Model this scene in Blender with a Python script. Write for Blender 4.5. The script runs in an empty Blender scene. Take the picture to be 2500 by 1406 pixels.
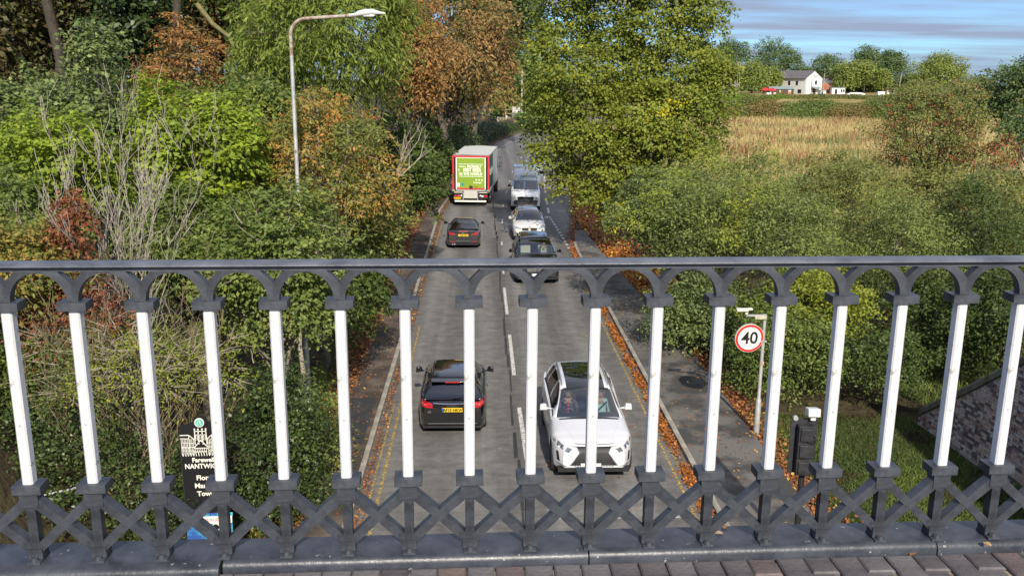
import bpy, bmesh, math, random
import numpy as np
from mathutils import Vector, Matrix, noise as mnoise
from mathutils.bvhtree import BVHTree

SC = bpy.context.scene
COL = SC.collection
rad = math.radians

# ------------------------------------------------------------------ camera
EYE = Vector((0, 0, 9.1))
CA = Vector((0.99942, -0.03311, 0.00777)).normalized()      # camera right
CC = Vector((0.03431, 0.97184, -0.23316)).normalized()      # camera forward
CB = CC.cross(CA).normalized()
CA = CB.cross(CC).normalized()                               # CB points down
FPX = 2200.0
cam_d = bpy.data.cameras.new('camera')
cam = bpy.data.objects.new('camera', cam_d)
COL.objects.link(cam)
m3 = Matrix((CA, -CB, -CC)).transposed()
cam.matrix_world = Matrix.Translation(EYE) @ m3.to_4x4()
cam_d.sensor_width = 36.0
cam_d.lens = 36.0 * FPX / 2500.0
cam_d.clip_start = 0.05
cam_d.clip_end = 6000
SC.camera = cam


def at(px, py, Y):
    """a point of the place, Y metres down the road, seen at photo pixel px, py"""
    v = CA * ((px - 1250) / FPX) + CB * ((py - 703) / FPX) + CC
    return EYE + v * (Y / v.y)


def ground_at(px, py, z=0.0):
    v = CA * ((px - 1250) / FPX) + CB * ((py - 703) / FPX) + CC
    return EYE + v * ((z - EYE.z) / v.z)


# ------------------------------------------------------------------ light
SUN_AZ = rad(174)      # clockwise from +Y (down the road), so behind the camera and to the right
SUN_EL = rad(33)
W = bpy.data.worlds.new('World')
SC.world = W
W.use_nodes = True
wn, wl = W.node_tree.nodes, W.node_tree.links
wn.clear()
w_out = wn.new('ShaderNodeOutputWorld')
w_bg = wn.new('ShaderNodeBackground')
w_bg.inputs['Strength'].default_value = 0.15
sky = wn.new('ShaderNodeTexSky')
sky.sky_type = 'NISHITA'
sky.sun_disc = False
sky.sun_elevation = SUN_EL
sky.sun_rotation = SUN_AZ
sky.altitude = 50
sky.air_density = 1.0
sky.dust_density = 0.6
sky.ozone_density = 2.0
tc = wn.new('ShaderNodeTexCoord')
sep = wn.new('ShaderNodeSeparateXYZ')
wl.new(tc.outputs['Generated'], sep.inputs[0])
# clouds lie on a plane high above: direction.xy / (direction.z + small)
zadd = wn.new('ShaderNodeMath'); zadd.operation = 'ADD'; zadd.inputs[1].default_value = 0.035
zmax = wn.new('ShaderNodeMath'); zmax.operation = 'MAXIMUM'; zmax.inputs[1].default_value = 0.0
wl.new(sep.outputs['Z'], zmax.inputs[0]); wl.new(zmax.outputs[0], zadd.inputs[0])
dx = wn.new('ShaderNodeMath'); dx.operation = 'DIVIDE'
dy = wn.new('ShaderNodeMath'); dy.operation = 'DIVIDE'
wl.new(sep.outputs['X'], dx.inputs[0]); wl.new(zadd.outputs[0], dx.inputs[1])
wl.new(sep.outputs['Y'], dy.inputs[0]); wl.new(zadd.outputs[0], dy.inputs[1])
cmb = wn.new('ShaderNodeCombineXYZ')
wl.new(dx.outputs[0], cmb.inputs[0]); wl.new(dy.outputs[0], cmb.inputs[1])
mp = wn.new('ShaderNodeMapping'); mp.inputs['Scale'].default_value = (0.20, 0.36, 1)
mp.inputs['Location'].default_value = (3.1, 1.4, 0)
wl.new(cmb.outputs[0], mp.inputs[0])
cn = wn.new('ShaderNodeTexNoise'); cn.inputs['Scale'].default_value = 1.0
cn.inputs['Detail'].default_value = 6; cn.inputs['Roughness'].default_value = 0.55
wl.new(mp.outputs[0], cn.inputs['Vector'])
cr = wn.new('ShaderNodeValToRGB')
cr.color_ramp.elements[0].position = 0.37; cr.color_ramp.elements[0].color = (0, 0, 0, 1)
cr.color_ramp.elements[1].position = 0.60; cr.color_ramp.elements[1].color = (1, 1, 1, 1)
wl.new(cn.outputs['Fac'], cr.inputs[0])
tint = wn.new('ShaderNodeMix'); tint.data_type = 'RGBA'; tint.blend_type = 'MULTIPLY'
tint.inputs['Factor'].default_value = 1.0
tint.inputs['B'].default_value = (0.27, 0.44, 0.72, 1)
wl.new(sky.outputs[0], tint.inputs['A'])
cm = wn.new('ShaderNodeMix'); cm.data_type = 'RGBA'
cm.inputs['B'].default_value = (1.10, 1.30, 1.95, 1)
# cloud seen edge-on near the horizon is shaded and bluish, out of view overhead it is whitened to add fill
cz = wn.new('ShaderNodeMapRange'); cz.inputs['From Min'].default_value = 0.12; cz.inputs['From Max'].default_value = 0.6
wl.new(sep.outputs['Z'], cz.inputs['Value'])
cc = wn.new('ShaderNodeMix'); cc.data_type = 'RGBA'
cc.inputs['A'].default_value = (1.36, 1.66, 2.30, 1); cc.inputs['B'].default_value = (4.0, 3.9, 3.8, 1)
wl.new(cz.outputs[0], cc.inputs['Factor']); wl.new(cc.outputs['Result'], cm.inputs['B'])
wl.new(cr.outputs[0], cm.inputs['Factor'])
wl.new(tint.outputs['Result'], cm.inputs['A'])
wl.new(cm.outputs['Result'], w_bg.inputs['Color'])
wl.new(w_bg.outputs[0], w_out.inputs[0])

sun_d = bpy.data.lights.new('sun', 'SUN')
sun_d.energy = 3.5
sun_d.angle = rad(0.6)
sun_d.color = (1.0, 0.91, 0.77)
sun = bpy.data.objects.new('sun', sun_d)
COL.objects.link(sun)
sdir = Vector((math.sin(SUN_AZ) * math.cos(SUN_EL), math.cos(SUN_AZ) * math.cos(SUN_EL), math.sin(SUN_EL)))
sun.rotation_euler = sdir.to_track_quat('Z', 'Y').to_euler()
sun.location = (20, -30, 40)

vs = SC.view_settings
vs.view_transform = 'Standard'
vs.look = 'None'
vs.gamma = 1
vs.use_curve_mapping = False
vs.exposure = 0.80
SC.cycles.max_bounces = 6
SC.cycles.transparent_max_bounces = 12
SC.cycles.diffuse_bounces = 3
SC.cycles.glossy_bounces = 2
SC.cycles.caustics_reflective = False
SC.cycles.caustics_refractive = False


# ------------------------------------------------------------------ materials
def newmat(name):
    m = bpy.data.materials.new(name)
    m.use_nodes = True
    return m, m.node_tree.nodes, m.node_tree.links, m.node_tree.nodes['Principled BSDF']


MATS = {}
LEAFB = 2.05
LEAFW = (1.14, 1.06, 0.82)
LEAFS = 0.97


def mat(name, c, rough=0.6, metal=0.0, var=0.25, vscale=6.0, c2=None, bump=0.0, bscale=60.0, coat=0.0, spec=0.5,
        detail=5.0, stretch=None, ramp=(0.35, 0.65)):
    if name in MATS:
        return MATS[name]
    m, n, l, b = newmat(name)
    b.inputs['Roughness'].default_value = rough
    b.inputs['Metallic'].default_value = metal
    b.inputs['Coat Weight'].default_value = coat
    b.inputs['Coat Roughness'].default_value = 0.03
    b.inputs['Specular IOR Level'].default_value = spec
    t = n.new('ShaderNodeTexCoord')
    src = t.outputs['Object']
    if stretch:
        mpn = n.new('ShaderNodeMapping')
        mpn.inputs['Scale'].default_value = stretch
        l.new(src, mpn.inputs[0])
        src = mpn.outputs[0]
    nz = n.new('ShaderNodeTexNoise')
    nz.inputs['Scale'].default_value = vscale
    nz.inputs['Detail'].default_value = detail
    nz.inputs['Roughness'].default_value = 0.6
    l.new(src, nz.inputs['Vector'])
    r = n.new('ShaderNodeValToRGB')
    if c2 is None:
        c2 = tuple(min(1, x * (1 + var)) for x in c)
        c1 = tuple(x * (1 - var) for x in c)
    else:
        c1 = c
    r.color_ramp.elements[0].position = ramp[0]
    r.color_ramp.elements[1].position = ramp[1]
    r.color_ramp.elements[0].color = (*c1, 1)
    r.color_ramp.elements[1].color = (*c2, 1)
    l.new(nz.outputs['Fac'], r.inputs[0])
    l.new(r.outputs[0], b.inputs['Base Color'])
    if bump > 0:
        nb = n.new('ShaderNodeTexNoise')
        nb.inputs['Scale'].default_value = bscale
        nb.inputs['Detail'].default_value = 3
        l.new(src, nb.inputs['Vector'])
        bp = n.new('ShaderNodeBump')
        bp.inputs['Strength'].default_value = bump
        bp.inputs['Distance'].default_value = 0.02
        l.new(nb.outputs['Fac'], bp.inputs['Height'])
        l.new(bp.outputs[0], b.inputs['Normal'])
    MATS[name] = m
    return m


def leafmat(name, cols, trans=0.35, rough=0.55, patch=None):
    """cols: colour stops along the per-leaf value; patch: (colour, low, high, scale) larger areas of another colour"""
    if name in MATS:
        return MATS[name]
    m, n, l, b = newmat(name)
    a = n.new('ShaderNodeAttribute')
    a.attribute_name = 'v'
    r = n.new('ShaderNodeValToRGB')
    els = r.color_ramp.elements
    while len(els) < len(cols):
        els.new(0.5)
    for e, (p, c) in zip(els, cols):
        e.position = p
    for e, (p, c) in zip(els, cols):
        e.color = (*[min(.6, q * LEAFB * w_) for q, w_ in zip(c, LEAFW)], 1)
    l.new(a.outputs['Fac'], r.inputs[0])
    colr = r.outputs[0]
    if patch:
        t = n.new('ShaderNodeTexCoord')
        nz = n.new('ShaderNodeTexNoise')
        nz.inputs['Scale'].default_value = patch[3]
        nz.inputs['Detail'].default_value = 2
        l.new(t.outputs['Object'], nz.inputs['Vector'])
        mr = n.new('ShaderNodeMapRange')
        mr.inputs['From Min'].default_value = patch[1]
        mr.inputs['From Max'].default_value = patch[2]
        l.new(nz.outputs['Fac'], mr.inputs['Value'])
        mx = n.new('ShaderNodeMix')
        mx.data_type = 'RGBA'
        l.new(mr.outputs[0], mx.inputs['Factor'])
        l.new(colr, mx.inputs['A'])
        mx.inputs['B'].default_value = (*[min(.6, q * LEAFB * w_) for q, w_ in zip(patch[0], LEAFW)], 1)
        colr = mx.outputs['Result']
    l.new(colr, b.inputs['Base Color'])
    b.inputs['Roughness'].default_value = rough
    b.inputs['Specular IOR Level'].default_value = 0.35
    tr = n.new('ShaderNodeBsdfTranslucent')
    l.new(colr, tr.inputs['Color'])
    ms = n.new('ShaderNodeMixShader')
    ms.inputs[0].default_value = trans
    l.new(b.outputs[0], ms.inputs[1])
    l.new(tr.outputs[0], ms.inputs[2])
    l.new(ms.outputs[0], n['Material Output'].inputs[0])
    MATS[name] = m
    return m


def glassmat(name, tint=(0.5, 0.55, 0.55), refl=0.12):
    if name in MATS:
        return MATS[name]
    m, n, l, b = newmat(name)
    n.remove(b)
    tr = n.new('ShaderNodeBsdfTransparent')
    tr.inputs['Color'].default_value = (*tint, 1)
    gl = n.new('ShaderNodeBsdfGlossy')
    gl.inputs['Roughness'].default_value = 0.02
    gl.inputs['Color'].default_value = (0.95, 0.97, 1, 1)
    lw = n.new('ShaderNodeFresnel')
    lw.inputs['IOR'].default_value = 1.5
    ad = n.new('ShaderNodeMath')
    ad.operation = 'ADD'
    ad.inputs[1].default_value = refl
    l.new(lw.outputs[0], ad.inputs[0])
    ms = n.new('ShaderNodeMixShader')
    l.new(ad.outputs[0], ms.inputs[0])
    l.new(tr.outputs[0], ms.inputs[1])
    l.new(gl.outputs[0], ms.inputs[2])
    l.new(ms.outputs[0], n['Material Output'].inputs[0])
    MATS[name] = m
    return m


# ------------------------------------------------------------------ objects
def tag(o, label=None, cat=None, group=None, kind=None):
    if label: o['label'] = label
    if cat: o['category'] = cat
    if group: o['group'] = group
    if kind: o['kind'] = kind
    return o


def empty(name, loc=(0, 0, 0), rz=0.0, label=None, cat=None, group=None):
    o = bpy.data.objects.new(name, None)
    o.empty_display_size = 0.3
    o.location = loc
    o.rotation_euler = (0, 0, rz)
    COL.objects.link(o)
    return tag(o, label, cat, group)


def linkmesh(name, me, parent=None, loc=(0, 0, 0), rot=None, scale=None):
    o = bpy.data.objects.new(name, me)
    COL.objects.link(o)
    o.location = loc
    if rot: o.rotation_euler = rot
    if scale: o.scale = scale
    if parent: o.parent = parent
    return o


class MB:
    """collects shapes; build() links them as one mesh object"""
    def __init__(s):
        s.v = []; s.f = []; s.m = []

    def add(s, vs_, fs, mi=0):
        k = len(s.v)
        s.v += [tuple(p) for p in vs_]
        s.f += [tuple(i + k for i in f) for f in fs]
        s.m += [mi] * len(fs)
        return s

    def box(s, c, d, rot=None, mi=0, taper=1.0):
        x, y, z = d[0] / 2, d[1] / 2, d[2] / 2
        t = taper
        P = [(-x, -y, -z), (x, -y, -z), (x, y, -z), (-x, y, -z), (-x * t, -y * t, z), (x * t, -y * t, z), (x * t, y * t, z), (-x * t, y * t, z)]
        R = rot if isinstance(rot, Matrix) else (Matrix.Rotation(rot, 3, 'Z') if rot else None)
        P = [(R @ Vector(p)) if R else Vector(p) for p in P]
        c = Vector(c)
        s.add([p + c for p in P], [(0, 3, 2, 1), (4, 5, 6, 7), (0, 1, 5, 4), (1, 2, 6, 5), (2, 3, 7, 6), (3, 0, 4, 7)], mi)
        return s

    def bar(s, a, b, w, h=None, mi=0, upv=(0, 0, 1)):
        a = Vector(a); b = Vector(b); h = h or w
        d = b - a; L = d.length; d.normalize()
        x = d.cross(Vector(upv))
        if x.length < 1e-4: x = d.cross(Vector((0, 1, 0)))
        x.normalize(); z = x.cross(d)
        R = Matrix((x, d, z)).transposed()
        return s.box((a + b) / 2, (w, L, h), R, mi)

    def tube(s, pts, rs, n=8, mi=0, cap=True):
        pts = [Vector(p) for p in pts]
        if not hasattr(rs, '__len__'): rs = [rs] * len(pts)
        k = len(s.v)
        px = None
        for i, p in enumerate(pts):
            d = (pts[min(i + 1, len(pts) - 1)] - pts[max(i - 1, 0)])
            if d.length < 1e-9: d = Vector((0, 0, 1))
            d.normalize()
            if px is None:
                px = d.orthogonal().normalized()
            px = (px - d * px.dot(d))
            if px.length < 1e-5: px = d.orthogonal()
            px.normalize()
            py = d.cross(px)
            for j in range(n):
                t = 2 * math.pi * j / n
                s.v.append(tuple(p + (px * math.cos(t) + py * math.sin(t)) * rs[i]))
        for i in range(len(pts) - 1):
            for j in range(n):
                a = k + i * n + j; b = k + i * n + (j + 1) % n
                s.f.append((a, b, b + n, a + n)); s.m.append(mi)
        if cap:
            s.f.append(tuple(k + j for j in range(n - 1, -1, -1))); s.m.append(mi)
            e = k + (len(pts) - 1) * n
            s.f.append(tuple(e + j for j in range(n))); s.m.append(mi)
        return s

    def prism(s, poly, y0, y1, mi=0, plane='xz'):
        n = len(poly)
        def P(a, b, y):
            return (a, y, b) if plane == 'xz' else ((a, b, y) if plane == 'xy' else (y, a, b))
        vs_ = [P(a, b, y0) for a, b in poly] + [P(a, b, y1) for a, b in poly]
        fs = [tuple(range(n)), tuple(range(2 * n - 1, n - 1, -1))]
        fs += [(i, i + n, (i + 1) % n + n, (i + 1) % n) for i in range(n)]
        return s.add(vs_, fs, mi)

    def lathe(s, prof, n=20, axis='z', c=(0, 0, 0), mi=0):
        k = len(s.v); c = Vector(c)
        for r_, h in prof:
            for j in range(n):
                t = 2 * math.pi * j / n
                p = (r_ * math.cos(t), r_ * math.sin(t), h)
                if axis == 'x': p = (p[2], p[0], p[1])
                if axis == 'y': p = (p[0], p[2], p[1])
                s.v.append(tuple(Vector(p) + c))
        for i in range(len(prof) - 1):
            for j in range(n):
                a = k + i * n + j; b = k + i * n + (j + 1) % n
                s.f.append((a, b, b + n, a + n)); s.m.append(mi)
        for q in (0, len(prof) - 1):
            s.f.append(tuple(k + q * n + j for j in range(n))); s.m.append(mi)
        return s

    def mesh(s, name, mats, smooth=None, fix=True):
        me = bpy.data.meshes.new(name)
        me.from_pydata(s.v, [], s.f)
        if not isinstance(mats, (list, tuple)): mats = [mats]
        for m in mats: me.materials.append(m)
        if len(mats) > 1: me.polygons.foreach_set('material_index', s.m)
        if fix:
            bm = bmesh.new(); bm.from_mesh(me)
            bmesh.ops.recalc_face_normals(bm, faces=bm.faces)
            bm.to_mesh(me); bm.free()
        if smooth is not None:
            me.shade_smooth()
            me.set_sharp_from_angle(angle=rad(smooth))
        me.update()
        return me

    def build(s, name, mats, parent=None, loc=(0, 0, 0), rot=None, smooth=None, bevel=None, fix=True):
        me = s.mesh(name, mats, smooth, fix)
        o = linkmesh(name, me, parent, loc, rot)
        if bevel:
            md = o.modifiers.new('bevel', 'BEVEL')
            md.width = bevel; md.segments = 2; md.limit_method = 'ANGLE'; md.angle_limit = rad(40)
            me.shade_smooth(); me.set_sharp_from_angle(angle=rad(45))
        return o


def copy_tree(o, parent=None):
    c = o.copy()
    COL.objects.link(c)
    if parent: c.parent = parent
    for ch in list(o.children):
        copy_tree(ch, c)
    return c


def text(name, s, size, m, parent, loc, rot, align='CENTER', bold=0.0, extrude=0.002, sx=1.0):
    cu = bpy.data.curves.new(name, 'FONT')
    cu.body = s; cu.size = size; cu.align_x = align; cu.align_y = 'CENTER'
    cu.offset = bold; cu.extrude = extrude; cu.resolution_u = 3
    cu.materials.append(m)
    tmp = bpy.data.objects.new(name, cu)
    COL.objects.link(tmp)
    me = bpy.data.meshes.new_from_object(tmp.evaluated_get(bpy.context.evaluated_depsgraph_get()))
    bpy.data.objects.remove(tmp)
    o = bpy.data.objects.new(name, me)
    COL.objects.link(o)
    o.location = loc; o.rotation_euler = rot; o.scale = (sx, 1, 1)
    if parent: o.parent = parent
    return o


def fastmesh(name, V, n_per, m, attr=None, smooth=False):
    """V: (N*n_per, 3) vertices of N separate n_per-gons"""
    N = len(V) // n_per
    me = bpy.data.meshes.new(name)
    me.vertices.add(N * n_per)
    me.vertices.foreach_set('co', V.astype(np.float32).ravel())
    me.loops.add(N * n_per)
    me.loops.foreach_set('vertex_index', np.arange(N * n_per, dtype=np.int32))
    me.polygons.add(N)
    me.polygons.foreach_set('loop_start', np.arange(0, N * n_per, n_per, dtype=np.int32))
    try:
        me.polygons.foreach_set('loop_total', np.full(N, n_per, dtype=np.int32))
    except Exception:
        pass
    me.materials.append(m)
    if attr is not None:
        a = me.attributes.new('v', 'FLOAT', 'FACE')
        a.data.foreach_set('value', attr.astype(np.float32))
    me.update()
    me.validate()
    return me


def unit(a):
    return a / (np.linalg.norm(a, axis=-1, keepdims=True) + 1e-9)


def leaves(rng, C, D, per, size, spread, wid=0.6, up=0.6, droop=0.25, twig=0.5, vc=None, jit=0.45, flat=1.0):
    """kite leaves set along short twigs. C centres, D twig directions -> vertices, per-leaf value"""
    N = len(C)
    n = N * per
    t = rng.random((N, per))
    Cc = np.repeat(C, per, 0)
    Dd = np.repeat(D, per, 0)
    tt = t.reshape(-1, 1)
    side = unit(np.cross(Dd, [0, 0, 1.0]) + 1e-4)
    upv = unit(np.cross(side, Dd))
    o1 = rng.normal(0, 1, (n, 1)); o2 = rng.normal(0, 1, (n, 1))
    P = Cc + Dd * (tt - 0.35) * twig + (side * o1 + upv * o2 * 0.45 * flat) * spread
    P[:, 2] -= (tt[:, 0] ** 2) * droop * twig
    nrm = unit(np.array([0, 0, up]) + 0.75 * Dd + rng.normal(0, jit + .18, (n, 3)))
    ld = Dd * 0.6 + side * np.sign(o1) * 0.8 + np.array([0, 0, -droop]) + rng.normal(0, 0.35, (n, 3))
    ld = unit(ld - nrm * np.sum(ld * nrm, 1, keepdims=True))
    lw = np.cross(nrm, ld)
    s = size * (0.5 + 0.85 * rng.random((n, 1)) ** 1.3) * LEAFS
    V = np.empty((n, 4, 3))
    V[:, 0] = P
    V[:, 1] = P + ld * s * 0.45 + lw * s * wid * 0.5
    V[:, 2] = P + ld * s - nrm * s * 0.15
    V[:, 3] = P + ld * s * 0.5 - lw * s * wid * 0.5
    if vc is None: vc = rng.random(N)
    v = 0.55 * np.repeat(vc, per) + 0.45 * rng.random(n)
    return V.reshape(-1, 3), v


def lobes_clusters(rng, lobes, n, cam_side=0.4, zmin=-0.75, inner=0.15):
    L = np.array([l[:3] for l in lobes], float)
    R = np.array([l[3:6] if len(l) > 4 else (l[3],) * 3 for l in lobes], float)
    wgt = (R.prod(1)) ** (2 / 3)
    k = rng.choice(len(L), size=int(n * 3.2), p=wgt / wgt.sum())
    d = unit(rng.normal(0, 1, (len(k), 3)))
    rr = np.where(rng.random(len(k)) < inner, 0.30 + 0.45 * rng.random(len(k)), 0.74 + 0.30 * rng.random(len(k)))
    # hollows and bulges over the lobe, and single shoots that stick out of it
    R0 = R.mean(); ph = rng.random((3, 3)) * 6.28; Q = (L[k] + d * R[k]) / R0
    nz = sum(np.sin(Q[:, a] * f + ph[a, b] + 1.7 * np.sin(Q[:, (a + 1) % 3] * f * .8 + ph[b, a])) for a in range(3) for b, f in enumerate((3.1, 5.3, 9.0))) / 3.0
    rr = rr * (1 + .15 * nz)
    shoot = rng.random(len(k)) < .10
    rr = np.where(shoot & (d[:, 2] > -.3), rr * (1.10 + .38 * rng.random(len(k))), rr)
    hole = (nz < -.38) & (rng.random(len(k)) < .88)
    P = L[k] + d * R[k] * rr[:, None]
    toc = unit(np.array([0, 0, 9.1]) - P)
    face = (d * toc).sum(1)
    keep = ~hole & (d[:, 2] > zmin) & (rng.random(len(k)) < np.where(face > -0.25, 1.0, cam_side))
    for j in range(len(L)):                       # leave out what lies deep inside another lobe
        q = (((P - L[j]) / R[j]) ** 2).sum(1)
        keep &= ~((q < 0.5) & (k != j) & (rng.random(len(k)) < 0.85))
    idx = np.nonzero(keep)[0][:n]
    return P[idx], unit(d[idx] * R[k[idx]].mean(1, keepdims=True) ** 0 + np.array([0, 0, 0.1])), k[idx]

# ================================================================== THE GROUND
def lerp(a, b, t): return a + (b - a) * t
def sstep(a, b, x):
    t = np.clip((x - a) / (b - a), 0, 1)
    return t * t * (3 - 2 * t)

WALL = [(12.3, 4.0, 7.0, 0), (12.2, 12.9, 7.0, 0), (12.1, 18.6, 2.95, 0), (11.95, 20.4, 1.6, 0), (11.7, 22.4, 0.15, 0)]
WY = [w[1] for w in WALL]
def wall_x(y): return np.interp(y, WY, [w[0] for w in WALL])
def wall_top(y): return np.interp(y, [-60, 2, 4] + WY[1:] + [24, 27], [7.2, 7.2, 7.0, 7.0, 2.95, 1.6, 0.15, 0.1, 0.0])
def left_top(y): return np.interp(y, [-60, 2, 4, 11, 14.7, 17.7, 21.3, 23, 26], [7.2, 7.2, 7.0, 5.6, 4.2, 2.5, 0.35, 0.1, 0.0])
def wall_base(y): return np.interp(y, WY, [w[3] for w in WALL])
def left_edge(y): return np.interp(y, [-10, 60, 63, 84, 117, 146, 165, 185, 215, 260], [-2.7, -2.7, -2.5, -1.0, 2.06, 7.8, 13, 21, 38, 80])
def right_edge(y): return np.interp(y, [-10, 38, 46, 50, 54, 65, 80, 84, 117, 146, 165, 185, 215, 260], [4.97, 4.97, 4.95, 5.1, 5.6, 6.7, 7.9, 8.2, 10.5, 16.5, 22, 31, 50, 92])
def left_walk(y): return left_edge(y) - 1.15
def right_walk(y): return np.interp(y, [-10, 30, 37, 45, 53], [7.0, 7.0, 6.65, 6.25, 6.0])

def height(x, y):
    x = np.asarray(x, float); y = np.asarray(y, float)
    top = wall_top(y)
    base = 0.25 * sstep(16, 8, y)
    xw = wall_x(np.clip(y, 4, 22.4)) + 0.35
    hr = np.where(x > xw, top, base * sstep(7.2, 9.0, x))
    hr = np.where(y > 27, 0.0, hr)
    bank = left_top(y) * sstep(-6.0, -10.5, x)
    h = np.where(x > 0, hr, bank)
    # the field lies a little higher further on, then the land falls away
    far = 1.3 * sstep(120, 340, y) * sstep(20, 60, x)
    fall = -np.clip((np.hypot(x, y) - 470) / 110.0, 0, None) * 0.9
    n = 0.10 * np.sin(x * 0.9 + 1.3 * np.cos(y * 0.31)) + 0.08 * np.sin(y * 0.7 + x * 0.35)
    n = n * sstep(7.6, 11, np.abs(x - 0.6)) * (y > 3)
    n = np.where(y > 60, n * 0.0 + 0.12 * np.sin(x * 0.13) * sstep(20, 30, x), n)
    r = h + far + fall + n
    road = (x > left_edge(y) - 1.6) & (x < right_edge(y) + 2.2)
    return np.where(road & (y > 4), 0.0, r)

def make_ground():
    xs = np.concatenate([[-3000, -1500, -700, -350, -180, -110, -70, -50], np.arange(-40, 40.01, 0.8), np.arange(44, 140, 6), [160, 200, 260, 350, 500, 800, 1500, 3000]])
    ys = np.concatenate([[-1500, -500, -150, -60, -20, -5], np.arange(0, 30, 0.8), np.arange(30, 120, 2.5), np.arange(120, 300, 10), [330, 370, 420, 480, 560, 700, 900, 1300, 2000, 3500]])
    X, Y = np.meshgrid(xs, ys)
    Z = height(X, Y) - 0.006
    nx, ny = len(xs), len(ys)
    V = np.stack([X, Y, Z], -1).reshape(-1, 3)
    F = [(j * nx + i, j * nx + i + 1, (j + 1) * nx + i + 1, (j + 1) * nx + i) for j in range(ny - 1) for i in range(nx - 1)]
    me = bpy.data.meshes.new('ground')
    me.from_pydata(V.tolist(), [], F)
    me.shade_smooth()
    m, n, l, b = newmat('ground')
    b.inputs['Roughness'].default_value = 0.95
    b.inputs['Specular IOR Level'].default_value = 0.15
    t = n.new('ShaderNodeTexCoord')
    def noise(sc, det=5):
        q = n.new('ShaderNodeTexNoise'); q.inputs['Scale'].default_value = sc; q.inputs['Detail'].default_value = det
        l.new(t.outputs['Object'], q.inputs['Vector']); return q.outputs['Fac']
    def ramp(f, a, ca, b_, cb_):
        r = n.new('ShaderNodeValToRGB'); e = r.color_ramp.elements
        e[0].position = a; e[0].color = (*ca, 1); e[1].position = b_; e[1].color = (*cb_, 1)
        l.new(f, r.inputs[0]); return r.outputs[0]
    soil = ramp(noise(2.2, 7), 0.35, (0.035, 0.026, 0.018), 0.62, (0.085, 0.07, 0.035))
    straw = ramp(noise(0.12, 6), 0.42, (0.36, 0.25, 0.11), 0.62, (0.20, 0.20, 0.06))
    sx = n.new('ShaderNodeSeparateXYZ'); l.new(t.outputs['Object'], sx.inputs[0])
    mr = n.new('ShaderNodeMapRange'); mr.inputs['From Min'].default_value = 55; mr.inputs['From Max'].default_value = 80
    l.new(sx.outputs['Y'], mr.inputs['Value'])
    mr2 = n.new('ShaderNodeMapRange'); mr2.inputs['From Min'].default_value = 14; mr2.inputs['From Max'].default_value = 24
    l.new(sx.outputs['X'], mr2.inputs['Value'])
    mu = n.new('ShaderNodeMath'); mu.operation = 'MULTIPLY'; l.new(mr.outputs[0], mu.inputs[0]); l.new(mr2.outputs[0], mu.inputs[1])
    mx = n.new('ShaderNodeMix'); mx.data_type = 'RGBA'
    l.new(mu.outputs[0], mx.inputs['Factor']); l.new(soil, mx.inputs['A']); l.new(straw, mx.inputs['B'])
    # the green grass in front of the wing wall
    def rng_(src, a, b_):
        q = n.new('ShaderNodeMapRange'); q.inputs['From Min'].default_value = a; q.inputs['From Max'].default_value = b_
        l.new(src, q.inputs['Value']); return q.outputs[0]
    g1 = rng_(sx.outputs['X'], 7.0, 7.6); g2 = rng_(sx.outputs['Y'], 23, 19.5)
    gm = n.new('ShaderNodeMath'); gm.operation = 'MULTIPLY'; l.new(g1, gm.inputs[0]); l.new(g2, gm.inputs[1])
    mx2 = n.new('ShaderNodeMix'); mx2.data_type = 'RGBA'
    l.new(gm.outputs[0], mx2.inputs['Factor']); l.new(mx.outputs['Result'], mx2.inputs['A'])
    l.new(ramp(noise(3, 6), 0.4, (0.030, 0.045, 0.014), 0.6, (0.055, 0.085, 0.022)), mx2.inputs['B'])
    l.new(mx2.outputs['Result'], b.inputs['Base Color'])
    bp = n.new('ShaderNodeBump'); bp.inputs['Strength'].default_value = 0.6; bp.inputs['Distance'].default_value = 0.08
    l.new(noise(9, 6), bp.inputs['Height']); l.new(bp.outputs[0], b.inputs['Normal'])
    me.materials.append(m)
    o = linkmesh('ground', me)
    tag(o, kind='structure')
make_ground()

YR = np.concatenate([[-12, -6, 0], np.arange(4, 150, 3.0), np.arange(150, 262, 5)])
def strip(name, fa, fb, z, m, ys=YR, nx=1, jit=0):
    vs_, fs = [], []
    for y in ys:
        a, b = float(fa(y)), float(fb(y))
        for i in range(nx + 1):
            vs_.append((a + (b - a) * i / nx, float(y), z))
    for j in range(len(ys) - 1):
        for i in range(nx):
            k = j * (nx + 1) + i
            fs.append((k, k + 1, k + nx + 2, k + nx + 1))
    me = bpy.data.meshes.new(name); me.from_pydata(vs_, [], fs); me.materials.append(m)
    return linkmesh(name, me)

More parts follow.
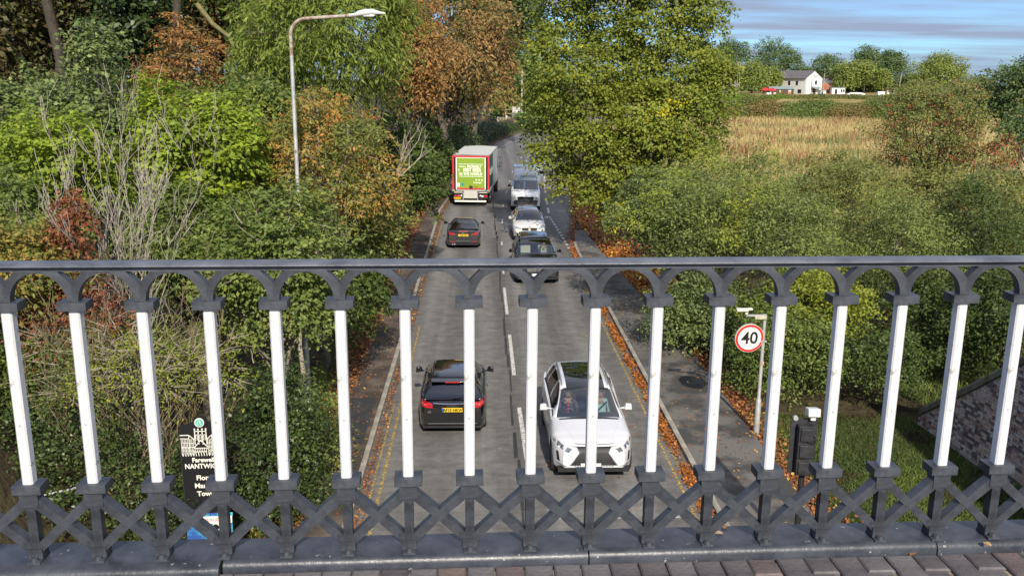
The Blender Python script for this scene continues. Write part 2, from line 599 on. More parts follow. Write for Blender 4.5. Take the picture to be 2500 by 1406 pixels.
def asphalt_mat():
    m, n, l, b = newmat('asphalt')
    b.inputs['Roughness'].default_value = 0.8
    t = n.new('ShaderNodeTexCoord')
    def noise(sc, det=5, st=None, rough=0.6):
        q = n.new('ShaderNodeTexNoise'); q.inputs['Scale'].default_value = sc; q.inputs['Detail'].default_value = det
        q.inputs['Roughness'].default_value = rough
        src = t.outputs['Object']
        if st:
            mpn = n.new('ShaderNodeMapping'); mpn.inputs['Scale'].default_value = st; l.new(src, mpn.inputs[0]); src = mpn.outputs[0]
        l.new(src, q.inputs['Vector']); return q.outputs['Fac']
    r = n.new('ShaderNodeValToRGB'); e = r.color_ramp.elements
    e[0].position = 0.36; e[0].color = (0.094, 0.093, 0.090, 1); e[1].position = 0.66; e[1].color = (0.165, 0.159, 0.150, 1)
    l.new(noise(2.6, 12, (0.55, 1.6, 1), 0.80), r.inputs[0])
    # worn wheel tracks: bands along the road
    sx = n.new('ShaderNodeSeparateXYZ'); l.new(t.outputs['Object'], sx.inputs[0])
    cosn = n.new('ShaderNodeMath'); cosn.operation = 'COSINE'
    mulx = n.new('ShaderNodeMath'); mulx.operation = 'MULTIPLY_ADD'; mulx.inputs[1].default_value = 3.6; mulx.inputs[2].default_value = 0.2
    l.new(sx.outputs['X'], mulx.inputs[0]); l.new(mulx.outputs[0], cosn.inputs[0])
    mr = n.new('ShaderNodeMapRange'); mr.inputs['From Min'].default_value = -1; mr.inputs['To Min'].default_value = 0.82; mr.inputs['To Max'].default_value = 1.22
    l.new(cosn.outputs[0], mr.inputs['Value'])
    fine = n.new('ShaderNodeMapRange'); fine.inputs['To Min'].default_value = 0.45; fine.inputs['To Max'].default_value = 1.55
    l.new(noise(38, 3), fine.inputs['Value'])
    lane = n.new('ShaderNodeMapRange'); lane.inputs['From Min'].default_value = .35; lane.inputs['From Max'].default_value = .65
    lane.inputs['To Min'].default_value = 0.80; lane.inputs['To Max'].default_value = 1.18
    l.new(noise(1.0, 3, (1.5, .035, 1)), lane.inputs['Value'])
    blot = n.new('ShaderNodeMapRange'); blot.inputs['From Min'].default_value = .38; blot.inputs['From Max'].default_value = .62
    blot.inputs['To Min'].default_value = 0.84; blot.inputs['To Max'].default_value = 1.2
    l.new(noise(2.1, 8, None, .72), blot.inputs['Value'])
    mb_ = n.new('ShaderNodeMath'); mb_.operation = 'MULTIPLY'; l.new(mr.outputs[0], mb_.inputs[0]); l.new(blot.outputs[0], mb_.inputs[1]); mr = mb_
    ml = n.new('ShaderNodeMath'); ml.operation = 'MULTIPLY'; l.new(mr.outputs[0], ml.inputs[0]); l.new(lane.outputs[0], ml.inputs[1])
    mm = n.new('ShaderNodeMath'); mm.operation = 'MULTIPLY'; l.new(ml.outputs[0], mm.inputs[0]); l.new(fine.outputs[0], mm.inputs[1])
    vm = n.new('ShaderNodeVectorMath'); vm.operation = 'SCALE'; l.new(r.outputs[0], vm.inputs[0]); l.new(mm.outputs[0], vm.inputs['Scale'])
    l.new(vm.outputs[0], b.inputs['Base Color'])
    bp = n.new('ShaderNodeBump'); bp.inputs['Strength'].default_value = 0.5; bp.inputs['Distance'].default_value = 0.01
    l.new(noise(70, 3), bp.inputs['Height']); l.new(bp.outputs[0], b.inputs['Normal'])
    return m
M_ASPH = asphalt_mat()
road = strip('road', left_edge, right_edge, 0.0, M_ASPH, nx=2)
tag(road, kind='structure')
# mended patches and the dark joint down the middle of the road
M_PATCH = mat('patch_asphalt', (0.13, 0.125, 0.115), 0.85, var=0.3, vscale=3, bump=0.4)
M_PATCHD = mat('dark_patch_asphalt', (0.03, 0.03, 0.032), 0.8, var=0.3, vscale=3, bump=0.4)
pb = MB()
for x0, x1, y0, y1 in [(0.1, 0.95, 50, 58), (-1.0, 0.55, 62.5, 66), (0.55, 1.0, 66, 80)]:
    pb.add([(x0, y0, .004), (x1, y0, .004), (x1, y1, .004), (x0, y1, .004)], [(0, 1, 2, 3)])
pb.build('mended_patch', M_PATCH, road, fix=False)
rng = np.random.default_rng(5)
jb = MB()
y = 12.0
while y < 75:
    L_ = rng.uniform(0.8, 2.6); xw = 0.86 + 0.03 * math.sin(y * .8); w_ = rng.uniform(.02, .05)
    jb.add([(xw - w_, y, .004), (xw + w_, y, .004), (xw + w_ + .015, y + L_, .004), (xw - w_ * .4, y + L_, .004)], [(0, 1, 2, 3)])
    y += L_ + rng.uniform(0, .5)
jb.build('worn_joint', M_PATCHD, road, fix=False)

def paint(name, c, wear):
    m, n, l, b = newmat(name)
    b.inputs['Roughness'].default_value = 0.7
    t = n.new('ShaderNodeTexCoord'); q = n.new('ShaderNodeTexNoise'); q.inputs['Scale'].default_value = 14; q.inputs['Detail'].default_value = 8
    q.inputs['Roughness'].default_value = 0.8
    l.new(t.outputs['Object'], q.inputs['Vector'])
    r = n.new('ShaderNodeValToRGB'); e = r.color_ramp.elements
    e[0].position = wear; e[0].color = (0.10, 0.095, 0.085, 1); e[1].position = wear + .09; e[1].color = (*c, 1)
    l.new(q.outputs['Fac'], r.inputs[0]); l.new(r.outputs[0], b.inputs['Base Color'])
    return m
M_WLINE = paint('white_road_paint', (0.62, 0.61, 0.57), 0.42)
M_YLINE = paint('yellow_road_paint', (0.55, 0.37, 0.05), 0.48)
def quadline(name, segs, m, w, label=None):
    b = MB()
    for (x0, y0, x1, y1) in segs:
        d = Vector((x1 - x0, y1 - y0, 0)); L = d.length; nn = max(1, int(L / 1.0))
        p = Vector((d.y, -d.x, 0)).normalized() * w / 2
        for k in range(nn):
            a = Vector((x0, y0, .004)) + d * (k / nn); c = Vector((x0, y0, .004)) + d * ((k + 1) / nn)
            b.add([a - p, c - p, c + p, a + p], [(0, 1, 2, 3)])
    o = b.build(name, m, road, fix=False)
    if label: o['label'] = label
    return o
cxf = lambda y: float(np.interp(y, [0, 20, 26, 38, 50, 63, 84, 117, 146], [1.15, 1.12, 1.02, 1.0, 1.15, 1.55, 2.9, 6.2, 12.0]))
for k in range(18):
    y0 = 12.1 + k * 7.15
    dl = 4.4 if k < 4 else (1.0 if k % 2 else 1.9)
    s = [(cxf(y0), y0, cxf(y0 + dl), y0 + dl)]
    quadline('centre_dash', s, M_WLINE, 0.115 if k < 4 else .09)
for off in (0.45, 0.26):
    quadline('yellow_line', [(-2.7 + off, y_, -2.7 + off, y_ + 2.0) for y_ in np.arange(10, 31 if off > .3 else 24, 2.0)] , M_YLINE, 0.075 if off > .3 else .05)
    quadline('yellow_line', [(4.97 - off, y_, 4.97 - off, y_ + 2.0) for y_ in np.arange(10, 37, 2.0)], M_YLINE, 0.07)
quadline('yellow_line', [(-2.42, 42.5, -2.42, 56), (-2.42, 56, -2.0, 56)], M_YLINE, 0.06)
bb = [(5.7, 81), (5.29, 75), (4.8, 66), (4.6, 61.5), (4.43, 57.8)]
for (xa, ya), (xb_, yb) in zip(bb[:-1], bb[1:]):
    t1 = 0.62
    quadline('bay_dash', [(xa, ya, lerp(xa, xb_, t1), lerp(ya, yb, t1))], M_WLINE, 0.14)
sd = []
for k in range(16):
    y0 = 43.0 + k * 0.95
    xx = lambda q: float(np.interp(q, [42, 47, 51.5, 57.6], [4.78, 4.67, 4.6, 4.43]))
    sd.append((xx(y0), y0, xx(y0 + .5), y0 + .5))
quadline('short_dashes', sd, M_WLINE, 0.13)
quadline('stop_marks', [(1.55 + k * .62, 17.3, 1.75 + k * .62, 17.3) for k in range(5)], M_WLINE, 0.2)

# pavements and kerbs
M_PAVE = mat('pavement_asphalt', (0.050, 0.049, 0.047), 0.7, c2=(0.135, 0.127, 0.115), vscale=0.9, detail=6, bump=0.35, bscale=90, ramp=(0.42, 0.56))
M_PAVEL = mat('leafy_pavement', (0.045, 0.035, 0.028), 0.9, c2=(0.15, 0.12, 0.095), vscale=1.2, detail=7, bump=0.4, bscale=60, ramp=(0.45, 0.7))
YP = np.arange(4, 150, 3.0)
YP2 = np.arange(4, 55, 3.0)
pv = strip('left_pavement', lambda y: left_walk(y), lambda y: left_edge(y) - 0.13, 0.10, M_PAVEL, YP); tag(pv, kind='structure')
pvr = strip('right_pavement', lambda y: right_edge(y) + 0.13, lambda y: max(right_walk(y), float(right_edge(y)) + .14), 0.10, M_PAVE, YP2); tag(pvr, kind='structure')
# the darker repair in the left pavement
pb = MB().add([(-3.78, 21, .104), (-2.95, 21, .104), (-2.95, 24.2, .104), (-3.78, 24.2, .104)], [(0, 1, 2, 3)])
pb.build('pavement_patch', M_PATCHD, pv, fix=False)
M_KERB = mat('kerb_concrete', (0.26, 0.24, 0.20), 0.85, var=0.35, vscale=4, bump=0.3)
def kerb(side):
    root = empty('kerb'); tag(root, kind='structure')
    f = left_edge if side < 0 else right_edge
    me = MB().box((0, 0, 0), (0.125, 0.90, 0.25)).mesh('kerbstone', M_KERB)
    y = 9.0; n = 0
    far = MB()
    ymax = 140 if side < 0 else 48
    while y < ymax:
        x = float(f(y + .46)) + side * 0.065
        ang = -math.atan2(float(f(y + .9) - f(y)), 0.9)
        if y < 62:
            o = linkmesh('kerbstone', me, root, (x, y + .46, -0.015 + random.uniform(-.004, .004)), (0, 0, ang))
        else:
            far.box((x, y + .46, -0.015), (0.125, 0.905, 0.25), ang)
        y += 0.915
    if far.v:
        o = far.build('kerbstones', M_KERB, root); tag(o, kind='stuff')
kerb(-1); kerb(1)
# round inspection cover in the parking bay
mc = MB().lathe([(0.0, .004), (.30, .006), (.34, .012), (.38, .012), (.40, .003)], 20).build('manhole_cover', mat('iron_cover', (.09, .085, .08), .5, var=.3), None, (5.05, 60.6, 0.002))
tag(mc, 'round iron inspection cover in the parking bay by the bend', 'manhole cover')

# ================================================================== THE RAILING ON THE BRIDGE
RZ = rad(1.796)
D0 = 2.75
RB = Vector((-math.sin(RZ) * D0, math.cos(RZ) * D0, 9.1))
def railpt(u, v, z): return RB + Vector((math.cos(RZ) * u - math.sin(RZ) * v, math.sin(RZ) * u + math.cos(RZ) * v, z))

def ironpaint(name, c1, c2, rust=(0.16, 0.09, 0.05), amt=0.70, rough=0.42):
    m, n, l, b = newmat(name)
    t = n.new('ShaderNodeTexCoord')
    def nz(sc, d, st=None):
        q = n.new('ShaderNodeTexNoise'); q.inputs['Scale'].default_value = sc; q.inputs['Detail'].default_value = d
        q.inputs['Roughness'].default_value = 0.65
        l.new(t.outputs['Object'], q.inputs['Vector']); return q.outputs['Fac']
    r = n.new('ShaderNodeValToRGB'); e = r.color_ramp.elements
    e[0].position = .35; e[0].color = (*c1, 1); e[1].position = .68; e[1].color = (*c2, 1)
    l.new(nz(9, 6), r.inputs[0])
    r2 = n.new('ShaderNodeValToRGB'); e = r2.color_ramp.elements
    e[0].position = amt; e[0].color = (0, 0, 0, 1); e[1].position = amt + .02; e[1].color = (1, 1, 1, 1)
    l.new(nz(26, 8), r2.inputs[0])
    mx = n.new('ShaderNodeMix'); mx.data_type = 'RGBA'; l.new(r2.outputs[0], mx.inputs['Factor']); l.new(r.outputs[0], mx.inputs['A'])
    mx.inputs['B'].default_value = (*rust, 1)
    l.new(mx.outputs['Result'], b.inputs['Base Color'])
    mr = n.new('ShaderNodeMapRange'); mr.inputs['To Min'].default_value = rough - .12; mr.inputs['To Max'].default_value = rough + .2
    l.new(nz(14, 4), mr.inputs['Value']); l.new(mr.outputs[0], b.inputs['Roughness'])
    bp = n.new('ShaderNodeBump'); bp.inputs['Strength'].default_value = 0.35; bp.inputs['Distance'].default_value = 0.004
    l.new(nz(60, 4), bp.inputs['Height']); l.new(bp.outputs[0], b.inputs['Normal'])
    return m
M_IRON = ironpaint('black_iron_paint', (0.012, 0.014, 0.019), (0.064, 0.071, 0.088), (0.36, 0.35, 0.33), 0.70)
M_WHITE = ironpaint('white_iron_paint', (0.53, 0.53, 0.54), (0.63, 0.63, 0.63), (0.36, 0.36, 0.34), 0.625, 0.5)
M_LEDGE = ironpaint('grey_black_ledge_paint', (0.022, 0.025, 0.034), (0.060, 0.066, 0.082), (0.30, 0.28, 0.24), 0.655, 0.34)
M_RAILTOP = ironpaint('sky_sheen_handrail_paint', (0.055, 0.062, 0.080), (0.12, 0.13, 0.155), (0.30, 0.30, 0.29), 0.70, 0.36)  # scuffed black paint lightened blue-grey: sky sheen put into the colour

rail = empty('railing', railpt(0, 0, -1.556), RZ)
tag(rail, 'black and white painted cast iron railing with arches along the edge of the bridge', 'railing')
Z0 = -1.556
S_ = 0.2007
def uu(i): return 0.249 + S_ * (i - 8)
hr = MB()
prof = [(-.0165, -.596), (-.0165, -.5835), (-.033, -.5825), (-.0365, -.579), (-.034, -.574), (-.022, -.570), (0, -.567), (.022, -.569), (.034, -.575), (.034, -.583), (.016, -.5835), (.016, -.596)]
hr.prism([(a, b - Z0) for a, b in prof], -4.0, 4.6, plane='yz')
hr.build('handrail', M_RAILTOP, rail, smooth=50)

# one bay of arch: extruded band between two ellipses
def arch_mesh():
    b = MB(); N = 18; a_i, b_i = .0835, .0885; zs = -.690 - Z0; zr = -.5935 - Z0; zv = -.634 - Z0; vx = .040
    half = S_ / 2
    inner = []; outer = []
    for k in range(N + 1):
        t = math.pi * k / N
        inner.append((a_i * math.cos(t), zs + b_i * math.sin(t)))
        # matching outer point, kept inside the bay
        c_ = math.cos(t); sg_ = 1 if c_ >= 0 else -1; q_ = min(t, math.pi - t) / (math.pi / 2)     # 0 at the spring, 1 at the crown
        if q_ < .34: x, z = sg_ * half, lerp(zs, zv, q_ / .34)
        elif q_ < .68: x, z = sg_ * lerp(half, half - vx, (q_ - .34) / .34), lerp(zv, zr, (q_ - .34) / .34)
        else: x, z = sg_ * lerp(half - vx, 0, (q_ - .68) / .32), zr
        outer.append((x, z))
    y0, y1 = -.016, .016
    V = []
    for (x, z), (X, Z) in zip(inner, outer):
        V += [(x, y0, z), (X, y0, Z), (X, y1, Z), (x, y1, z)]
    F = []
    for k in range(N):
        a = 4 * k; c = a + 4
        for q in range(4):
            F.append((a + q, a + (q + 1) % 4, c + (q + 1) % 4, c + q))
    F += [(0, 1, 2, 3), (4 * N + 3, 4 * N + 2, 4 * N + 1, 4 * N)]
    b.add(V, F)
    V2 = []
    for _ in ():
      pass
    inner_, outer_ = [], []
    for (x, z), (X, Z) in zip(inner_, outer_):
        f = .35
        V2 += [(x, y0 - .005, z), (lerp(x, X, f), y0 - .005, lerp(z, Z, f)), (lerp(x, X, f), y0 + .002, lerp(z, Z, f)), (x, y0 + .002, z)]
    return b.mesh('arch', M_IRON, smooth=40)
ARCH = arch_mesh()
cb = MB().box((0, 0, 0), (.086, .062, .026)).mesh('capital_block', M_IRON)
fb = MB().box((0, 0, 0), (.090, .066, .028)).box((0, 0, -.022), (.050, .044, .020)).mesh('foot_block', M_IRON)
bal = MB()
bw = .0168
poly = [(-bw, -bw + .005), (-bw + .005, -bw), (bw - .005, -bw), (bw, -bw + .005), (bw, bw), (-bw, bw)]
bal.prism(poly, -1.288 - Z0, -.714 - Z0, plane='xy')
BAL = bal.mesh('baluster', M_WHITE)
def lattice_mesh():
    zt, zb = -1.318 - Z0, .012
    zm = (zt + zb) / 2 + .004; w = .032; dp = .019; half = S_ / 2
    b = MB()
    b.box((0, 0, (zt + zb) / 2), (.030, .034, zt - zb))
    for sx_ in (-1, 1):
        h = w * .62
        # upper and lower diagonal, cut square at the bay's edge
        b.prism([(0, zt + .004), (0, zt - 2 * h), (sx_ * half, zm - h), (sx_ * half, zm + h)], -dp, dp)
        b.prism([(0, zb + 2 * h), (0, zb - .002), (sx_ * half, zm - h), (sx_ * half, zm + h)], -dp + .0015, dp - .0015)
    b.box((0, 0, zt - .022), (.058, .046, .05))
    b.box((0, 0, zb + .016), (.046, .0465, .034))
    b.box((0, -.004, .004), (.040, .075, .008))
    b.lathe([(0, .020), (.010, .020), (.012, .008), (.012, .006)], 6, c=(0, -.030, 0))
    return b.mesh('lattice_brace', M_IRON)
LAT = lattice_mesh()
for i in range(-5, 22):
    u = uu(i)
    linkmesh('baluster', BAL, rail, (u, 0, 0), (0, 0, random.uniform(-.02, .02)))
    linkmesh('capital_block', cb, rail, (u, 0, -.703 - Z0))
    linkmesh('foot_block', fb, rail, (u, 0, -1.302 - Z0))
    linkmesh('lattice_brace', LAT, rail, (u, 0, 0))
    linkmesh('arch', ARCH, rail, (u + S_ / 2, 0, 0))

# ledge of iron plates under the railing
for k, (u0, u1) in enumerate([(-4.2, -1.99), (-1.984, -.7625), (-.757, .4425), (.4475, 1.646), (1.651, 2.85), (2.855, 4.6)]):
    dz = [.0, .002, 0.0, .002, -.001, 0][k]
    pf = [(.10, -1.75), (.10, -1.558), (.088, -1.556), (-.028, -1.556), (-.043, -1.560), (-.052, -1.568), (-.056, -1.580), (-.056, -1.75)]
    if k < 2: pf = [(a - (.034 if a < -.03 else 0), b) for a, b in pf]
    o = MB().prism([(a, b + dz - Z0) for a, b in pf], u0, u1, plane='yz').build('ledge', M_LEDGE, None, railpt(0, 0, Z0), (0, 0, RZ), smooth=45)
    where = ['leftmost', 'left', 'left of the middle', 'right of the middle', 'right', 'rightmost'][k]
    tag(o, 'painted iron ledge plate under the railing, %s along the bridge' % where, 'ledge plate', 'iron ledge plates under the railing')
# bridge deck behind and under the ledge, and its brick paving
M_MORTAR = mat('sandy_mortar', (.05, .045, .035), .95, c2=(.34, .29, .23), vscale=16, bump=.5)
deck = MB().box((0, -1.40, -.415), (24, 2.66, .73)).box((0, -6.5, -.8), (24, 7.5, 1.4)).build('bridge_deck', M_MORTAR, None, railpt(0, 0, Z0), (0, 0, RZ))
tag(deck, kind='structure')
M_BR = [mat('blue_brick', (.060, .056, .062), .6, c2=(.120, .108, .112), vscale=9, bump=.22, bscale=60),
        mat('purple_brick', (.080, .062, .064), .65, c2=(.140, .108, .105), vscale=9, bump=.22, bscale=60),
        mat('brown_brick', (.090, .070, .066), .7, c2=(.165, .120, .106), vscale=9, bump=.22, bscale=60),
        mat('grey_brick', (.085, .080, .085), .65, c2=(.145, .138, .142), vscale=9, bump=.22, bscale=60)]
BM = {}
def brickmesh(w, l, mi):
    k = (round(w, 3), round(l, 3), mi)
    if k not in BM:
        b = MB(); hh = .03; e = .005
        b.add([(-w/2, -l/2, -hh), (w/2, -l/2, -hh), (w/2, l/2, -hh), (-w/2, l/2, -hh),
               (-w/2, -l/2, hh-e), (w/2, -l/2, hh-e), (w/2, l/2, hh-e), (-w/2, l/2, hh-e),
               (-w/2+e, -l/2+e, hh), (w/2-e, -l/2+e, hh), (w/2-e, l/2-e, hh), (-w/2+e, l/2-e, hh)],
              [(0,3,2,1),(0,1,5,4),(1,2,6,5),(2,3,7,6),(3,0,4,7),(4,5,9,8),(5,6,10,9),(6,7,11,10),(7,4,8,11),(8,9,10,11)])
        BM[k] = b.mesh('brick', M_BR[mi])
    return BM[k]
pvg = empty('brick_paving', railpt(0, 0, -1.592), RZ); tag(pvg, kind='structure')
rng = random.Random(4)
u = -2.6
while u < 2.9:
    w = .094 + rng.uniform(-.003, .004)
    v = -.062
    for c in range(5):
        l = .21 if rng.random() > (.55 if u > .9 else .12) else .098
        if c == 0 and u > .9: l = .098 if int(u * 10) % 2 else .21
        o = linkmesh('brick', brickmesh(w - .0045, l - .005, rng.choices([0, 1, 2, 3], [7, 2, .6, 6])[0]), pvg, (u + w / 2 - .02 * c + rng.uniform(-.0015, .0015), v - l / 2, -.030 + rng.uniform(-.0015, .001)), (rng.uniform(-.006, .006), rng.uniform(-.010, .010), -.02 + rng.uniform(-.01, .01)))
        v -= l
        if v < -.36: break
    u += w

# ================================================================== THE WING WALL
def wing_wall():
    root = empty('wing_wall', (12.1, 18.6, 0))
    tag(root, 'brick wing wall with a steeply sloping mossy stone coping beside the grass', 'wall')
    M_CORE = mat('wall_mortar', (.42, .38, .33), .95, c2=(.58, .53, .47), vscale=12, bump=.4)
    M_CO = mat('mossy_coping', (.075, .075, .04), .9, c2=(.19, .175, .13), vscale=3.5, bump=.6, bscale=20)
    R0 = Vector((12.1, 18.6, 0))
    ys = np.arange(6.0, 22.41, .30)
    b = MB(); P = []
    for y in ys:
        x = float(wall_x(y)); P.append((x, y, float(wall_top(y)), float(wall_base(y)) - .3))
    V = []
    for x, y, t, bz in P:
        for (dx_, z) in ((0.012, bz), (0.012, t), (.42, t), (.42, bz)):
            V.append((x + dx_ - R0.x, y - R0.y, z))
    F = [(4*k+q, 4*k+(q+1)%4, 4*k+4+(q+1)%4, 4*k+4+q) for k in range(len(P)-1) for q in range(4)] + [(0,1,2,3), tuple(4*(len(P)-1)+q for q in (3,2,1,0))]
    b.add(V, F).build('mortar', M_CORE, root)
    cs = ys[::3]
    for k in range(len(cs) - 1):
        a, c = cs[k], cs[k + 1] - .012
        b = MB(); V = []
        for y in (a, c):
            x = float(wall_x(y)); t = float(wall_top(y))
            for dx_, z in ((-.08, t + .0), (-.08, t + .14), (-.03, t + .22), (.62, t + .22), (.66, t + .16), (.66, t + .0)):
                V.append((x + dx_ - R0.x, y - R0.y, z))
        b.add(V, [(q, (q+1)%6, 6+(q+1)%6, 6+q) for q in range(6)] + [(0,1,2,3,4,5), (11,10,9,8,7,6)])
        b.build('coping_stone', M_CO, root)
    BMW = [mat('wall_brick_purple', (.38, .27, .22), .85, c2=(.58, .45, .37), vscale=9, bump=.5),
           mat('wall_brick_pale', (.42, .36, .32), .9, c2=(.60, .54, .48), vscale=9, bump=.5),
           mat('wall_brick_dark', (.09, .08, .082), .7, c2=(.19, .17, .165), vscale=9, bump=.5),
           mat('wall_brick_brown', (.24, .15, .115), .9, c2=(.42, .30, .24), vscale=9, bump=.5)]
    ms = [MB().box((0, 0, 0), (.05, .209, .060)).mesh('brick', m) for m in BMW]
    mh = [MB().box((0, 0, 0), (.05, .098, .060)).mesh('brick', m) for m in BMW]
    rg = random.Random(9)
    cand = []
    # arc length along the wall
    sy = np.linspace(7, 22.3, 400); sx_ = wall_x(sy)
    arc = np.concatenate([[0], np.cumsum(np.hypot(np.diff(sx_), np.diff(sy)))])
    z = 0.03; row = 0
    while z < 6.9:
        s = .06 * (row % 2); k = 0
        while s < arc[-1] - .2:
            hd = (row % 2 == 1)
            L = .112 if hd else .225
            y = float(np.interp(s + L / 2, arc, sy)); x = float(np.interp(s + L / 2, arc, sx_))
            if z + .04 < wall_top(y) - .02 and z > wall_base(y) - .15:
                d = (Vector((x, y, z)) - EYE)
                px = 1250 + FPX * d.dot(CA) / d.dot(CC); py = 703 + FPX * d.dot(CB) / d.dot(CC)
                cand.append((-(30 < px < 2530 and py < 1330), d.length, x, y, z, hd))
            s += L; k += 1
        z += .075; row += 1
    cand.sort()
    rest = [MB() for _ in BMW]
    for n_, (a, dd, x, y, z, hd) in enumerate(cand):
        ang = -math.atan2(float(wall_x(y + .1) - wall_x(y - .1)), .2)
        mi = rg.choices([0, 1, 2, 3], [5, 5, 3.5, 3])[0]
        off = rg.uniform(-.004, .004)
        if n_ < 300:
            linkmesh('brick', (mh if hd else ms)[mi], root, (x + off - R0.x, y - R0.y, z), (0, 0, ang))
        else:
            rest[mi].box((x + off - R0.x, y - R0.y, z), (.05, .098 if hd else .209, .060), ang)
    big = MB()
    for mi, r_ in enumerate(rest): big.add(r_.v, r_.f, mi)
    o = big.build('bricks', BMW, root, fix=False); tag(o, kind='stuff')
wing_wall()

# ================================================================== VEHICLES
def pch(pts):
    """smooth monotone curve through (s, value) points"""
    xs = [p[0] for p in pts]; ys = [p[1] for p in pts]
    n = len(xs); d = [(ys[i+1]-ys[i])/(xs[i+1]-xs[i]) for i in range(n-1)]
    m = [d[0]] + [0 if d[i-1]*d[i] <= 0 else 2*d[i-1]*d[i]/(d[i-1]+d[i]) for i in range(1, n-1)] + [d[-1]]
    def f(x):
        if x <= xs[0]: return ys[0]
        if x >= xs[-1]: return ys[-1]
        i = max(j for j in range(n-1) if xs[j] <= x)
        h = xs[i+1]-xs[i]; t = (x-xs[i])/h
        return (ys[i]*(1+2*t)*(1-t)**2 + h*m[i]*t*(1-t)**2 + ys[i+1]*t*t*(3-2*t) + h*m[i+1]*t*t*(t-1))
    return f

M_GLASS = glassmat('windscreen_glass', (.62, .70, .70), .13)
M_GLASSD = glassmat('tinted_glass', (.16, .18, .19), .10)
M_TYRE = mat('tyre_rubber', (.018, .018, .018), .85, var=.2)
M_ALLOY = mat('alloy_wheel', (.35, .35, .36), .35, metal=.8, var=.1)
M_PLASTIC = mat('black_plastic', (.018, .018, .020), .5, var=.2)
M_CHROME = mat('chrome', (.75, .76, .78), .15, metal=1, var=.05)
M_RED = mat('red_lens', (.42, .010, .016), .2, var=.3, vscale=20, coat=1)
M_REDL = mat('pale_red_lens', (.60, .10, .08), .25, var=.1, coat=1)
M_LAMP = mat('clear_lamp', (.30, .33, .36), .12, metal=.6, var=.4, vscale=25, coat=1)
M_LAMPW = mat('white_lamp_strip', (.85, .88, .90), .2, var=.02)
M_SEATD = mat('dark_seat', (.028, .028, .032), .8, var=.2)
M_CREAM = mat('cream_seat', (.62, .56, .44), .7, var=.1)
M_PLATEY = mat('yellow_plate', (.80, .55, .02), .4, var=.04)
M_PLATEW = mat('white_plate', (.75, .75, .72), .4, var=.03)
M_INK = mat('black_ink', (.012, .012, .012), .5, var=.1)
M_BLUEB = mat('blue_plate_band', (.02, .10, .45), .4, var=.05)
M_GREYD = mat('door_shadow_gap', (.01, .01, .01), .9, var=.1)

def carpaint(name, c, metal=0.0, rough=.28):
    return mat(name, c, rough, metal, var=.03, vscale=1.5, coat=1.0)

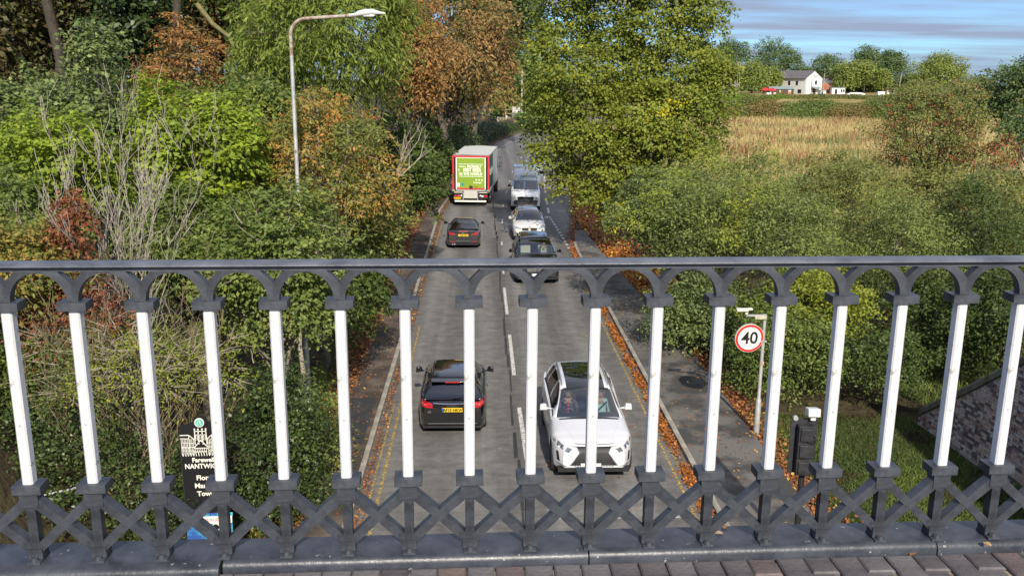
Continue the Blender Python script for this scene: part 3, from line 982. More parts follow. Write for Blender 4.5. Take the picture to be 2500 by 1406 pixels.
def build_car(name, label, cat, loc, rz, sp, paint_, group=None):
    """local frame: +y forward with the front bumper at y = 0, x to the car's right"""
    root = empty(name, loc, rz, label, cat, group)
    L, W2 = sp['L'], sp['W'] / 2
    hood, plan, belt, roof = pch(sp['hood']), pch(sp['plan']), pch(sp['belt']), pch(sp['roof'])
    sc, swt, srt, srb = sp['cowl'], sp['wtop'], sp['rtop'], sp['rbase']
    wr = sp['wr']; sill = sp.get('sill', .24); R = sp['R']; wheels = sp['wheels']
    S = sorted(set([round(x, 3) for x in list(np.linspace(0, .5, 7)) + list(np.linspace(.5, L - .5, 36)) + list(np.linspace(L - .5, L, 7))
                    + [sc, swt, srt, srb] + [w + R * k for w in wheels for k in (-1.12, -1.1, -.9, -.6, -.3, 0, .3, .6, .9, 1.1, 1.12)]
                    + [q for r in sp['side'] for q in r]]))
    S = [s for s in S if 0 <= s <= L]
    lf, lr = sp.get('leanf', .16), sp.get('leanr', .10)
    zmid = sp.get('zmid', .55)
    def lean(s, x, z):
        o = 0
        if s < .7: o += (lf * max(0, (z - zmid) / .45) ** 1.3 + .07 * max(0, (.42 - z) / .25)) * (1 - s / .7)
        if s > L - .7: o -= (lr * max(0, (z - zmid - .1) / .5) + .06 * max(0, (.42 - z) / .25)) * (1 - (L - s) / .7)
        # noses curve back towards the corners
        cf = sp.get('curvef', .22); crr = sp.get('curver', .14)
        if s < .8: o += cf * (abs(x) / W2) ** 2.2 * (1 - s / .8)
        if s > L - .8: o -= crr * (abs(x) / W2) ** 2.2 * (1 - (L - s) / .8)
        return s + o
    incab = lambda s: sc + .12 < s < srb - .08
    def low(s):
        w = plan(s) * W2; zt = hood(s); bl = belt(s)
        zs = zt - sp.get('crown', .09) * (1 if not incab(s) else .2)
        if incab(s): zs = bl - .015; zt = bl
        zb = sill + (.10 if s < .12 or s > L - .12 else 0)
        arch = 0
        for c in wheels:
            q = (R * 1.1) ** 2 - (s - c) ** 2
            if q > 0: arch = max(arch, R + math.sqrt(q) - .01)
        zb = max(zb, arch)
        zb = min(zb, zs - .12)
        h = zs - zb
        return [(w * .93, zb), (w * .985, zb + .05 * min(1, h)), (w, zb + .40 * h), (w * .985, zb + .72 * h), (w * .955, zs - .03), (w * .90, zs + .35 * (zt - zs)), (w * .72, lerp(zs, zt, .72)), (w * .38, lerp(zs, zt, .96)), (0, zt)]
    rows = []
    for s in S:
        p = low(s); full = [(-x, z) for x, z in p] + [(x, z) for x, z in p[-2::-1]]
        rows.append([Vector((x, -lean(s, x, z), z)) for x, z in full])
    n = len(rows[0]); V = [v for r in rows for v in r]
    F = []; 
    for i in range(len(S) - 1):
        mid = (S[i] + S[i + 1]) / 2
        for j in range(n - 1):
            if incab(S[i]) and incab(S[i+1]) and 5 <= j < n - 6: continue
            F.append((i*n+j, i*n+j+1, (i+1)*n+j+1, (i+1)*n+j))
    for e in (0, len(S) - 1):
        for j in range(n // 2):
            F.append((e*n+j, e*n+j+1, e*n+n-2-j, e*n+n-1-j))
    body = MB().add(V, F)
    # underside and inner arches
    body_all = MB(); body_all.add(V, F)
    # ---- greenhouse
    G = sorted(set([round(x, 3) for x in [sc, swt, srt, srb] + list(np.linspace(sc, swt, 6)) + list(np.linspace(swt, srt, 8)) + list(np.linspace(srt, srb, 6)) + [q for r in sp['side'] for q in r]]))
    cw, crw = sp.get('curvew', .16), sp.get('curverw', .10)
    def green(s):
        w = plan(s) * W2; zb = belt(s) - .03; zr = max(roof(s), belt(s) + .004)
        f = min(1, (zr - zb) / max(.2, (roof((swt + srt) / 2) - zb)))
        wb = w * .905; wt = lerp(wb * .97, wr, f)
        dz = min(.075, (zr - zb) * .3)
        return [(wb, zb), (lerp(wb, wt, .42) + .012, lerp(zb, zr - dz, .5)), (wt + .012, zr - dz), (wt * .955, zr - dz * .35), (wt * .80, zr - dz * .08), (wt * .45, zr + .010), (0, zr + .016)]
    def glean(s, x):
        a = abs(x) / W2
        t1 = max(0, 1 - abs(s - sc) / max(.01, (swt - sc))) if s <= swt else 0
        o = 0
        if s <= swt: o += cw * a * a * lerp(1, .45, (s - sc) / (swt - sc)) 
        elif s < srt: o += lerp(cw * .45, -crw * .4, (s - swt) / (srt - swt)) * a * a
        else: o -= crw * a * a * lerp(.4, 1, (s - srt) / max(.01, srb - srt))
        return s + o
    rg = []
    for s in G:
        p = green(s); full = [(-x, z) for x, z in p] + [(x, z) for x, z in p[-2::-1]]
        rg.append([Vector((x, -glean(s, x), z)) for x, z in full])
    gn = len(rg[0]); GV = [v for r in rg for v in r]
    fr, ws, rw, sg = [], [], [], {}
    for i in range(len(G) - 1):
        m = (G[i] + G[i + 1]) / 2
        for j in range(gn - 1):
            q = (i*gn+j, i*gn+j+1, (i+1)*gn+j+1, (i+1)*gn+j)
            jj = j if j < gn // 2 else gn - 2 - j
            if jj >= 3 and m < swt: ws.append(q)
            elif jj >= 3 and m > srt and sp.get('rearglass', True): rw.append(q)
            elif jj <= 1 and any(a < m < b for a, b in sp['side']):
                k = [t for t, (a, b) in enumerate(sp['side']) if a < m < b][0]
                sg.setdefault((k, j < gn // 2), []).append(q)
            else: fr.append(q)
    body.add(GV, fr)
    body_all.add(GV, fr + ws + rw + [q for v in sg.values() for q in v])
    tr = sp.get('roofpaint')
    o = body.build('body', paint_, root, smooth=38)
    # a little thickness on pillars
    md = o.modifiers.new('solid', 'SOLIDIFY'); md.thickness = .02; md.offset = -1
    bvh = BVHTree.FromPolygons([Vector(v) for v in body_all.v], body_all.f)
    def glasspart(nm, qs, m):
        if not qs: return
        used = sorted(set(a for q in qs for a in q)); ix = {a: k for k, a in enumerate(used)}
        g = MB().add([GV[a] for a in used], [tuple(ix[a] for a in q) for q in qs])
        return g.build(nm, m, root, smooth=50)
    glasspart('windscreen', ws, sp.get('wsmat', M_GLASS))
    glasspart('rear_window', rw, sp.get('rwmat', M_GLASSD))
    for k, qs in sg.items(): glasspart('side_window', qs, M_GLASSD)
    # under-tray, cabin floor
    MB().box((0, -L / 2, sill + .04), (W2 * 1.72, L - .35, .10)).build('underbody', M_PLASTIC, root)
    if sc < srb:
        MB().box((0, -(sc + srb) / 2, sill + .22), (W2 * 1.7, srb - sc - .1, .06)).build('cabin_floor', M_SEATD, root)
        db = belt(sc + .3)
        MB().box((0, -(sc + .42), db - .16), (W2 * 1.62, .42, .26)).build('dashboard', M_SEATD, root, bevel=.05)
    # ---- conforming patches
    def hit(a, b, view):
        if view == 'front': o_, d = Vector((a, 2, b)), Vector((0, -1, 0))
        elif view == 'rear': o_, d = Vector((a, -L - 2, b)), Vector((0, 1, 0))
        elif view == 'top': o_, d = Vector((a, -b, 4)), Vector((0, 0, -1))
        elif view == 'right': o_, d = Vector((4, -a, b)), Vector((-1, 0, 0))
        else: o_, d = Vector((-4, -a, b)), Vector((1, 0, 0))
        h = bvh.ray_cast(o_, d)
        for q_ in range(14):
            if h[0] is not None: break
            if view in ('front', 'rear'): o_ = o_ + Vector((-math.copysign(.004, a), 0, -.012))
            else: break
            h = bvh.ray_cast(o_, d)
        if h[0] is None: return None
        return h[0] - d * 1.0 * 0, d
    def patch(nm, m, quads, view='front', nn=(6, 4), off=.008, parent=None, thick=.0):
        g = MB()
        for c in quads:
            V_, idx = [], {}
            for j in range(nn[1] + 1):
                for i in range(nn[0] + 1):
                    u_, v_ = i / nn[0], j / nn[1]
                    a = (c[0][0]*(1-u_)+c[1][0]*u_)*(1-v_) + (c[3][0]*(1-u_)+c[2][0]*u_)*v_
                    b = (c[0][1]*(1-u_)+c[1][1]*u_)*(1-v_) + (c[3][1]*(1-u_)+c[2][1]*u_)*v_
                    h = hit(a, b, view)
                    if h: idx[(i, j)] = len(V_); V_.append(h[0] - h[1] * off)
            Fq = [(idx[(i, j)], idx[(i+1, j)], idx[(i+1, j+1)], idx[(i, j+1)]) for j in range(nn[1]) for i in range(nn[0])
                  if all(k in idx for k in ((i, j), (i+1, j), (i+1, j+1), (i, j+1)))]
            g.add(V_, Fq)
        if not g.f: return None
        ob = g.build(nm, m, parent or root, smooth=60)
        return ob
    # ---- wheels
    for c in wheels:
        for sd_ in (-1, 1):
            x = sd_ * (W2 - .125)
            t = MB().lathe([(R*.66, -.10), (R*.93, -.11), (R, -.075), (R, .075), (R*.93, .11), (R*.66, .10)], 22, 'x').build('tyre', M_TYRE, None, smooth=40)
            w = empty('wheel', (x, -c, R)); w.parent = root
            t.parent = w
            rb = MB().lathe([(R*.67, -.09), (R*.67, .085), (R*.60, .085), (R*.58, .02), (0.001, .03)] if sd_ > 0 else [(R*.67, .09), (R*.67, -.085), (R*.60, -.085), (R*.58, -.02), (0.001, -.03)], 20, 'x')
            for k in range(5):
                a = k * 2 * math.pi / 5
                rb.bar((sd_ * .065, 0, 0), (sd_ * .075, math.cos(a) * R * .62, math.sin(a) * R * .62), .05, .03)
            rb.build('rim', sp.get('rim', M_ALLOY), w)
    # ---- seats
    sm = sp.get('seat', M_SEATD)
    def seat(x, s, z, w=.5):
        g = MB().box((x, -s, z + .10), (w, .5, .16)).box((x, -(s + .30), z + .42), (w * .95, .14, .62), Matrix.Rotation(rad(14), 3, 'X')).box((x, -(s + .39), z + .82), (w * .5, .09, .17), Matrix.Rotation(rad(10), 3, 'X'))
        g.build('seat', sm, root, bevel=.045)
    if sp.get('seats'):
        for x, s, z in sp['seats']: seat(x, s, z)
        for x, s, z in sp.get('bench', []):
            MB().box((x, -s, z + .1), (1.2, .5, .16)).box((x, -(s + .3), z + .42), (1.25, .14, .6), Matrix.Rotation(rad(14), 3, 'X')).build('rear_seat', sm, root, bevel=.05)
    # ---- mirrors
    for sd_ in (-1, 1):
        s, z = sp['mirror']; x = sd_ * (W2 * plan(s) * .90)
        g = MB().box((x + sd_ * .20, -s, z + .04), (.20, .12, .15), Matrix.Rotation(-sd_ * .22, 3, 'Z') @ Matrix.Rotation(sd_ * .12, 3, 'Y'), taper=.7); g.bar((x - sd_ * .03, -s - .02, z - .03), (x + sd_ * .14, -s, z + .01), .05, .04)
        g.build('mirror', sp.get('mirrormat', paint_), root, bevel=.05)
    return root, patch, hit, bvh, dict(L=L, W2=W2, belt=belt, roof=roof, hood=hood, sc=sc, swt=swt, srt=srt, srb=srb)

def quads(*pts): return [list(pts)]
def sym(q): return [q, [(-a, b) for a, b in q]]
def plate(root, hit, txt, z, view, L, m=M_PLATEY, x=0, w=.52, h=.115, tilt=8, band=True):
    p = hit(x, z, view)[0]; sgn = 1 if view == 'front' else -1
    pr = empty('number_plate', (x, p.y + sgn * .02, z)); pr.parent = root
    pr.rotation_euler = (rad(-tilt) if sgn > 0 else rad(tilt), 0, 0)
    MB().box((0, 0, 0), (w, .014, h)).build('plate_board', m, pr, bevel=.004)
    if band:
        MB().box((-sgn * (-1) * 0 + (w / 2 - .022) * (-1 if sgn < 0 else 1), sgn * .0085, 0), (.04, .004, h * .96)).build('country_band', M_BLUEB, pr)
    if txt:
        text('lettering', txt, h * .95, M_INK, pr, (.015 if sgn < 0 else -.015, sgn * .011, -.002), (rad(90), 0, 0 if sgn < 0 else rad(180)), bold=.0035, sx=.93)
    return pr

# ---------------------------------------------------------------- black hatchback, nearest on the left
P_BLACK = carpaint('black_car_paint', (.006, .006, .007), rough=.2)
P_BLACK2 = carpaint('deep_black_car_paint', (.008, .008, .009), rough=.2)
P_WHITE = carpaint('pearl_white_car_paint', (.56, .57, .60), rough=.3)
P_WHITE2 = carpaint('white_car_paint', (.64, .63, .61), rough=.3)
P_VAN = carpaint('van_white_paint', (.84, .85, .86), rough=.35)
P_GREY = carpaint('dark_grey_metallic_paint', (.045, .045, .050), .5, rough=.3)
P_SILVER = carpaint('pale_blue_silver_paint', (.30, .36, .38), .4, rough=.3)

sp = dict(L=4.29, W=1.765, R=.315, wheels=(.82, 3.40), plan=[(0, .80), (.12, .90), (.5, .975), (1.2, 1), (3.2, 1), (3.9, .965), (4.2, .90), (4.29, .84)],
          hood=[(0, .62), (.25, .74), (1.05, .93), (1.5, .97), (3.9, 1.02), (4.2, .98), (4.29, .92)], belt=[(0, .88), (1.0, .93), (2.5, .97), (3.8, 1.03), (4.29, .98)],
          roof=[(1.15, .94), (1.95, 1.36), (2.5, 1.43), (3.1, 1.425), (3.7, 1.345), (4.12, 1.0), (4.29, .95)], cowl=1.15, wtop=1.95, rtop=3.66, rbase=4.14, wr=.565,
          side=[(1.55, 2.50), (2.58, 3.35), (3.42, 3.66)], mirror=(1.75, .98), seats=[(-.37, 2.15, .42), (.37, 2.15, .42)], bench=[(0, 3.0, .42)], mirrormat=P_BLACK, leanr=.05, curverw=.06)
A3 = Vector((-.73, 25.75, 0))
car, patch, hit, bvh, q = build_car('black_hatchback', 'black hatchback seen from behind, nearest car in the left lane, yellow plate', 'car', A3, 0, sp, P_BLACK)
L = q['L']
M_BLKGLASS = mat('black_glass_roof', (.004, .005, .006), .04, var=.1, coat=1)
patch('sunroof', M_BLKGLASS, quads((-.50, 2.02), (.50, 2.02), (.50, 3.5), (-.50, 3.5)), 'top', (8, 8), .006)
patch('roof_edge_seam', M_GREYD, sym([(.535, 2.0), (.548, 2.0), (.548, 3.55), (.535, 3.55)]), 'top', (1, 8), .008)
o_ = MB().box((0, -(3.72), 1.372), (1.12, .20, .028), Matrix.Rotation(rad(6), 3, 'X')).build('roof_spoiler', P_BLACK, car, bevel=.012)
MB().box((0, -3.835, 1.362), (.38, .012, .028)).build('high_brake_light', M_RED, car)
MB().bar((.0, -4.135, 1.045), (.42, -4.06, 1.085), .018, .014).build('rear_wiper', M_PLASTIC, car)
for sd_ in (-1, 1):
    r = patch('tail_light', M_RED, [[(sd_ * .50, .80), (sd_ * .86, .84), (sd_ * .86, .98), (sd_ * .50, .92)]], 'rear', (8, 4), .012)
    patch('reflector', M_REDL, [[(sd_ * .66, .87), (sd_ * .84, .89), (sd_ * .84, .925), (sd_ * .66, .895)]], 'rear', (4, 1), .016)
patch('chrome_strip', M_CHROME, quads((-.48, .925), (.48, .925), (.48, .942), (-.48, .942)), 'rear', (8, 1), .014)
for k in range(4):
    p = hit(-.10 + k * .065, .885, 'rear')[0]
    pts = [(p.x + .034 * math.cos(t), p.y - .016, p.z + .034 * math.sin(t)) for t in np.linspace(0, 2 * math.pi, 13)]
    MB().tube(pts, .007, 5, cap=False).build('badge_ring', M_CHROME, car)
plate(car, hit, 'RF10 HKW', .755, 'rear', L)
patch('bumper_seam', M_GREYD, quads((-.8, .645), (.8, .645), (.8, .655), (-.8, .655)), 'rear', (10, 1), .008)
patch('bumper_chrome_line', M_ALLOY, quads((-.62, .375), (.62, .375), (.62, .395), (-.62, .395)), 'rear', (10, 1), .010)
patch('diffuser', M_PLASTIC, quads((-.7, .25), (.7, .25), (.7, .35), (-.7, .35)), 'rear', (10, 2), .006)
p = hit(-.60, .80, 'rear')[0]
text('lettering', 'A3', .07, M_CHROME, car, (-.58, p.y - .02, .70), (rad(90), 0, 0), bold=.003)
for sd_ in ('left', 'right'):
    patch('door_seam', M_GREYD, [[(1.45, .42), (1.46, .42), (1.46, .93), (1.45, .93)], [(2.53, .32), (2.54, .32), (2.54, .95), (2.53, .95)]], sd_, (1, 8), .006)
    patch('window_trim', M_PLASTIC, [[(1.5, .955), (3.7, 1.0), (3.7, 1.025), (1.5, .975)]], sd_, (12, 1), .008)
    patch('door_handle', P_BLACK, [[(2.28, .86), (2.46, .865), (2.46, .89), (2.28, .885)], [(3.12, .875), (3.30, .88), (3.30, .905), (3.12, .90)]], sd_, (3, 1), .03)
    patch('headlight', M_LAMP, [[(.18, .60), (.55, .66), (.50, .78), (.20, .70)]], sd_, (4, 3), .008)

# ---------------------------------------------------------------- white SUV with two people, nearest on the right
sp = dict(L=4.89, W=1.895, R=.37, wheels=(.93, 3.72), plan=[(0, .74), (.10, .86), (.35, .945), (.8, .985), (1.3, .985), (2.4, .98), (3.6, 1), (4.4, .96), (4.75, .90), (4.89, .84)],
          crown=.065, hood=[(0, .90), (.18, .975), (.55, 1.02), (1.15, 1.10), (1.45, 1.13), (4.4, 1.16), (4.89, 1.05)], belt=[(0, 1.0), (1.1, 1.08), (2.5, 1.10), (3.6, 1.18), (4.5, 1.25), (4.89, 1.15)],
          roof=[(1.28, 1.10), (2.10, 1.56), (2.6, 1.66), (3.3, 1.68), (4.2, 1.60), (4.72, 1.22), (4.89, 1.15)], cowl=1.28, wtop=2.12, rtop=4.22, rbase=4.72, wr=.60,
          side=[(1.72, 2.62), (2.70, 3.60), (3.68, 4.05)], mirror=(1.95, 1.13), seats=[(-.40, 2.38, .60), (.40, 2.38, .60)], bench=[(0, 3.35, .60)], curvef=.34, curvew=.24, sill=.28, zmid=.60, leanf=.22)
LX = Vector((2.56, 18.72, 0))
car, patch, hit, bvh, q = build_car('white_suv', 'white SUV with a glass roof and hourglass grille, nearest car in the right lane', 'car', LX, math.pi, sp, P_WHITE)
L = q['L']
patch('glass_roof', M_BLKGLASS, quads((-.47, 2.16), (.47, 2.16), (.47, 3.95), (-.47, 3.95)), 'top', (10, 10), .007)
for sd_ in (-1, 1):
    pts = []
    for s in np.linspace(2.3, 4.0, 9):
        h = hit(sd_ * .565, s, 'top')[0]; pts.append((h.x, h.y, h.z + (.035 if 2.35 < s < 3.95 else .01)))
    MB().tube(pts, .016, 6).build('roof_rail', mat('dull_silver', (.45, .46, .48), .35, metal=.7, var=.05), car)
patch('grille', M_PLASTIC, [[(-.32, .72), (.32, .72), (.40, .885), (-.40, .885)], [(-.60, .33), (.60, .33), (.32, .72), (-.32, .72)]], 'front', (12, 8), .010)
# the mesh of the grille: small bright dashes
g = MB()
for r_ in range(13):
    z = .37 + r_ * .041
    wz = lerp(.56, .30, (z - .36) / .34) if z < .70 else lerp(.30, .39, (z - .70) / .19)
    k = -10
    while k <= 10:
        x = k * .066 + (.033 if r_ % 2 else 0)
        if abs(x) < wz - .03:
            h = hit(x, z, 'front')
            if h: g.box((h[0].x, h[0].y + .014, z), (.040, .008, .010), Matrix.Rotation((1 if x > 0 else -1) * .45, 3, 'Y'))
        k += 1
g.build('grille_mesh', mat('grille_grey', (.12, .125, .13), .4, metal=.5, var=.1), car)
patch('grille_surround', M_CHROME, sum([sym([(.395, .885), (.415, .89), (.335, .72), (.315, .72)]), sym([(.315, .72), (.335, .72), (.625, .33), (.60, .33)])], []), 'front', (2, 8), .014)
h = hit(0, .80, 'front')[0]
bt = MB().lathe([(.075, 0), (.075, .012), (.0, .018)], 20, 'y', c=(0, h.y + .012, .80)).build('badge_disc', M_PLASTIC, car)
pts = [(.078 * math.cos(t), h.y + .03, .80 + .058 * math.sin(t)) for t in np.linspace(0, 2 * math.pi, 17)]
MB().tube(pts, .007, 5, cap=False).bar((-.02, h.y + .032, .83), (-.04, h.y + .032, .785), .012, .008).bar((-.04, h.y + .032, .785), (.05, h.y + .032, .785), .012, .008).build('badge', M_CHROME, car)
for sd_ in (-1, 1):
    patch('headlight', M_LAMP, [[(sd_ * .48, .80), (sd_ * .58, .725), (sd_ * .90, .85), (sd_ * .90, .955)]], 'front', (8, 4), .010)
    patch('headlight_inner', M_PLASTIC, [[(sd_ * .56, .80), (sd_ * .62, .77), (sd_ * .86, .87), (sd_ * .86, .92)]], 'front', (6, 2), .014)
    patch('running_light', M_LAMPW, [[(sd_ * .47, .785), (sd_ * .52, .735), (sd_ * .80, .80), (sd_ * .80, .825)]], 'front', (5, 1), .018)
    patch('fog_recess', M_PLASTIC, [[(sd_ * .77, .50), (sd_ * .83, .52), (sd_ * .85, .70), (sd_ * .80, .72)]], 'front', (3, 6), .008)
    patch('lower_lamp', M_LAMP, [[(sd_ * .60, .40), (sd_ * .80, .42), (sd_ * .83, .475), (sd_ * .66, .435)]], 'front', (5, 2), .010)
    patch('bonnet_crease', mat('pearl_crease', (.50, .50, .52), .3, var=.03, coat=1), [[(sd_ * .42, .35), (sd_ * .43, .35), (sd_ * .735, 1.28), (sd_ * .722, 1.28)]], 'top', (1, 14), .004)
patch('bonnet_seam', M_GREYD, quads((-.44, .925), (.44, .925), (.44, .932), (-.44, .932)), 'front', (10, 1), .012)
patch('front_skirt', M_CHROME, quads((-.58, .285), (.58, .285), (.56, .315), (-.56, .315)), 'front', (10, 1), .020)
patch('lower_lip', M_PLASTIC, quads((-.84, .25), (.84, .25), (.84, .285), (-.84, .285)), 'front', (12, 1), .01)
plate(car, hit, 'E', .43, 'front', L, M_PLATEW, x=.07, w=.46, band=False)
patch('windscreen_band', M_PLASTIC, quads((-.70, 1.27), (.70, 1.27), (.72, 1.34), (-.72, 1.34)), 'top', (12, 2), .003)
patch('windscreen_header', M_PLASTIC, quads((-.56, 2.11), (.56, 2.11), (.56, 2.17), (-.56, 2.17)), 'top', (8, 2), .009)
for sd_ in ('left', 'right'):
    patch('door_seam', M_GREYD, [[(1.55, .45), (1.56, .45), (1.60, 1.06), (1.59, 1.06)], [(2.66, .35), (2.67, .35), (2.67, 1.08), (2.66, 1.08)]], sd_, (1, 8), .006)
    patch('window_trim', M_PLASTIC, [[(1.55, 1.07), (4.0, 1.19), (4.0, 1.22), (1.55, 1.10)]], sd_, (12, 1), .008)
    patch('door_handle', P_WHITE, [[(2.40, .98), (2.60, .985), (2.60, 1.01), (2.40, 1.005)], [(3.34, 1.0), (3.54, 1.01), (3.54, 1.035), (3.34, 1.025)]], sd_, (3, 1), .03)
MB().tube([(.40 + .17 * math.cos(t), -1.93 + .05 * math.sin(t), 1.03 + .16 * math.sin(t)) for t in np.linspace(0, 2*math.pi, 17)], .016, 6).build('steering_wheel', M_PLASTIC, car)

# ---------------------------------------------------------------- black SUV passing behind the handrail
sp = dict(L=4.92, W=2.0, R=.37, wheels=(.92, 3.9), plan=[(0, .84), (.08, .92), (.4, .98), (1.2, 1), (4.0, 1), (4.6, .95), (4.92, .86)],
          hood=[(0, .92), (.15, 1.02), (.6, 1.08), (1.35, 1.14), (4.4, 1.18), (4.92, 1.1)], belt=[(0, 1.0), (1.3, 1.12), (3.8, 1.16), (4.6, 1.2), (4.92, 1.1)],
          roof=[(1.35, 1.13), (2.15, 1.66), (2.7, 1.74), (3.4, 1.75), (4.3, 1.68), (4.78, 1.22), (4.92, 1.15)], cowl=1.35, wtop=2.15, rtop=4.35, rbase=4.78, wr=.64,
          side=[(1.8, 2.7), (2.78, 3.7), (3.78, 4.2)], mirror=(1.95, 1.16), seats=[(-.41, 2.4, .62), (.41, 2.4, .62)], bench=[(0, 3.4, .6)], seat=M_CREAM, sill=.27, zmid=.6, curvef=.16, mirrormat=P_BLACK2)
car, patch, hit, bvh, q = build_car('black_suv', 'black SUV with cream seats coming towards the bridge, partly behind the handrail', 'car', (2.46, 38.3, 0), math.pi, sp, P_BLACK2)
patch('bonnet_vents', M_GREYD, sym([(.30, 1.1), (.62, 1.15), (.62, 1.2), (.30, 1.15)]), 'top', (4, 1), .006)
g = MB()
for k in range(-7, 8):
    if k == 0: continue
    h = hit(k * .055 + (.02 if k > 0 else -.02), .75, 'front')[0]
    g.box((h.x, h.y + .02, .76), (.022, .03, .30))
patch('grille', M_PLASTIC, quads((-.45, .60), (.45, .60), (.47, .93), (-.47, .93)), 'front', (8, 4), .006)
g.build('grille_slats', M_CHROME, car)
for sd_ in (-1, 1):
    patch('headlight', M_LAMP, [[(sd_ * .52, .74), (sd_ * .92, .78), (sd_ * .93, .90), (sd_ * .52, .86)]], 'front', (6, 3), .010)
    patch('air_intake', M_PLASTIC, [[(sd_ * .5, .36), (sd_ * .88, .40), (sd_ * .85, .56), (sd_ * .55, .5)]], 'front', (6, 3), .010)
    patch('chrome_winglet', M_CHROME, [[(sd_ * .55, .57), (sd_ * .82, .585), (sd_ * .82, .605), (sd_ * .55, .59)]], 'front', (4, 1), .014)
plate(car, hit, '', .47, 'front', 4.9, M_PLATEW)

# ---------------------------------------------------------------- white crossover behind it
sp = dict(L=4.36, W=1.824, R=.35, wheels=(.85, 3.52), plan=[(0, .82), (.08, .90), (.4, .97), (1.1, 1), (3.5, 1), (4.1, .95), (4.36, .86)],
          hood=[(0, .80), (.15, .90), (.6, .98), (1.2, 1.05), (3.9, 1.12), (4.36, 1.0)], belt=[(0, .95), (1.2, 1.03), (3.4, 1.10), (4.1, 1.15), (4.36, 1.05)],
          roof=[(1.22, 1.04), (1.95, 1.46), (2.5, 1.53), (3.1, 1.52), (3.75, 1.43), (4.2, 1.12), (4.36, 1.05)], cowl=1.22, wtop=1.97, rtop=3.7, rbase=4.2, wr=.58,
          side=[(1.6, 2.45), (2.53, 3.3), (3.38, 3.65)], mirror=(1.78, 1.06), seats=[(-.38, 2.2, .5), (.38, 2.2, .5)], bench=[(0, 3.0, .5)], sill=.26, curvef=.2)
car, patch, hit, bvh, q = build_car('white_crossover', 'white crossover car with twin dark grille openings between the van and the black SUV', 'car', (2.66, 48.6, 0), math.pi, sp, P_WHITE2)
for sd_ in (-1, 1):
    patch('grille', M_PLASTIC, [[(sd_ * .06, .63), (sd_ * .40, .63), (sd_ * .43, .76), (sd_ * .05, .77)]], 'front', (5, 3), .008)
    patch('grille_frame', M_CHROME, [[(sd_ * .05, .765), (sd_ * .43, .755), (sd_ * .43, .775), (sd_ * .05, .785)]], 'front', (5, 1), .014)
    patch('headlight', mat('blue_tinted_lamp', (.32, .45, .52), .12, metal=.4, var=.5, vscale=22, coat=1), [[(sd_ * .47, .72), (sd_ * .80, .75), (sd_ * .84, .87), (sd_ * .50, .80)]], 'front', (6, 3), .010)
    patch('air_intake', M_PLASTIC, [[(sd_ * .52, .42), (sd_ * .76, .36), (sd_ * .82, .60), (sd_ * .74, .56)]], 'front', (4, 3), .010)
h = hit(0, .84, 'front')[0]
MB().lathe([(.045, 0), (.045, .01), (0, .015)], 16, 'y', c=(0, h.y + .012, .84)).build('badge', mat('blue_badge', (.05, .12, .3), .3, var=.3, vscale=30), car)
plate(car, hit, '', .50, 'front', 4.3, M_PLATEW)
patch('lower_grille', M_PLASTIC, quads((-.45, .34), (.45, .34), (.40, .44), (-.40, .44)), 'front', (6, 2), .008)

# ---------------------------------------------------------------- grey coupe with the yellow plate
sp = dict(L=4.64, W=1.825, R=.33, wheels=(.82, 3.63), plan=[(0, .80), (.1, .90), (.5, .97), (1.3, 1), (3.6, 1), (4.3, .95), (4.56, .88), (4.64, .84)],
          hood=[(0, .64), (.2, .74), (.8, .86), (1.5, .93), (3.7, .98), (4.45, .98), (4.60, .96), (4.64, .90)], belt=[(0, .85), (1.5, .93), (3.4, .97), (4.2, .98), (4.64, .95)],
          roof=[(1.5, .93), (2.25, 1.30), (2.75, 1.375), (3.2, 1.36), (3.55, 1.27), (4.15, 1.0), (4.3, .98)], cowl=1.5, wtop=2.27, rtop=3.35, rbase=4.12, wr=.55,
          side=[(1.95, 3.0), (3.06, 3.6)], mirror=(2.05, .98), seats=[(-.37, 2.4, .40), (.37, 2.4, .40)], bench=[(0, 3.1, .36)], sill=.22, rwmat=glassmat('rear_glass_blue', (.35, .40, .45), .12), mirrormat=P_BLACK, curverw=.12)
car, patch, hit, bvh, q = build_car('grey_coupe', 'dark grey coupe driving away behind the lorry, yellow number plate', 'car', (-.93, 51.2, 0), 0, sp, P_GREY)
for sd_ in (-1, 1):
    patch('tail_light', M_RED, [[(sd_ * .42, .76), (sd_ * .86, .80), (sd_ * .86, .93), (sd_ * .46, .845)]], 'rear', (8, 4), .012)
    patch('reflector', M_RED, [[(sd_ * .42, .385), (sd_ * .70, .395), (sd_ * .72, .43), (sd_ * .42, .415)]], 'rear', (4, 1), .014)
patch('high_brake_light', M_REDL, quads((-.24, .935), (.24, .935), (.24, .958), (-.24, .958)), 'rear', (6, 1), .012)
patch('boot_lip', M_PLASTIC, quads((-.42, .60), (.42, .60), (.48, .66), (-.48, .66)), 'rear', (6, 1), .010)
plate(car, hit, 'YL67 JYX', .745, 'rear', 4.64, band=False)
patch('bumper_line', M_CHROME, quads((-.36, .44), (.36, .44), (.36, .46), (-.36, .46)), 'rear', (6, 1), .012)
patch('diffuser', M_PLASTIC, quads((-.75, .22), (.75, .22), (.72, .33), (-.72, .33)), 'rear', (8, 2), .010)
for k in (-.56, -.45):
    MB().lathe([(.030, -.06), (.042, -.06), (.042, .05), (.030, .05)], 14, 'y', c=(k, -4.62, .29)).build('exhaust_pipe', M_CHROME, car)
h = hit(0, .875, 'rear')[0]
MB().lathe([(.0, -.004), (.042, 0), (.042, .01)], 16, 'y', c=(0, h.y - .014, .875)).build('badge', M_CHROME, car)
for sd_ in ('left', 'right'):
    patch('window_trim', M_CHROME, [[(1.9, .945), (3.7, .985), (3.7, 1.0), (1.9, .96)]], sd_, (12, 1), .008)

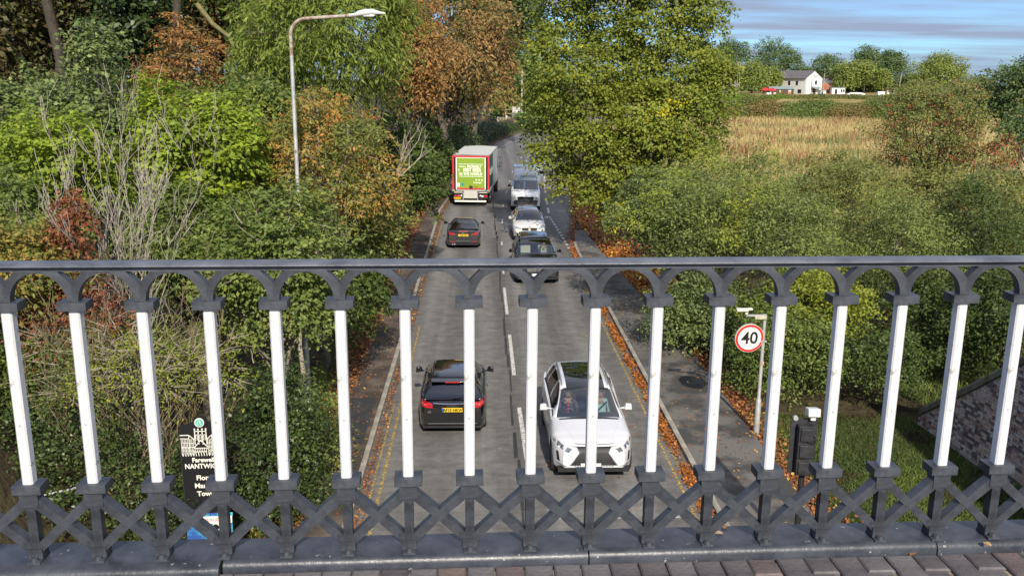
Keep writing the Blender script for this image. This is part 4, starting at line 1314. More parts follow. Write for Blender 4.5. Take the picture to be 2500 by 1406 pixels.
# ---------------------------------------------------------------- white van
sp = dict(L=5.95, W=2.02, R=.35, wheels=(1.0, 4.65), plan=[(0, .84), (.08, .90), (.4, .97), (1.1, 1), (5.6, 1), (5.95, .97)],
          hood=[(0, .98), (.12, 1.08), (.5, 1.20), (.95, 1.33), (1.2, 1.36), (5.95, 1.4)], belt=[(0, 1.1), (.95, 1.36), (1.4, 1.38), (5.95, 1.42)],
          roof=[(.98, 1.37), (1.75, 2.22), (2.05, 2.52), (2.7, 2.66), (4, 2.68), (5.7, 2.66), (5.95, 2.55)], cowl=.98, wtop=1.72, rtop=5.7, rbase=5.94, wr=.80,
          side=[(1.35, 2.3)], mirror=(1.45, 1.52), mirrormat=M_PLASTIC, seats=[(-.48, 2.2, .85), (.48, 2.2, .85)], rearglass=False, sill=.26, curvef=.22, curvew=.14, leanf=.10, zmid=.8)
car, patch, hit, bvh, q = build_car('white_van', 'white high-roof delivery van with dark bumper at the head of the oncoming queue', 'van', (2.98, 59.9, 0), math.pi + rad(-2), sp, P_VAN)
patch('bumper', mat('grey_plastic', (.075, .075, .08), .6, var=.1), quads((-1.0, .30), (1.0, .30), (1.0, .74), (-1.0, .74)), 'front', (14, 4), .012)
patch('grille', M_PLASTIC, quads((-.46, .62), (.46, .62), (.56, .96), (-.56, .96)), 'front', (8, 3), .018)
patch('grille_bar', mat('grey_plastic_light', (.16, .16, .17), .5, var=.1), [[(-.52, z), (.52, z), (.52, z + .025), (-.52, z + .025)] for z in (.70, .78, .86)], 'front', (8, 1), .026)
for sd_ in (-1, 1):
    patch('headlight', mat('warm_lamp', (.62, .62, .52), .15, var=.4, vscale=20, coat=1), [[(sd_ * .62, .80), (sd_ * .94, .84), (sd_ * .95, 1.06), (sd_ * .66, .96)]], 'front', (6, 3), .014)
    patch('bonnet_vent', M_PLASTIC, [[(sd_ * .30, 1.255), (sd_ * .66, 1.265), (sd_ * .66, 1.285), (sd_ * .30, 1.275)]], 'front', (4, 1), .012)
h = hit(0, .82, 'front')[0]
pts = [(.10 * math.cos(t), h.y + .05, .82 + .10 * math.sin(t)) for t in np.linspace(0, 2 * math.pi, 17)]
bd = MB().tube(pts, .012, 5, cap=False)
for k in range(3): bd.bar((0, h.y + .05, .82), (.10 * math.cos(rad(90 + 120 * k)), h.y + .05, .82 + .10 * math.sin(rad(90 + 120 * k))), .02, .012)
bd.build('badge', M_CHROME, car)
patch('roof_rib', mat('van_white_rib', (.60, .62, .66), .4, var=.03), [[(x, 2.9), (x + .05, 2.9), (x + .05, 5.4), (x, 5.4)] for x in (-.55, -.28, 0, .28, .5)], 'top', (1, 6), .010)
ant = hit(0, 2.15, 'top')[0]
MB().tube([ant, ant + Vector((0, .05, .18)), ant + Vector((0, -.05, .42))], .010, 5).build('aerial', M_PLASTIC, car)

# ---------------------------------------------------------------- two cars behind the van, mostly hidden by leaves
sp = dict(L=4.3, W=1.8, R=.32, wheels=(.82, 3.45), plan=[(0, .82), (.1, .9), (.5, .97), (1.2, 1), (3.5, 1), (4.3, .86)],
          hood=[(0, .66), (.25, .78), (1.1, .95), (1.4, .97), (3.9, 1.02), (4.3, .92)], belt=[(0, .88), (1.1, .95), (3.8, 1.03), (4.3, .98)],
          roof=[(1.15, .96), (1.95, 1.42), (2.5, 1.5), (3.1, 1.49), (3.7, 1.4), (4.15, 1.0), (4.3, .96)], cowl=1.15, wtop=1.95, rtop=3.66, rbase=4.14, wr=.57,
          side=[(1.55, 2.50), (2.58, 3.35), (3.42, 3.66)], mirror=(1.75, 1.0))
for n_, (x, y, a, lab) in enumerate([(3.75, 70.5, -4, 'pale blue silver car behind the white van, half hidden by maple leaves'), (5.0, 82.5, -6, 'second pale silver car, further up the road by the bend, behind leaves')]):
    car, patch, hit, bvh, q = build_car('silver_car', lab, 'car', (x, y, 0), math.pi + rad(a), sp, P_SILVER, 'cars queueing behind the van')
    for sd_ in (-1, 1): patch('headlight', M_LAMP, [[(sd_ * .50, .60), (sd_ * .82, .66), (sd_ * .80, .78), (sd_ * .55, .70)]], 'front', (4, 3), .010)
    patch('grille', M_PLASTIC, quads((-.4, .45), (.4, .45), (.42, .62), (-.42, .62)), 'front', (4, 2), .008)
    plate(car, hit, '', .42, 'front', 4.3, M_PLATEW, band=False)

# ---------------------------------------------------------------- the beer lorry
M_GREEN = mat('lime_green_shutter', (.20, .32, .022), .5, var=.06, vscale=1.5)
M_LREDF = mat('red_frame', (.55, .035, .045), .4, var=.08)
M_DGREEN = mat('dark_green_curtain', (.012, .085, .045), .55, var=.2, vscale=2)
M_WCURT = mat('white_curtain', (.55, .56, .54), .5, var=.06, vscale=2)
M_TARP = mat('pale_roof_sheet', (.52, .53, .50), .6, var=.10, vscale=2.0, stretch=(.3, 3, 1), bump=.6, bscale=1.2)
M_PRINT = mat('white_print', (.86, .88, .80), .5, var=.03)
M_STEEL = mat('galvanised_steel', (.38, .38, .36), .45, metal=.4, var=.2, vscale=12)
def lorry():
    root = empty('beer_lorry', (-.70, 62.0, 0), rad(-5.0), 'box lorry with lime green rear door and red frame advertising beer, driving away', 'lorry')
    W2, L, z0, z1 = 1.275, 8.0, 1.02, 3.52       # body box from y=0 (rear) to y=L
    # roof sheet with ridges, sides
    g = MB(); V = []; nxs = 10; nys = 26
    for j in range(nys + 1):
        for i in range(nxs + 1):
            x = -W2 + .02 + (2 * W2 - .04) * i / nxs; y = .05 + (L - .1) * j / nys
            V.append((x, y, z1 + .035 * math.sin(math.pi * i / nxs) + .010 * math.sin(j * 2.1 + i * .8)))
    g.add(V, [(j*(nxs+1)+i, j*(nxs+1)+i+1, (j+1)*(nxs+1)+i+1, (j+1)*(nxs+1)+i) for j in range(nys) for i in range(nxs)])
    g.build('roof', M_TARP, root, smooth=60, fix=False)
    MB().box((0, L/2, z1 - .03), (2*W2, L, .05)).build('roof_frame', M_STEEL, root)
    for sd_ in (-1, 1):
        MB().box((sd_ * (W2 - .02), 1.7, (z0 + z1) / 2), (.03, 3.3, z1 - z0 - .12)).build('side_curtain', M_DGREEN, root)
        MB().box((sd_ * (W2 - .02), 5.6, (z0 + z1) / 2), (.03, 4.4, z1 - z0 - .12)).build('side_curtain', M_WCURT, root)
        MB().box((sd_ * W2, L / 2, z0 + .02), (.05, L, .09)).build('side_rail', M_STEEL, root)
        g = MB()
        for k in range(16): g.box((sd_ * (W2 + .005), .4 + k * .48, z0 + .14), (.02, .05, .20))
        g.build('curtain_buckles', M_STEEL, root)
        g = MB()
        for zz in (.5, .72): g.box((sd_ * (W2 - .06), 3.0, zz), (.04, 3.2, .09))
        g.build('side_guard', M_STEEL, root)
    text('lettering', 'Carlsberg', .75, M_PRINT, root, (W2 + .004, 1.75, 2.35), (rad(90), rad(0), rad(90)), bold=.01)
    MB().box((0, L - .02, (z0+z1)/2), (2*W2-.06, .04, z1-z0-.06)).build('front_bulkhead', M_WCURT, root)
    MB().box((0, L/2, z0 - .02), (2*W2 - .1, L, .08)).build('floor', M_STEEL, root)
    # rear frame
    g = MB()
    for sd_ in (-1, 1): g.box((sd_ * (W2 - .06), -.02, (z0 + z1) / 2 + .06), (.12, .10, z1 - z0 - .10))
    g.box((0, -.02, z1 - .07), (2*W2 - .245, .10, .10))
    g.build('rear_frame', M_LREDF, root)
    g = MB()
    for sd_ in (-1, 1): g.box((sd_ * (W2 - .155), -.01, (z0 + z1) / 2), (.06, .06, z1 - z0 - .3))
    g.build('door_seal', M_GREYD, root)
    dr = empty('rear_door', (0, -.02, 0)); dr.parent = root
    dw = .96
    MB().box((0, 0, (z0 + z1) / 2 + .02), (2*dw + .14, .03, z1 - z0 - .30)).build('door_border', M_PRINT, dr)
    MB().box((0, -.02, (z0 + z1) / 2 + .02), (2*dw, .02, z1 - z0 - .40)).build('door_panel', M_GREEN, dr)
    T = (rad(90), 0, 0); yy = -.034
    def bar(x, z, w, h, m=M_PRINT, nm='printed_line'): MB().box((x, yy, z), (w, .004, h)).build(nm, m, dr)
    bar(0, 2.93, 1.66, .030); bar(.01, 2.09, 1.64, .030)
    text('lettering', 'PROBABLY', .235, M_PRINT, dr, (.24, yy, 2.76), T, bold=.006, sx=.86)
    text('lettering', 'Carlsberg', .17, M_PRINT, dr, (-.585, yy, 2.77), T, bold=.002, sx=.72)
    text('lettering', 'THE', .105, M_PRINT, dr, (-.80, yy, 2.52), (rad(90), rad(-90), 0), bold=.003)
    text('lettering', 'BEST BEER', .325, M_PRINT, dr, (.085, yy, 2.52), T, bold=.009, sx=.84)
    text('lettering', 'IN THE WORLD', .26, M_PRINT, dr, (0, yy, 2.25), T, bold=.007, sx=.86)
    for k, ch in enumerate('fot'):
        x = .38 + k * .195
        MB().lathe([(.0, -.003), (.055, -.003), (.055, .0)], 16, 'y', c=(x, yy, 1.86)).build('round_mark', M_PRINT, dr)
        if k == 0: text('lettering', 'f', .11, M_GREEN, dr, (x, yy - .006, 1.86), T, bold=.004)
        if k == 1: MB().lathe([(.0, -.003), (.025, -.003), (.025, .0)], 12, 'y', c=(x, yy - .004, 1.86)).build('round_mark', M_GREEN, dr)
        if k == 2: MB().prism([(x - .03, 1.84), (x + .03, 1.86), (x - .01, 1.885)], yy - .008, yy - .004).build('bird_mark', M_GREEN, dr)
    text('lettering', 'CarlsbergUK', .125, M_PRINT, dr, (.46, yy, 1.67), T, bold=.003, sx=.9)
    bar(-.86, 1.50, .20, .26, M_PRINT, 'notice'); bar(-.86, 1.42, .16, .05, mat('orange_print', (.7, .25, .03), .5, var=.05), 'notice_strip')
    MB().prism([(-.86, 1.60), (-.90, 1.52), (-.82, 1.52)], yy - .006, yy - .002).build('warning_triangle', M_INK, dr)
    MB().prism([(-.57, 1.41), (-.42, 1.55), (-.57, 1.69), (-.72, 1.55)], yy - .006, yy).build('diamond_sticker', mat('teal_print', (.03, .25, .25), .5, var=.15, vscale=8), dr)
    MB().box((.02, -.07, 1.36), (.22, .08, .17)).bar((-.03, -.09, 1.44), (-.05, -.09, 1.54), .02).build('door_latch', M_PLASTIC, dr)
    MB().box((.36, -.05, 1.395), (.18, .05, .03)).build('door_handle', M_LREDF, dr)
    g = MB().box((0, -.05, 1.255), (2*dw, .06, .10)); g.build('door_sill', M_LREDF, root)
    # tail lift and lights
    MB().box((0, -.06, 1.14), (2*dw + .1, .10, .12)).build('tail_beam', M_STEEL, root)
    tl = empty('tail_lift', (0, -.1, 0)); tl.parent = root
    MB().box((-.02, 0, .86), (.92, .05, .52)).build('lift_plate', mat('checker_plate', (.50, .50, .46), .6, metal=0, var=.15, vscale=30), tl)
    g = MB()
    for r_ in range(9):
        for c in range(16): g.box((-.45 + c * .057, -.03, .64 + r_ * .055), (.012, .008, .030))
    o = g.build('plate_studs', M_STEEL, tl)
    g = MB()
    for x in (-.52, .48): g.box((x, 0, .74), (.05, .10, .50)); g.box((x, 0, .50), (.07, .16, .08))
    g.build('lift_arms', M_STEEL, tl)
    for sd_ in (-1, 1):
        MB().box((sd_ * .88, -.02, .98), (.62, .12, .10)).build('upper_bar', M_PLASTIC, root)
        MB().box((sd_ * .86, -.085, 1.00), (.56, .02, .045)).build('pale_reflector_strip', mat('pale_yellow_strip', (.72, .72, .50), .4, var=.05), root)
        MB().box((sd_ * 1.19, -.10, 1.13), (.20, .12, .10)).build('bump_stop', M_STEEL, root)
        MB().box((sd_ * .86, .02, .74), (.62, .10, .36)).build('lamp_panel', M_PLASTIC, root)
        MB().box((sd_ * .97, -.05, .745), (.32, .05, .115)).build('tail_light', M_RED, root)
        MB().box((sd_ * .80 + (.0 if sd_ > 0 else -.02), -.052, .745), (.0 + .13, .052, .10)).build('tail_light_clear', M_PRINT if sd_ > 0 else M_REDL, root)
        MB().lathe([(.0, -.01), (.05, -.01), (.05, .02)], 12, 'y', c=(sd_ * .66, -.045, .78)).build('reversing_lamp', M_LAMPW, root)
    pr = empty('number_plate', (-.92, -.07, .60)); pr.parent = root
    MB().box((0, 0, 0), (.50, .012, .12)).build('plate_board', M_PLATEY, pr)
    text('lettering', 'DX19 XZL', .11, M_INK, pr, (0, -.008, 0), T, bold=.003)
    MB().box((-.02, -.10, .40), (2.18, .09, .115)).build('under_run_bar', mat('white_bumper_bar', (.75, .74, .66), .4, var=.05), root, bevel=.01)
    g = MB().box((0, 4.9, .66), (.86, 9.2, .22)); g.build('chassis', M_PLASTIC, root)
    # wheels, twin rear axle
    for y in (1.9, 7.75 + .55):
        for sd_ in (-1, 1):
            w = empty('wheel', (sd_ * (W2 - .28), y, .49)); w.parent = root
            MB().lathe([(.28, -.26), (.46, -.27), (.49, -.22), (.49, .22), (.46, .27), (.28, .26)], 22, 'x').build('tyre', M_TYRE, w, smooth=40)
            MB().lathe([(.0, -.10), (.10, -.12), (.28, -.2), (.28, .2), (.10, .12), (0, .10)], 18, 'x').build('rim', M_STEEL, w)
            MB().box((sd_ * (W2 - .28), y, 1.03), (.60, 1.15, .05)).build('mudguard', M_PLASTIC, root)
    # cab
    g = MB()
    pf = [(8.15, .55), (8.15, 2.95), (8.45, 3.35), (8.9, 3.40), (9.6, 2.85), (9.95, 1.9), (10.05, .5)]
    g.prism(pf, -1.20, 1.20, plane='yz'); g.build('cab', carpaint('white_cab_paint', (.7, .7, .68)), root, bevel=.05)
    MB().prism([(9.68, 2.72), (9.62, 2.80), (9.96, 1.85), (9.99, 1.9)], -1.08, 1.08, plane='yz').build('windscreen', M_GLASSD, root)
    for sd_ in (-1, 1):
        MB().prism([(8.7, 1.75), (8.7, 2.6), (9.5, 2.6), (9.8, 1.75)], sd_ * 1.2, sd_ * 1.212, plane='yz').build('side_window', M_GLASSD, root)
        m_ = empty('door_mirror', (sd_ * 1.43, 9.55, 2.25)); m_.parent = root
        MB().box((0, 0, .1), (.22, .14, .42)).build('mirror_head', M_PLASTIC, m_, bevel=.04)
        MB().box((0, .02, -.32), (.22, .12, .26)).build('wide_mirror', M_PLASTIC, m_, bevel=.04)
        MB().box((0, -.075, .1), (.17, .008, .36)).box((0, -.045, -.32), (.17, .008, .2)).build('mirror_glass', M_CHROME, m_)
        MB().tube([(-sd_ * .25, 0, .36), (0, 0, .30), (0, 0, -.4), (-sd_ * .25, 0, -.45)], .018, 6).build('mirror_arm', M_PLASTIC, m_)
    return root
lorry()

# ================================================================== PEOPLE IN THE CARS
def skinned(name, verts, edges, radii, mats, pick, parent=None, root=0, sub=1):
    me = bpy.data.meshes.new(name)
    bm = bmesh.new()
    sl = bm.verts.layers.skin.verify()
    vv = []
    for i, (p, r_) in enumerate(zip(verts, radii)):
        v = bm.verts.new(p); rr = r_ if hasattr(r_, '__len__') else (r_, r_)
        v[sl].radius = rr; v[sl].use_root = (i == root); vv.append(v)
    for a, b in edges: bm.edges.new((vv[a], vv[b]))
    bm.to_mesh(me); bm.free()
    o = linkmesh(name, me, parent)
    o.modifiers.new('skin', 'SKIN').use_smooth_shade = True
    s = o.modifiers.new('sub', 'SUBSURF'); s.levels = sub; s.render_levels = sub
    dg = bpy.context.evaluated_depsgraph_get()
    me2 = bpy.data.meshes.new_from_object(o.evaluated_get(dg))
    o.modifiers.clear(); o.data = me2
    me2.materials.clear()
    for m in mats: me2.materials.append(m)
    for f in me2.polygons:
        f.material_index = pick(f.center); f.use_smooth = True
    return o

M_SKIN = mat('skin', (.50, .29, .21), .55, var=.08)
M_HAIRG = mat('grey_hair', (.25, .23, .20), .7, var=.3, vscale=60)
M_HAIRB = mat('brown_hair', (.06, .035, .02), .7, var=.3, vscale=60)
M_TROU = mat('dark_trousers', (.03, .03, .045), .8, var=.2)
def person(label, loc, rz, top, hair, hands=((-.22, .42, .98 - .60), (.22, .42, .98 - .60)), neckv=.10, tie=None, belt_side=0, bulk=1.0, vest=None, paper=False, short=False):
    """seated figure; origin on the seat under the hips, facing +y"""
    root = empty('person', loc, rz, label, 'person')
    hl, hr_ = Vector(hands[0]), Vector(hands[1])
    V = [(0, 0, .12), (0, -.03, .28), (0, -.06, .44), (0, -.05, .53), (0, -.01, .60), (0, .015, .68), (0, .02, .76),
         (-.18, -.05, .50), (-.23, .04, .32), tuple(lerp(Vector((-.23, .04, .32)), hl, .92)),
         (.18, -.05, .50), (.23, .04, .32), tuple(lerp(Vector((.23, .04, .32)), hr_, .92)),
         (-.10, .05, .10), (-.12, .44, .14), (-.12, .50, -.28), (-.12, .62, -.34),
         (.10, .05, .10), (.12, .44, .14), (.12, .50, -.28), (.12, .62, -.34)]
    E_ = [(0, 1), (1, 2), (2, 3), (3, 4), (4, 5), (5, 6), (3, 7), (7, 8), (8, 9), (3, 10), (10, 11), (11, 12), (0, 13), (13, 14), (14, 15), (15, 16), (0, 17), (17, 18), (18, 19), (19, 20)]
    B = bulk
    Rr = [(.17*B, .12*B), (.16*B, .12*B), (.175*B, .12*B), (.11, .09), .052, (.075, .088), (.070, .085), .065, .048, .034, .065, .048, .034, .09, .072, .052, .05, .09, .072, .052, .05]
    def pick(c):
        if c.z > .575 - (neckv if abs(c.x) < .07 and c.y > 0 else 0) and abs(c.x) < .14: return 1
        if short and c.y > .10 and c.z > .16 and abs(c.x) > .10 and (c - Vector((c.x, .06, .34))).length > .10: return 1
        if c.z < .17 : return 2
        return 0
    body = skinned('body', V, E_, Rr, [top, M_SKIN, M_TROU], pick, root)
    # head details
    hc = Vector((0, .03, .735))
    g = MB(); 
    g.box(hc + Vector((0, .085, -.01)), (.022, .035, .045), taper=.6)
    g.build('nose', M_SKIN, root, bevel=.006)
    for sx_ in (-1, 1):
        MB().lathe([(0, 0), (.012, .003), (.009, .009), (0, .011)], 8, 'y', c=hc + Vector((sx_ * .032, .072, .015))).build('eye', M_INK, root)
        MB().lathe([(0, -.012), (.022, -.008), (.026, .004), (0, .010)], 10, 'x', c=hc + Vector((sx_ * .085, -.01, .0))).build('ear', M_SKIN, root)
    MB().box(hc + Vector((0, .078, -.052)), (.045, .012, .010)).build('mouth', mat('lips', (.35, .10, .09), .5, var=.05), root)
    hb = MB(); N = 14
    prof = []
    Vh = []; Fh = []
    for j in range(9):
        th = rad(8 + j * 10.5)
        for i in range(N):
            ph = 2 * math.pi * i / N
            rx, ry, rz_ = .098, .112, .115
            zlim = math.cos(th)
            p = hc + Vector((rx * math.sin(th) * math.cos(ph), -.012 + ry * math.sin(th) * math.sin(ph), .015 + rz_ * math.cos(th)))
            if math.sin(ph) > .15 and th > rad(50): p = hc + Vector((rx * .8 * math.sin(rad(50)) * math.cos(ph), -.012 + ry * math.sin(rad(50)) * math.sin(ph) * .8, .03 + rz_ * math.cos(rad(50))))
            Vh.append(p)
    for j in range(8):
        for i in range(N): Fh.append((j*N+i, j*N+(i+1)%N, (j+1)*N+(i+1)%N, (j+1)*N+i))
    Fh.append(tuple(range(N)))
    hb.add(Vh, Fh).build('hair', hair, root, smooth=60)
    for h, el in ((hl, Vector((-.23, .04, .32))), (hr_, Vector((.23, .04, .32)))):
        d = (h - el).normalized(); sidev = d.cross(Vector((0, 0, 1))).normalized(); u_ = sidev.cross(d)
        vs_ = [tuple(h - d * .03), tuple(h + d * .045)]; rr = [.022, .026]; es = [(0, 1)]
        for k, off in enumerate((-.030, -.010, .010, .030)):
            a = h + d * .060 + sidev * off; b_ = a + d * (.030 - .004 * abs(k - 1.5)) - u_ * .010; c = b_ + d * .014 - u_ * .026
            n0 = len(vs_); vs_ += [tuple(a), tuple(b_), tuple(c)]; rr += [.0095, .0085, .0075]; es += [(1, n0), (n0, n0 + 1), (n0 + 1, n0 + 2)]
        th = h + d * .01 + sidev * (.04 if h.x < 0 else -.04) - u_ * .01; t2 = th + d * .035 - u_ * .012
        n0 = len(vs_); vs_ += [tuple(th), tuple(t2)]; rr += [.011, .009]; es += [(0, n0), (n0, n0 + 1)]
        skinned('hand', vs_, es, rr, [M_SKIN], lambda c: 0, root)
    if tie:
        MB().prism([(-.022, .52), (.022, .52), (.034, .26), (0, .21), (-.034, .26)], .065, .13).build('tie', tie, root)
    if belt_side:
        s = belt_side
        MB().bar((s * .17, .055, .52), (-s * .15, .135, .22), .045, .012, upv=(0, -1, .3)).build('seat_belt', M_INK, root)
    if vest:
        MB().bar((-.10, .095, .50), (-.09, .125, .24), .055, .01, upv=(0, -1, 0)).bar((.10, .095, .50), (.09, .125, .24), .055, .01, upv=(0, -1, 0)).build('reflective_bands', vest, root)
    if paper:
        MB().box((0.02, .34, .38), (.26, .004, .20), Matrix.Rotation(rad(35), 3, 'Y') @ Matrix.Rotation(rad(-30), 3, 'X')).build('sheet_of_paper', M_PLATEW, root)
    return root
M_HIVIS = mat('yellow_hi_vis', (.62, .72, .05), .6, var=.05)
# local +y of an oncoming car is -Y of the world: its own right-hand side is at world x smaller
def incar(carloc, x, s): return (carloc[0] - x, carloc[1] + s)
x_, y_ = incar(LX, .40, 2.36)
person('driver of the white SUV in a dark mauve jacket and pink tie', (x_, y_, .64), math.pi, mat('mauve_jacket', (.13, .09, .11), .8, var=.1), M_HAIRG, ((-.16, .42, .38), (.16, .42, .38)), tie=mat('pink_tie', (.65, .05, .12), .6, var=.05), belt_side=1)
x_, y_ = incar(LX, -.40, 2.36)
person('passenger of the white SUV in a pale aqua short-sleeved top with a seat belt', (x_, y_, .64), math.pi, mat('aqua_top', (.42, .64, .60), .8, var=.05), M_HAIRG, ((-.16, .30, .20), (.12, .32, .20)), belt_side=-1, short=True, neckv=.13, bulk=1.05)
person('front passenger in the black SUV, green and yellow top, holding white paper', (2.46 + .41, 38.3 + 2.38, .74), math.pi, mat('dark_green_top', (.03, .09, .06), .8, var=.1), M_HAIRB, ((-.14, .36, .34), (.14, .36, .34)), vest=M_HIVIS, paper=True)
person('van driver in a dark top with yellow reflective bands', (2.98 - .48 + .07, 59.9 + 2.15, .98), math.pi, mat('navy_top', (.03, .04, .06), .8, var=.1), M_HAIRG, ((-.16, .42, .32), (.16, .42, .32)), vest=M_HIVIS)
person('driver of the white crossover car in a grey top', (2.66 - .38, 48.6 + 2.18, .60), math.pi, mat('grey_top', (.12, .12, .13), .8, var=.1), M_HAIRB, ((-.16, .42, .34), (.16, .42, .34)))

# ================================================================== STREET FURNITURE
M_GALV = mat('galvanised_pole', (.36, .36, .34), .5, c2=(.52, .52, .50), metal=.35, vscale=5)
M_RUST = mat('rusty_pole_arm', (.22, .14, .09), .7, c2=(.42, .38, .33), vscale=9)
# lamp column
lp = empty('street_lamp', (-4.85, 24.0, .05), 0, 'tall galvanised street lamp with a curved arm over the left pavement', 'street lamp')
MB().tube([(0, 0, 0), (0, 0, 1.6), (0, 0, 1.7), (0, 0, 9.4)], [.095, .09, .062, .050], 12).build('pole', M_GALV, lp, smooth=50)
pts = [(0, 0, 9.4)] + [(.42 - .42 * math.cos(t), 0, 9.9 + .42 * math.sin(t)) for t in np.linspace(0, math.pi / 2, 8)] + [(1.55, 0, 10.40)]
MB().tube(pts, .045, 10).build('arm', M_RUST, lp, smooth=50)
MB().tube([(1.5, 0, 10.40), (1.72, 0, 10.42)], .05, 8).build('collar', M_GALV, lp)
V = []; 
MB().tube([(1.66, 0, 10.43), (1.74, 0, 10.45), (1.9, 0, 10.48), (2.1, 0, 10.49), (2.28, 0, 10.47), (2.42, 0, 10.46)], [.04, .07, .085, .08, .04, .02], 12).build('lantern', mat('lantern_grey', (.55, .56, .56), .4, var=.1), lp, smooth=50)
MB().tube([(1.82, 0, 10.42), (1.9, 0, 10.41), (2.1, 0, 10.41), (2.16, 0, 10.43)], [.03, .05, .05, .03], 10).build('lamp_lens', mat('frosted_lens', (.62, .63, .60), .2, var=.05), lp, smooth=50)

# speed limit sign
sg = empty('speed_limit_sign', (7.12, 21.6, .02), 0, 'round speed limit sign with a red ring on a grey post beside the right pavement', 'traffic sign')
MB().tube([(0, 0, 0), (0, 0, .95), (0, 0, 1.02), (0, 0, 3.22)], [.075, .072, .045, .042], 12).build('post', M_GALV, sg, smooth=50)
MB().box((-.22, 0, 3.19), (.52, .05, .045)).build('top_arm', M_GALV, sg)
MB().box((-.10, -.06, 2.53), (.34, .03, .04)).build('bracket', M_GALV, sg)
dsc = empty('sign_face', (-.38, -.09, 2.62)); dsc.parent = sg; dsc.rotation_euler = (rad(3), 0, rad(4))
MB().lathe([(0, 0), (.372, 0), (.372, .05), (0, .05)], 40, 'y').build('backing', mat('sign_grey', (.55, .55, .53), .6, var=.1), dsc)
M_SW = mat('sign_white', (.72, .73, .70), .5, var=.05, vscale=4)
M_SR = mat('sign_red', (.62, .035, .02), .4, var=.08, vscale=4)
MB().lathe([(.292, -.006), (.360, -.006), (.360, -.001), (.292, -.001)], 40, 'y').build('red_ring', M_SR, dsc)
MB().lathe([(0, -.004), (.30, -.004), (.30, -.001), (0, -.001)], 40, 'y', c=(0, -.006, 0)).build('white_disc', M_SW, dsc)
text('lettering', '40', .44, M_INK, dsc, (0, -.016, .0), (rad(90), 0, 0), bold=.008, sx=.98)
g = MB().tube([(-.48, -.02, 3.22), (-.48, -.02, 3.30)], .045, 8).box((-.60, -.05, 3.35), (.30, .14, .07)).box((-.40, -.02, 3.36), (.14, .10, .05))
g.build('sign_lamp', mat('dirty_white_plastic', (.50, .50, .42), .6, c2=(.68, .67, .58), vscale=14), sg, bevel=.012)
MB().box((-.12, -.03, 3.14), (.30, .12, .07)).build('junction_box', mat('lichen_box', (.33, .31, .18), .8, c2=(.55, .53, .40), vscale=16), sg, bevel=.01)
MB().box((0.02, -.045, 1.95), (.05, .03, .09)).build('orange_tag', mat('faded_orange', (.55, .30, .2), .6, var=.1), sg)

# traffic signal seen from behind
ts = empty('traffic_signal', (5.98, 15.35, .1), rad(-4), 'black traffic signal seen from the back, with a small pale detector on top', 'traffic light')
MB().tube([(0.05, .16, 0), (0.05, .16, 2.75)], .057, 12).build('pole', mat('black_pole', (.02, .02, .022), .5, var=.2), ts, smooth=50)
M_TS = mat('signal_black', (.016, .017, .02), .55, c2=(.035, .036, .042), vscale=8)
bb_ = MB()
pf = [(-.26, 1.76), (.20, 1.76), (.22, 1.79), (.22, 2.80), (.19, 2.84), (-.24, 2.84), (-.26, 2.80)]
bb_.prism(pf, .05, .065).build('backing_board', M_TS, ts)
for k in range(3):
    g = MB().box((0, -.03, 1.93 + k * .325), (.30, .18, .315)).box((0, -.135, 1.93 + k * .325), (.24, .04, .24))
    g.box((0, -.05, 2.08 + k * .325), (.315, .16, .018)).build('signal_head', M_TS, ts, bevel=.02)
    MB().lathe([(.10, 0), (.115, 0), (.115, .2), (.10, .2)], 16, 'y', c=(0, .07, 1.93 + k * .325)).build('hood', M_TS, ts)
MB().tube([(.10, -.10, 2.62), (.17, -.17, 2.52), (.12, -.16, 2.42), (.02, -.15, 2.46)], .012, 6).build('cable', M_TS, ts)
M_DET = mat('detector_white', (.62, .63, .64), .5, var=.06)
MB().box((.10, .0, 2.98), (.22, .24, .15), Matrix.Rotation(rad(-12), 3, 'X')).build('detector', M_DET, ts, bevel=.012)
MB().box((.10, -.02, 2.87), (.09, .09, .06)).build('detector_bracket', M_DET, ts)
MB().lathe([(0, -.02), (.045, -.02), (.05, .03), (.0, .05)], 12, 'y', c=(-.19, .04, 2.84)).build('side_lamp', M_GALV, ts)

# town sign on the left
M_SBLK = mat('black_sign_board', (.010, .010, .012), .45, var=.2, vscale=3)
M_SWH = mat('cream_sign_print', (.74, .73, .66), .5, var=.03)
tsn = empty('town_sign', (-5.0, 15.2, .35), rad(3), 'tall black town sign with a white church drawing, bidding farewell', 'sign')
pf = [(-.37, .28), (.37, .28), (.37, 2.58), (.24, 2.62), (.13, 2.66), (.10, 2.74), (0, 2.78), (-.10, 2.74), (-.13, 2.66), (-.24, 2.62), (-.37, 2.58)]
MB().prism(pf, -.03, .03).build('board', M_SBLK, tsn)
for x in (-.33, .33): MB().box((x, .06, 1.0), (.08, .08, 2.6)).build('post', mat('dark_timber_post', (.04, .03, .025), .8, var=.2), tsn)
for x in (-.36, .36): MB().box((x, -.034, 1.33), (.012, .006, 2.06)).build('edge_line', mat('dark_grey_line', (.03, .03, .03), .5, var=.05), tsn)
MB().lathe([(0, -.008), (.085, -.008), (.085, 0), (0, 0)], 24, 'y', c=(0, -.031, 2.66)).build('round_badge', M_SWH, tsn)
MB().lathe([(0, -.004), (.070, -.004), (.070, 0), (0, 0)], 24, 'y', c=(0, -.039, 2.66)).build('badge_centre', mat('sea_green_print', (.12, .42, .34), .5, var=.1), tsn)
MB().tube([(-.03, -.045, 2.62), (-.02, -.045, 2.70), (.015, -.045, 2.70), (.02, -.045, 2.62)], .006, 4).build('badge_mark', M_SWH, tsn)
R90 = (rad(90), 0, 0)
g = MB()
def ln(a, b, w=.012): g.bar((a[0], -.034, a[1] + .225), (b[0], -.034, b[1] + .225), w, .006, upv=(0, 1, 0))
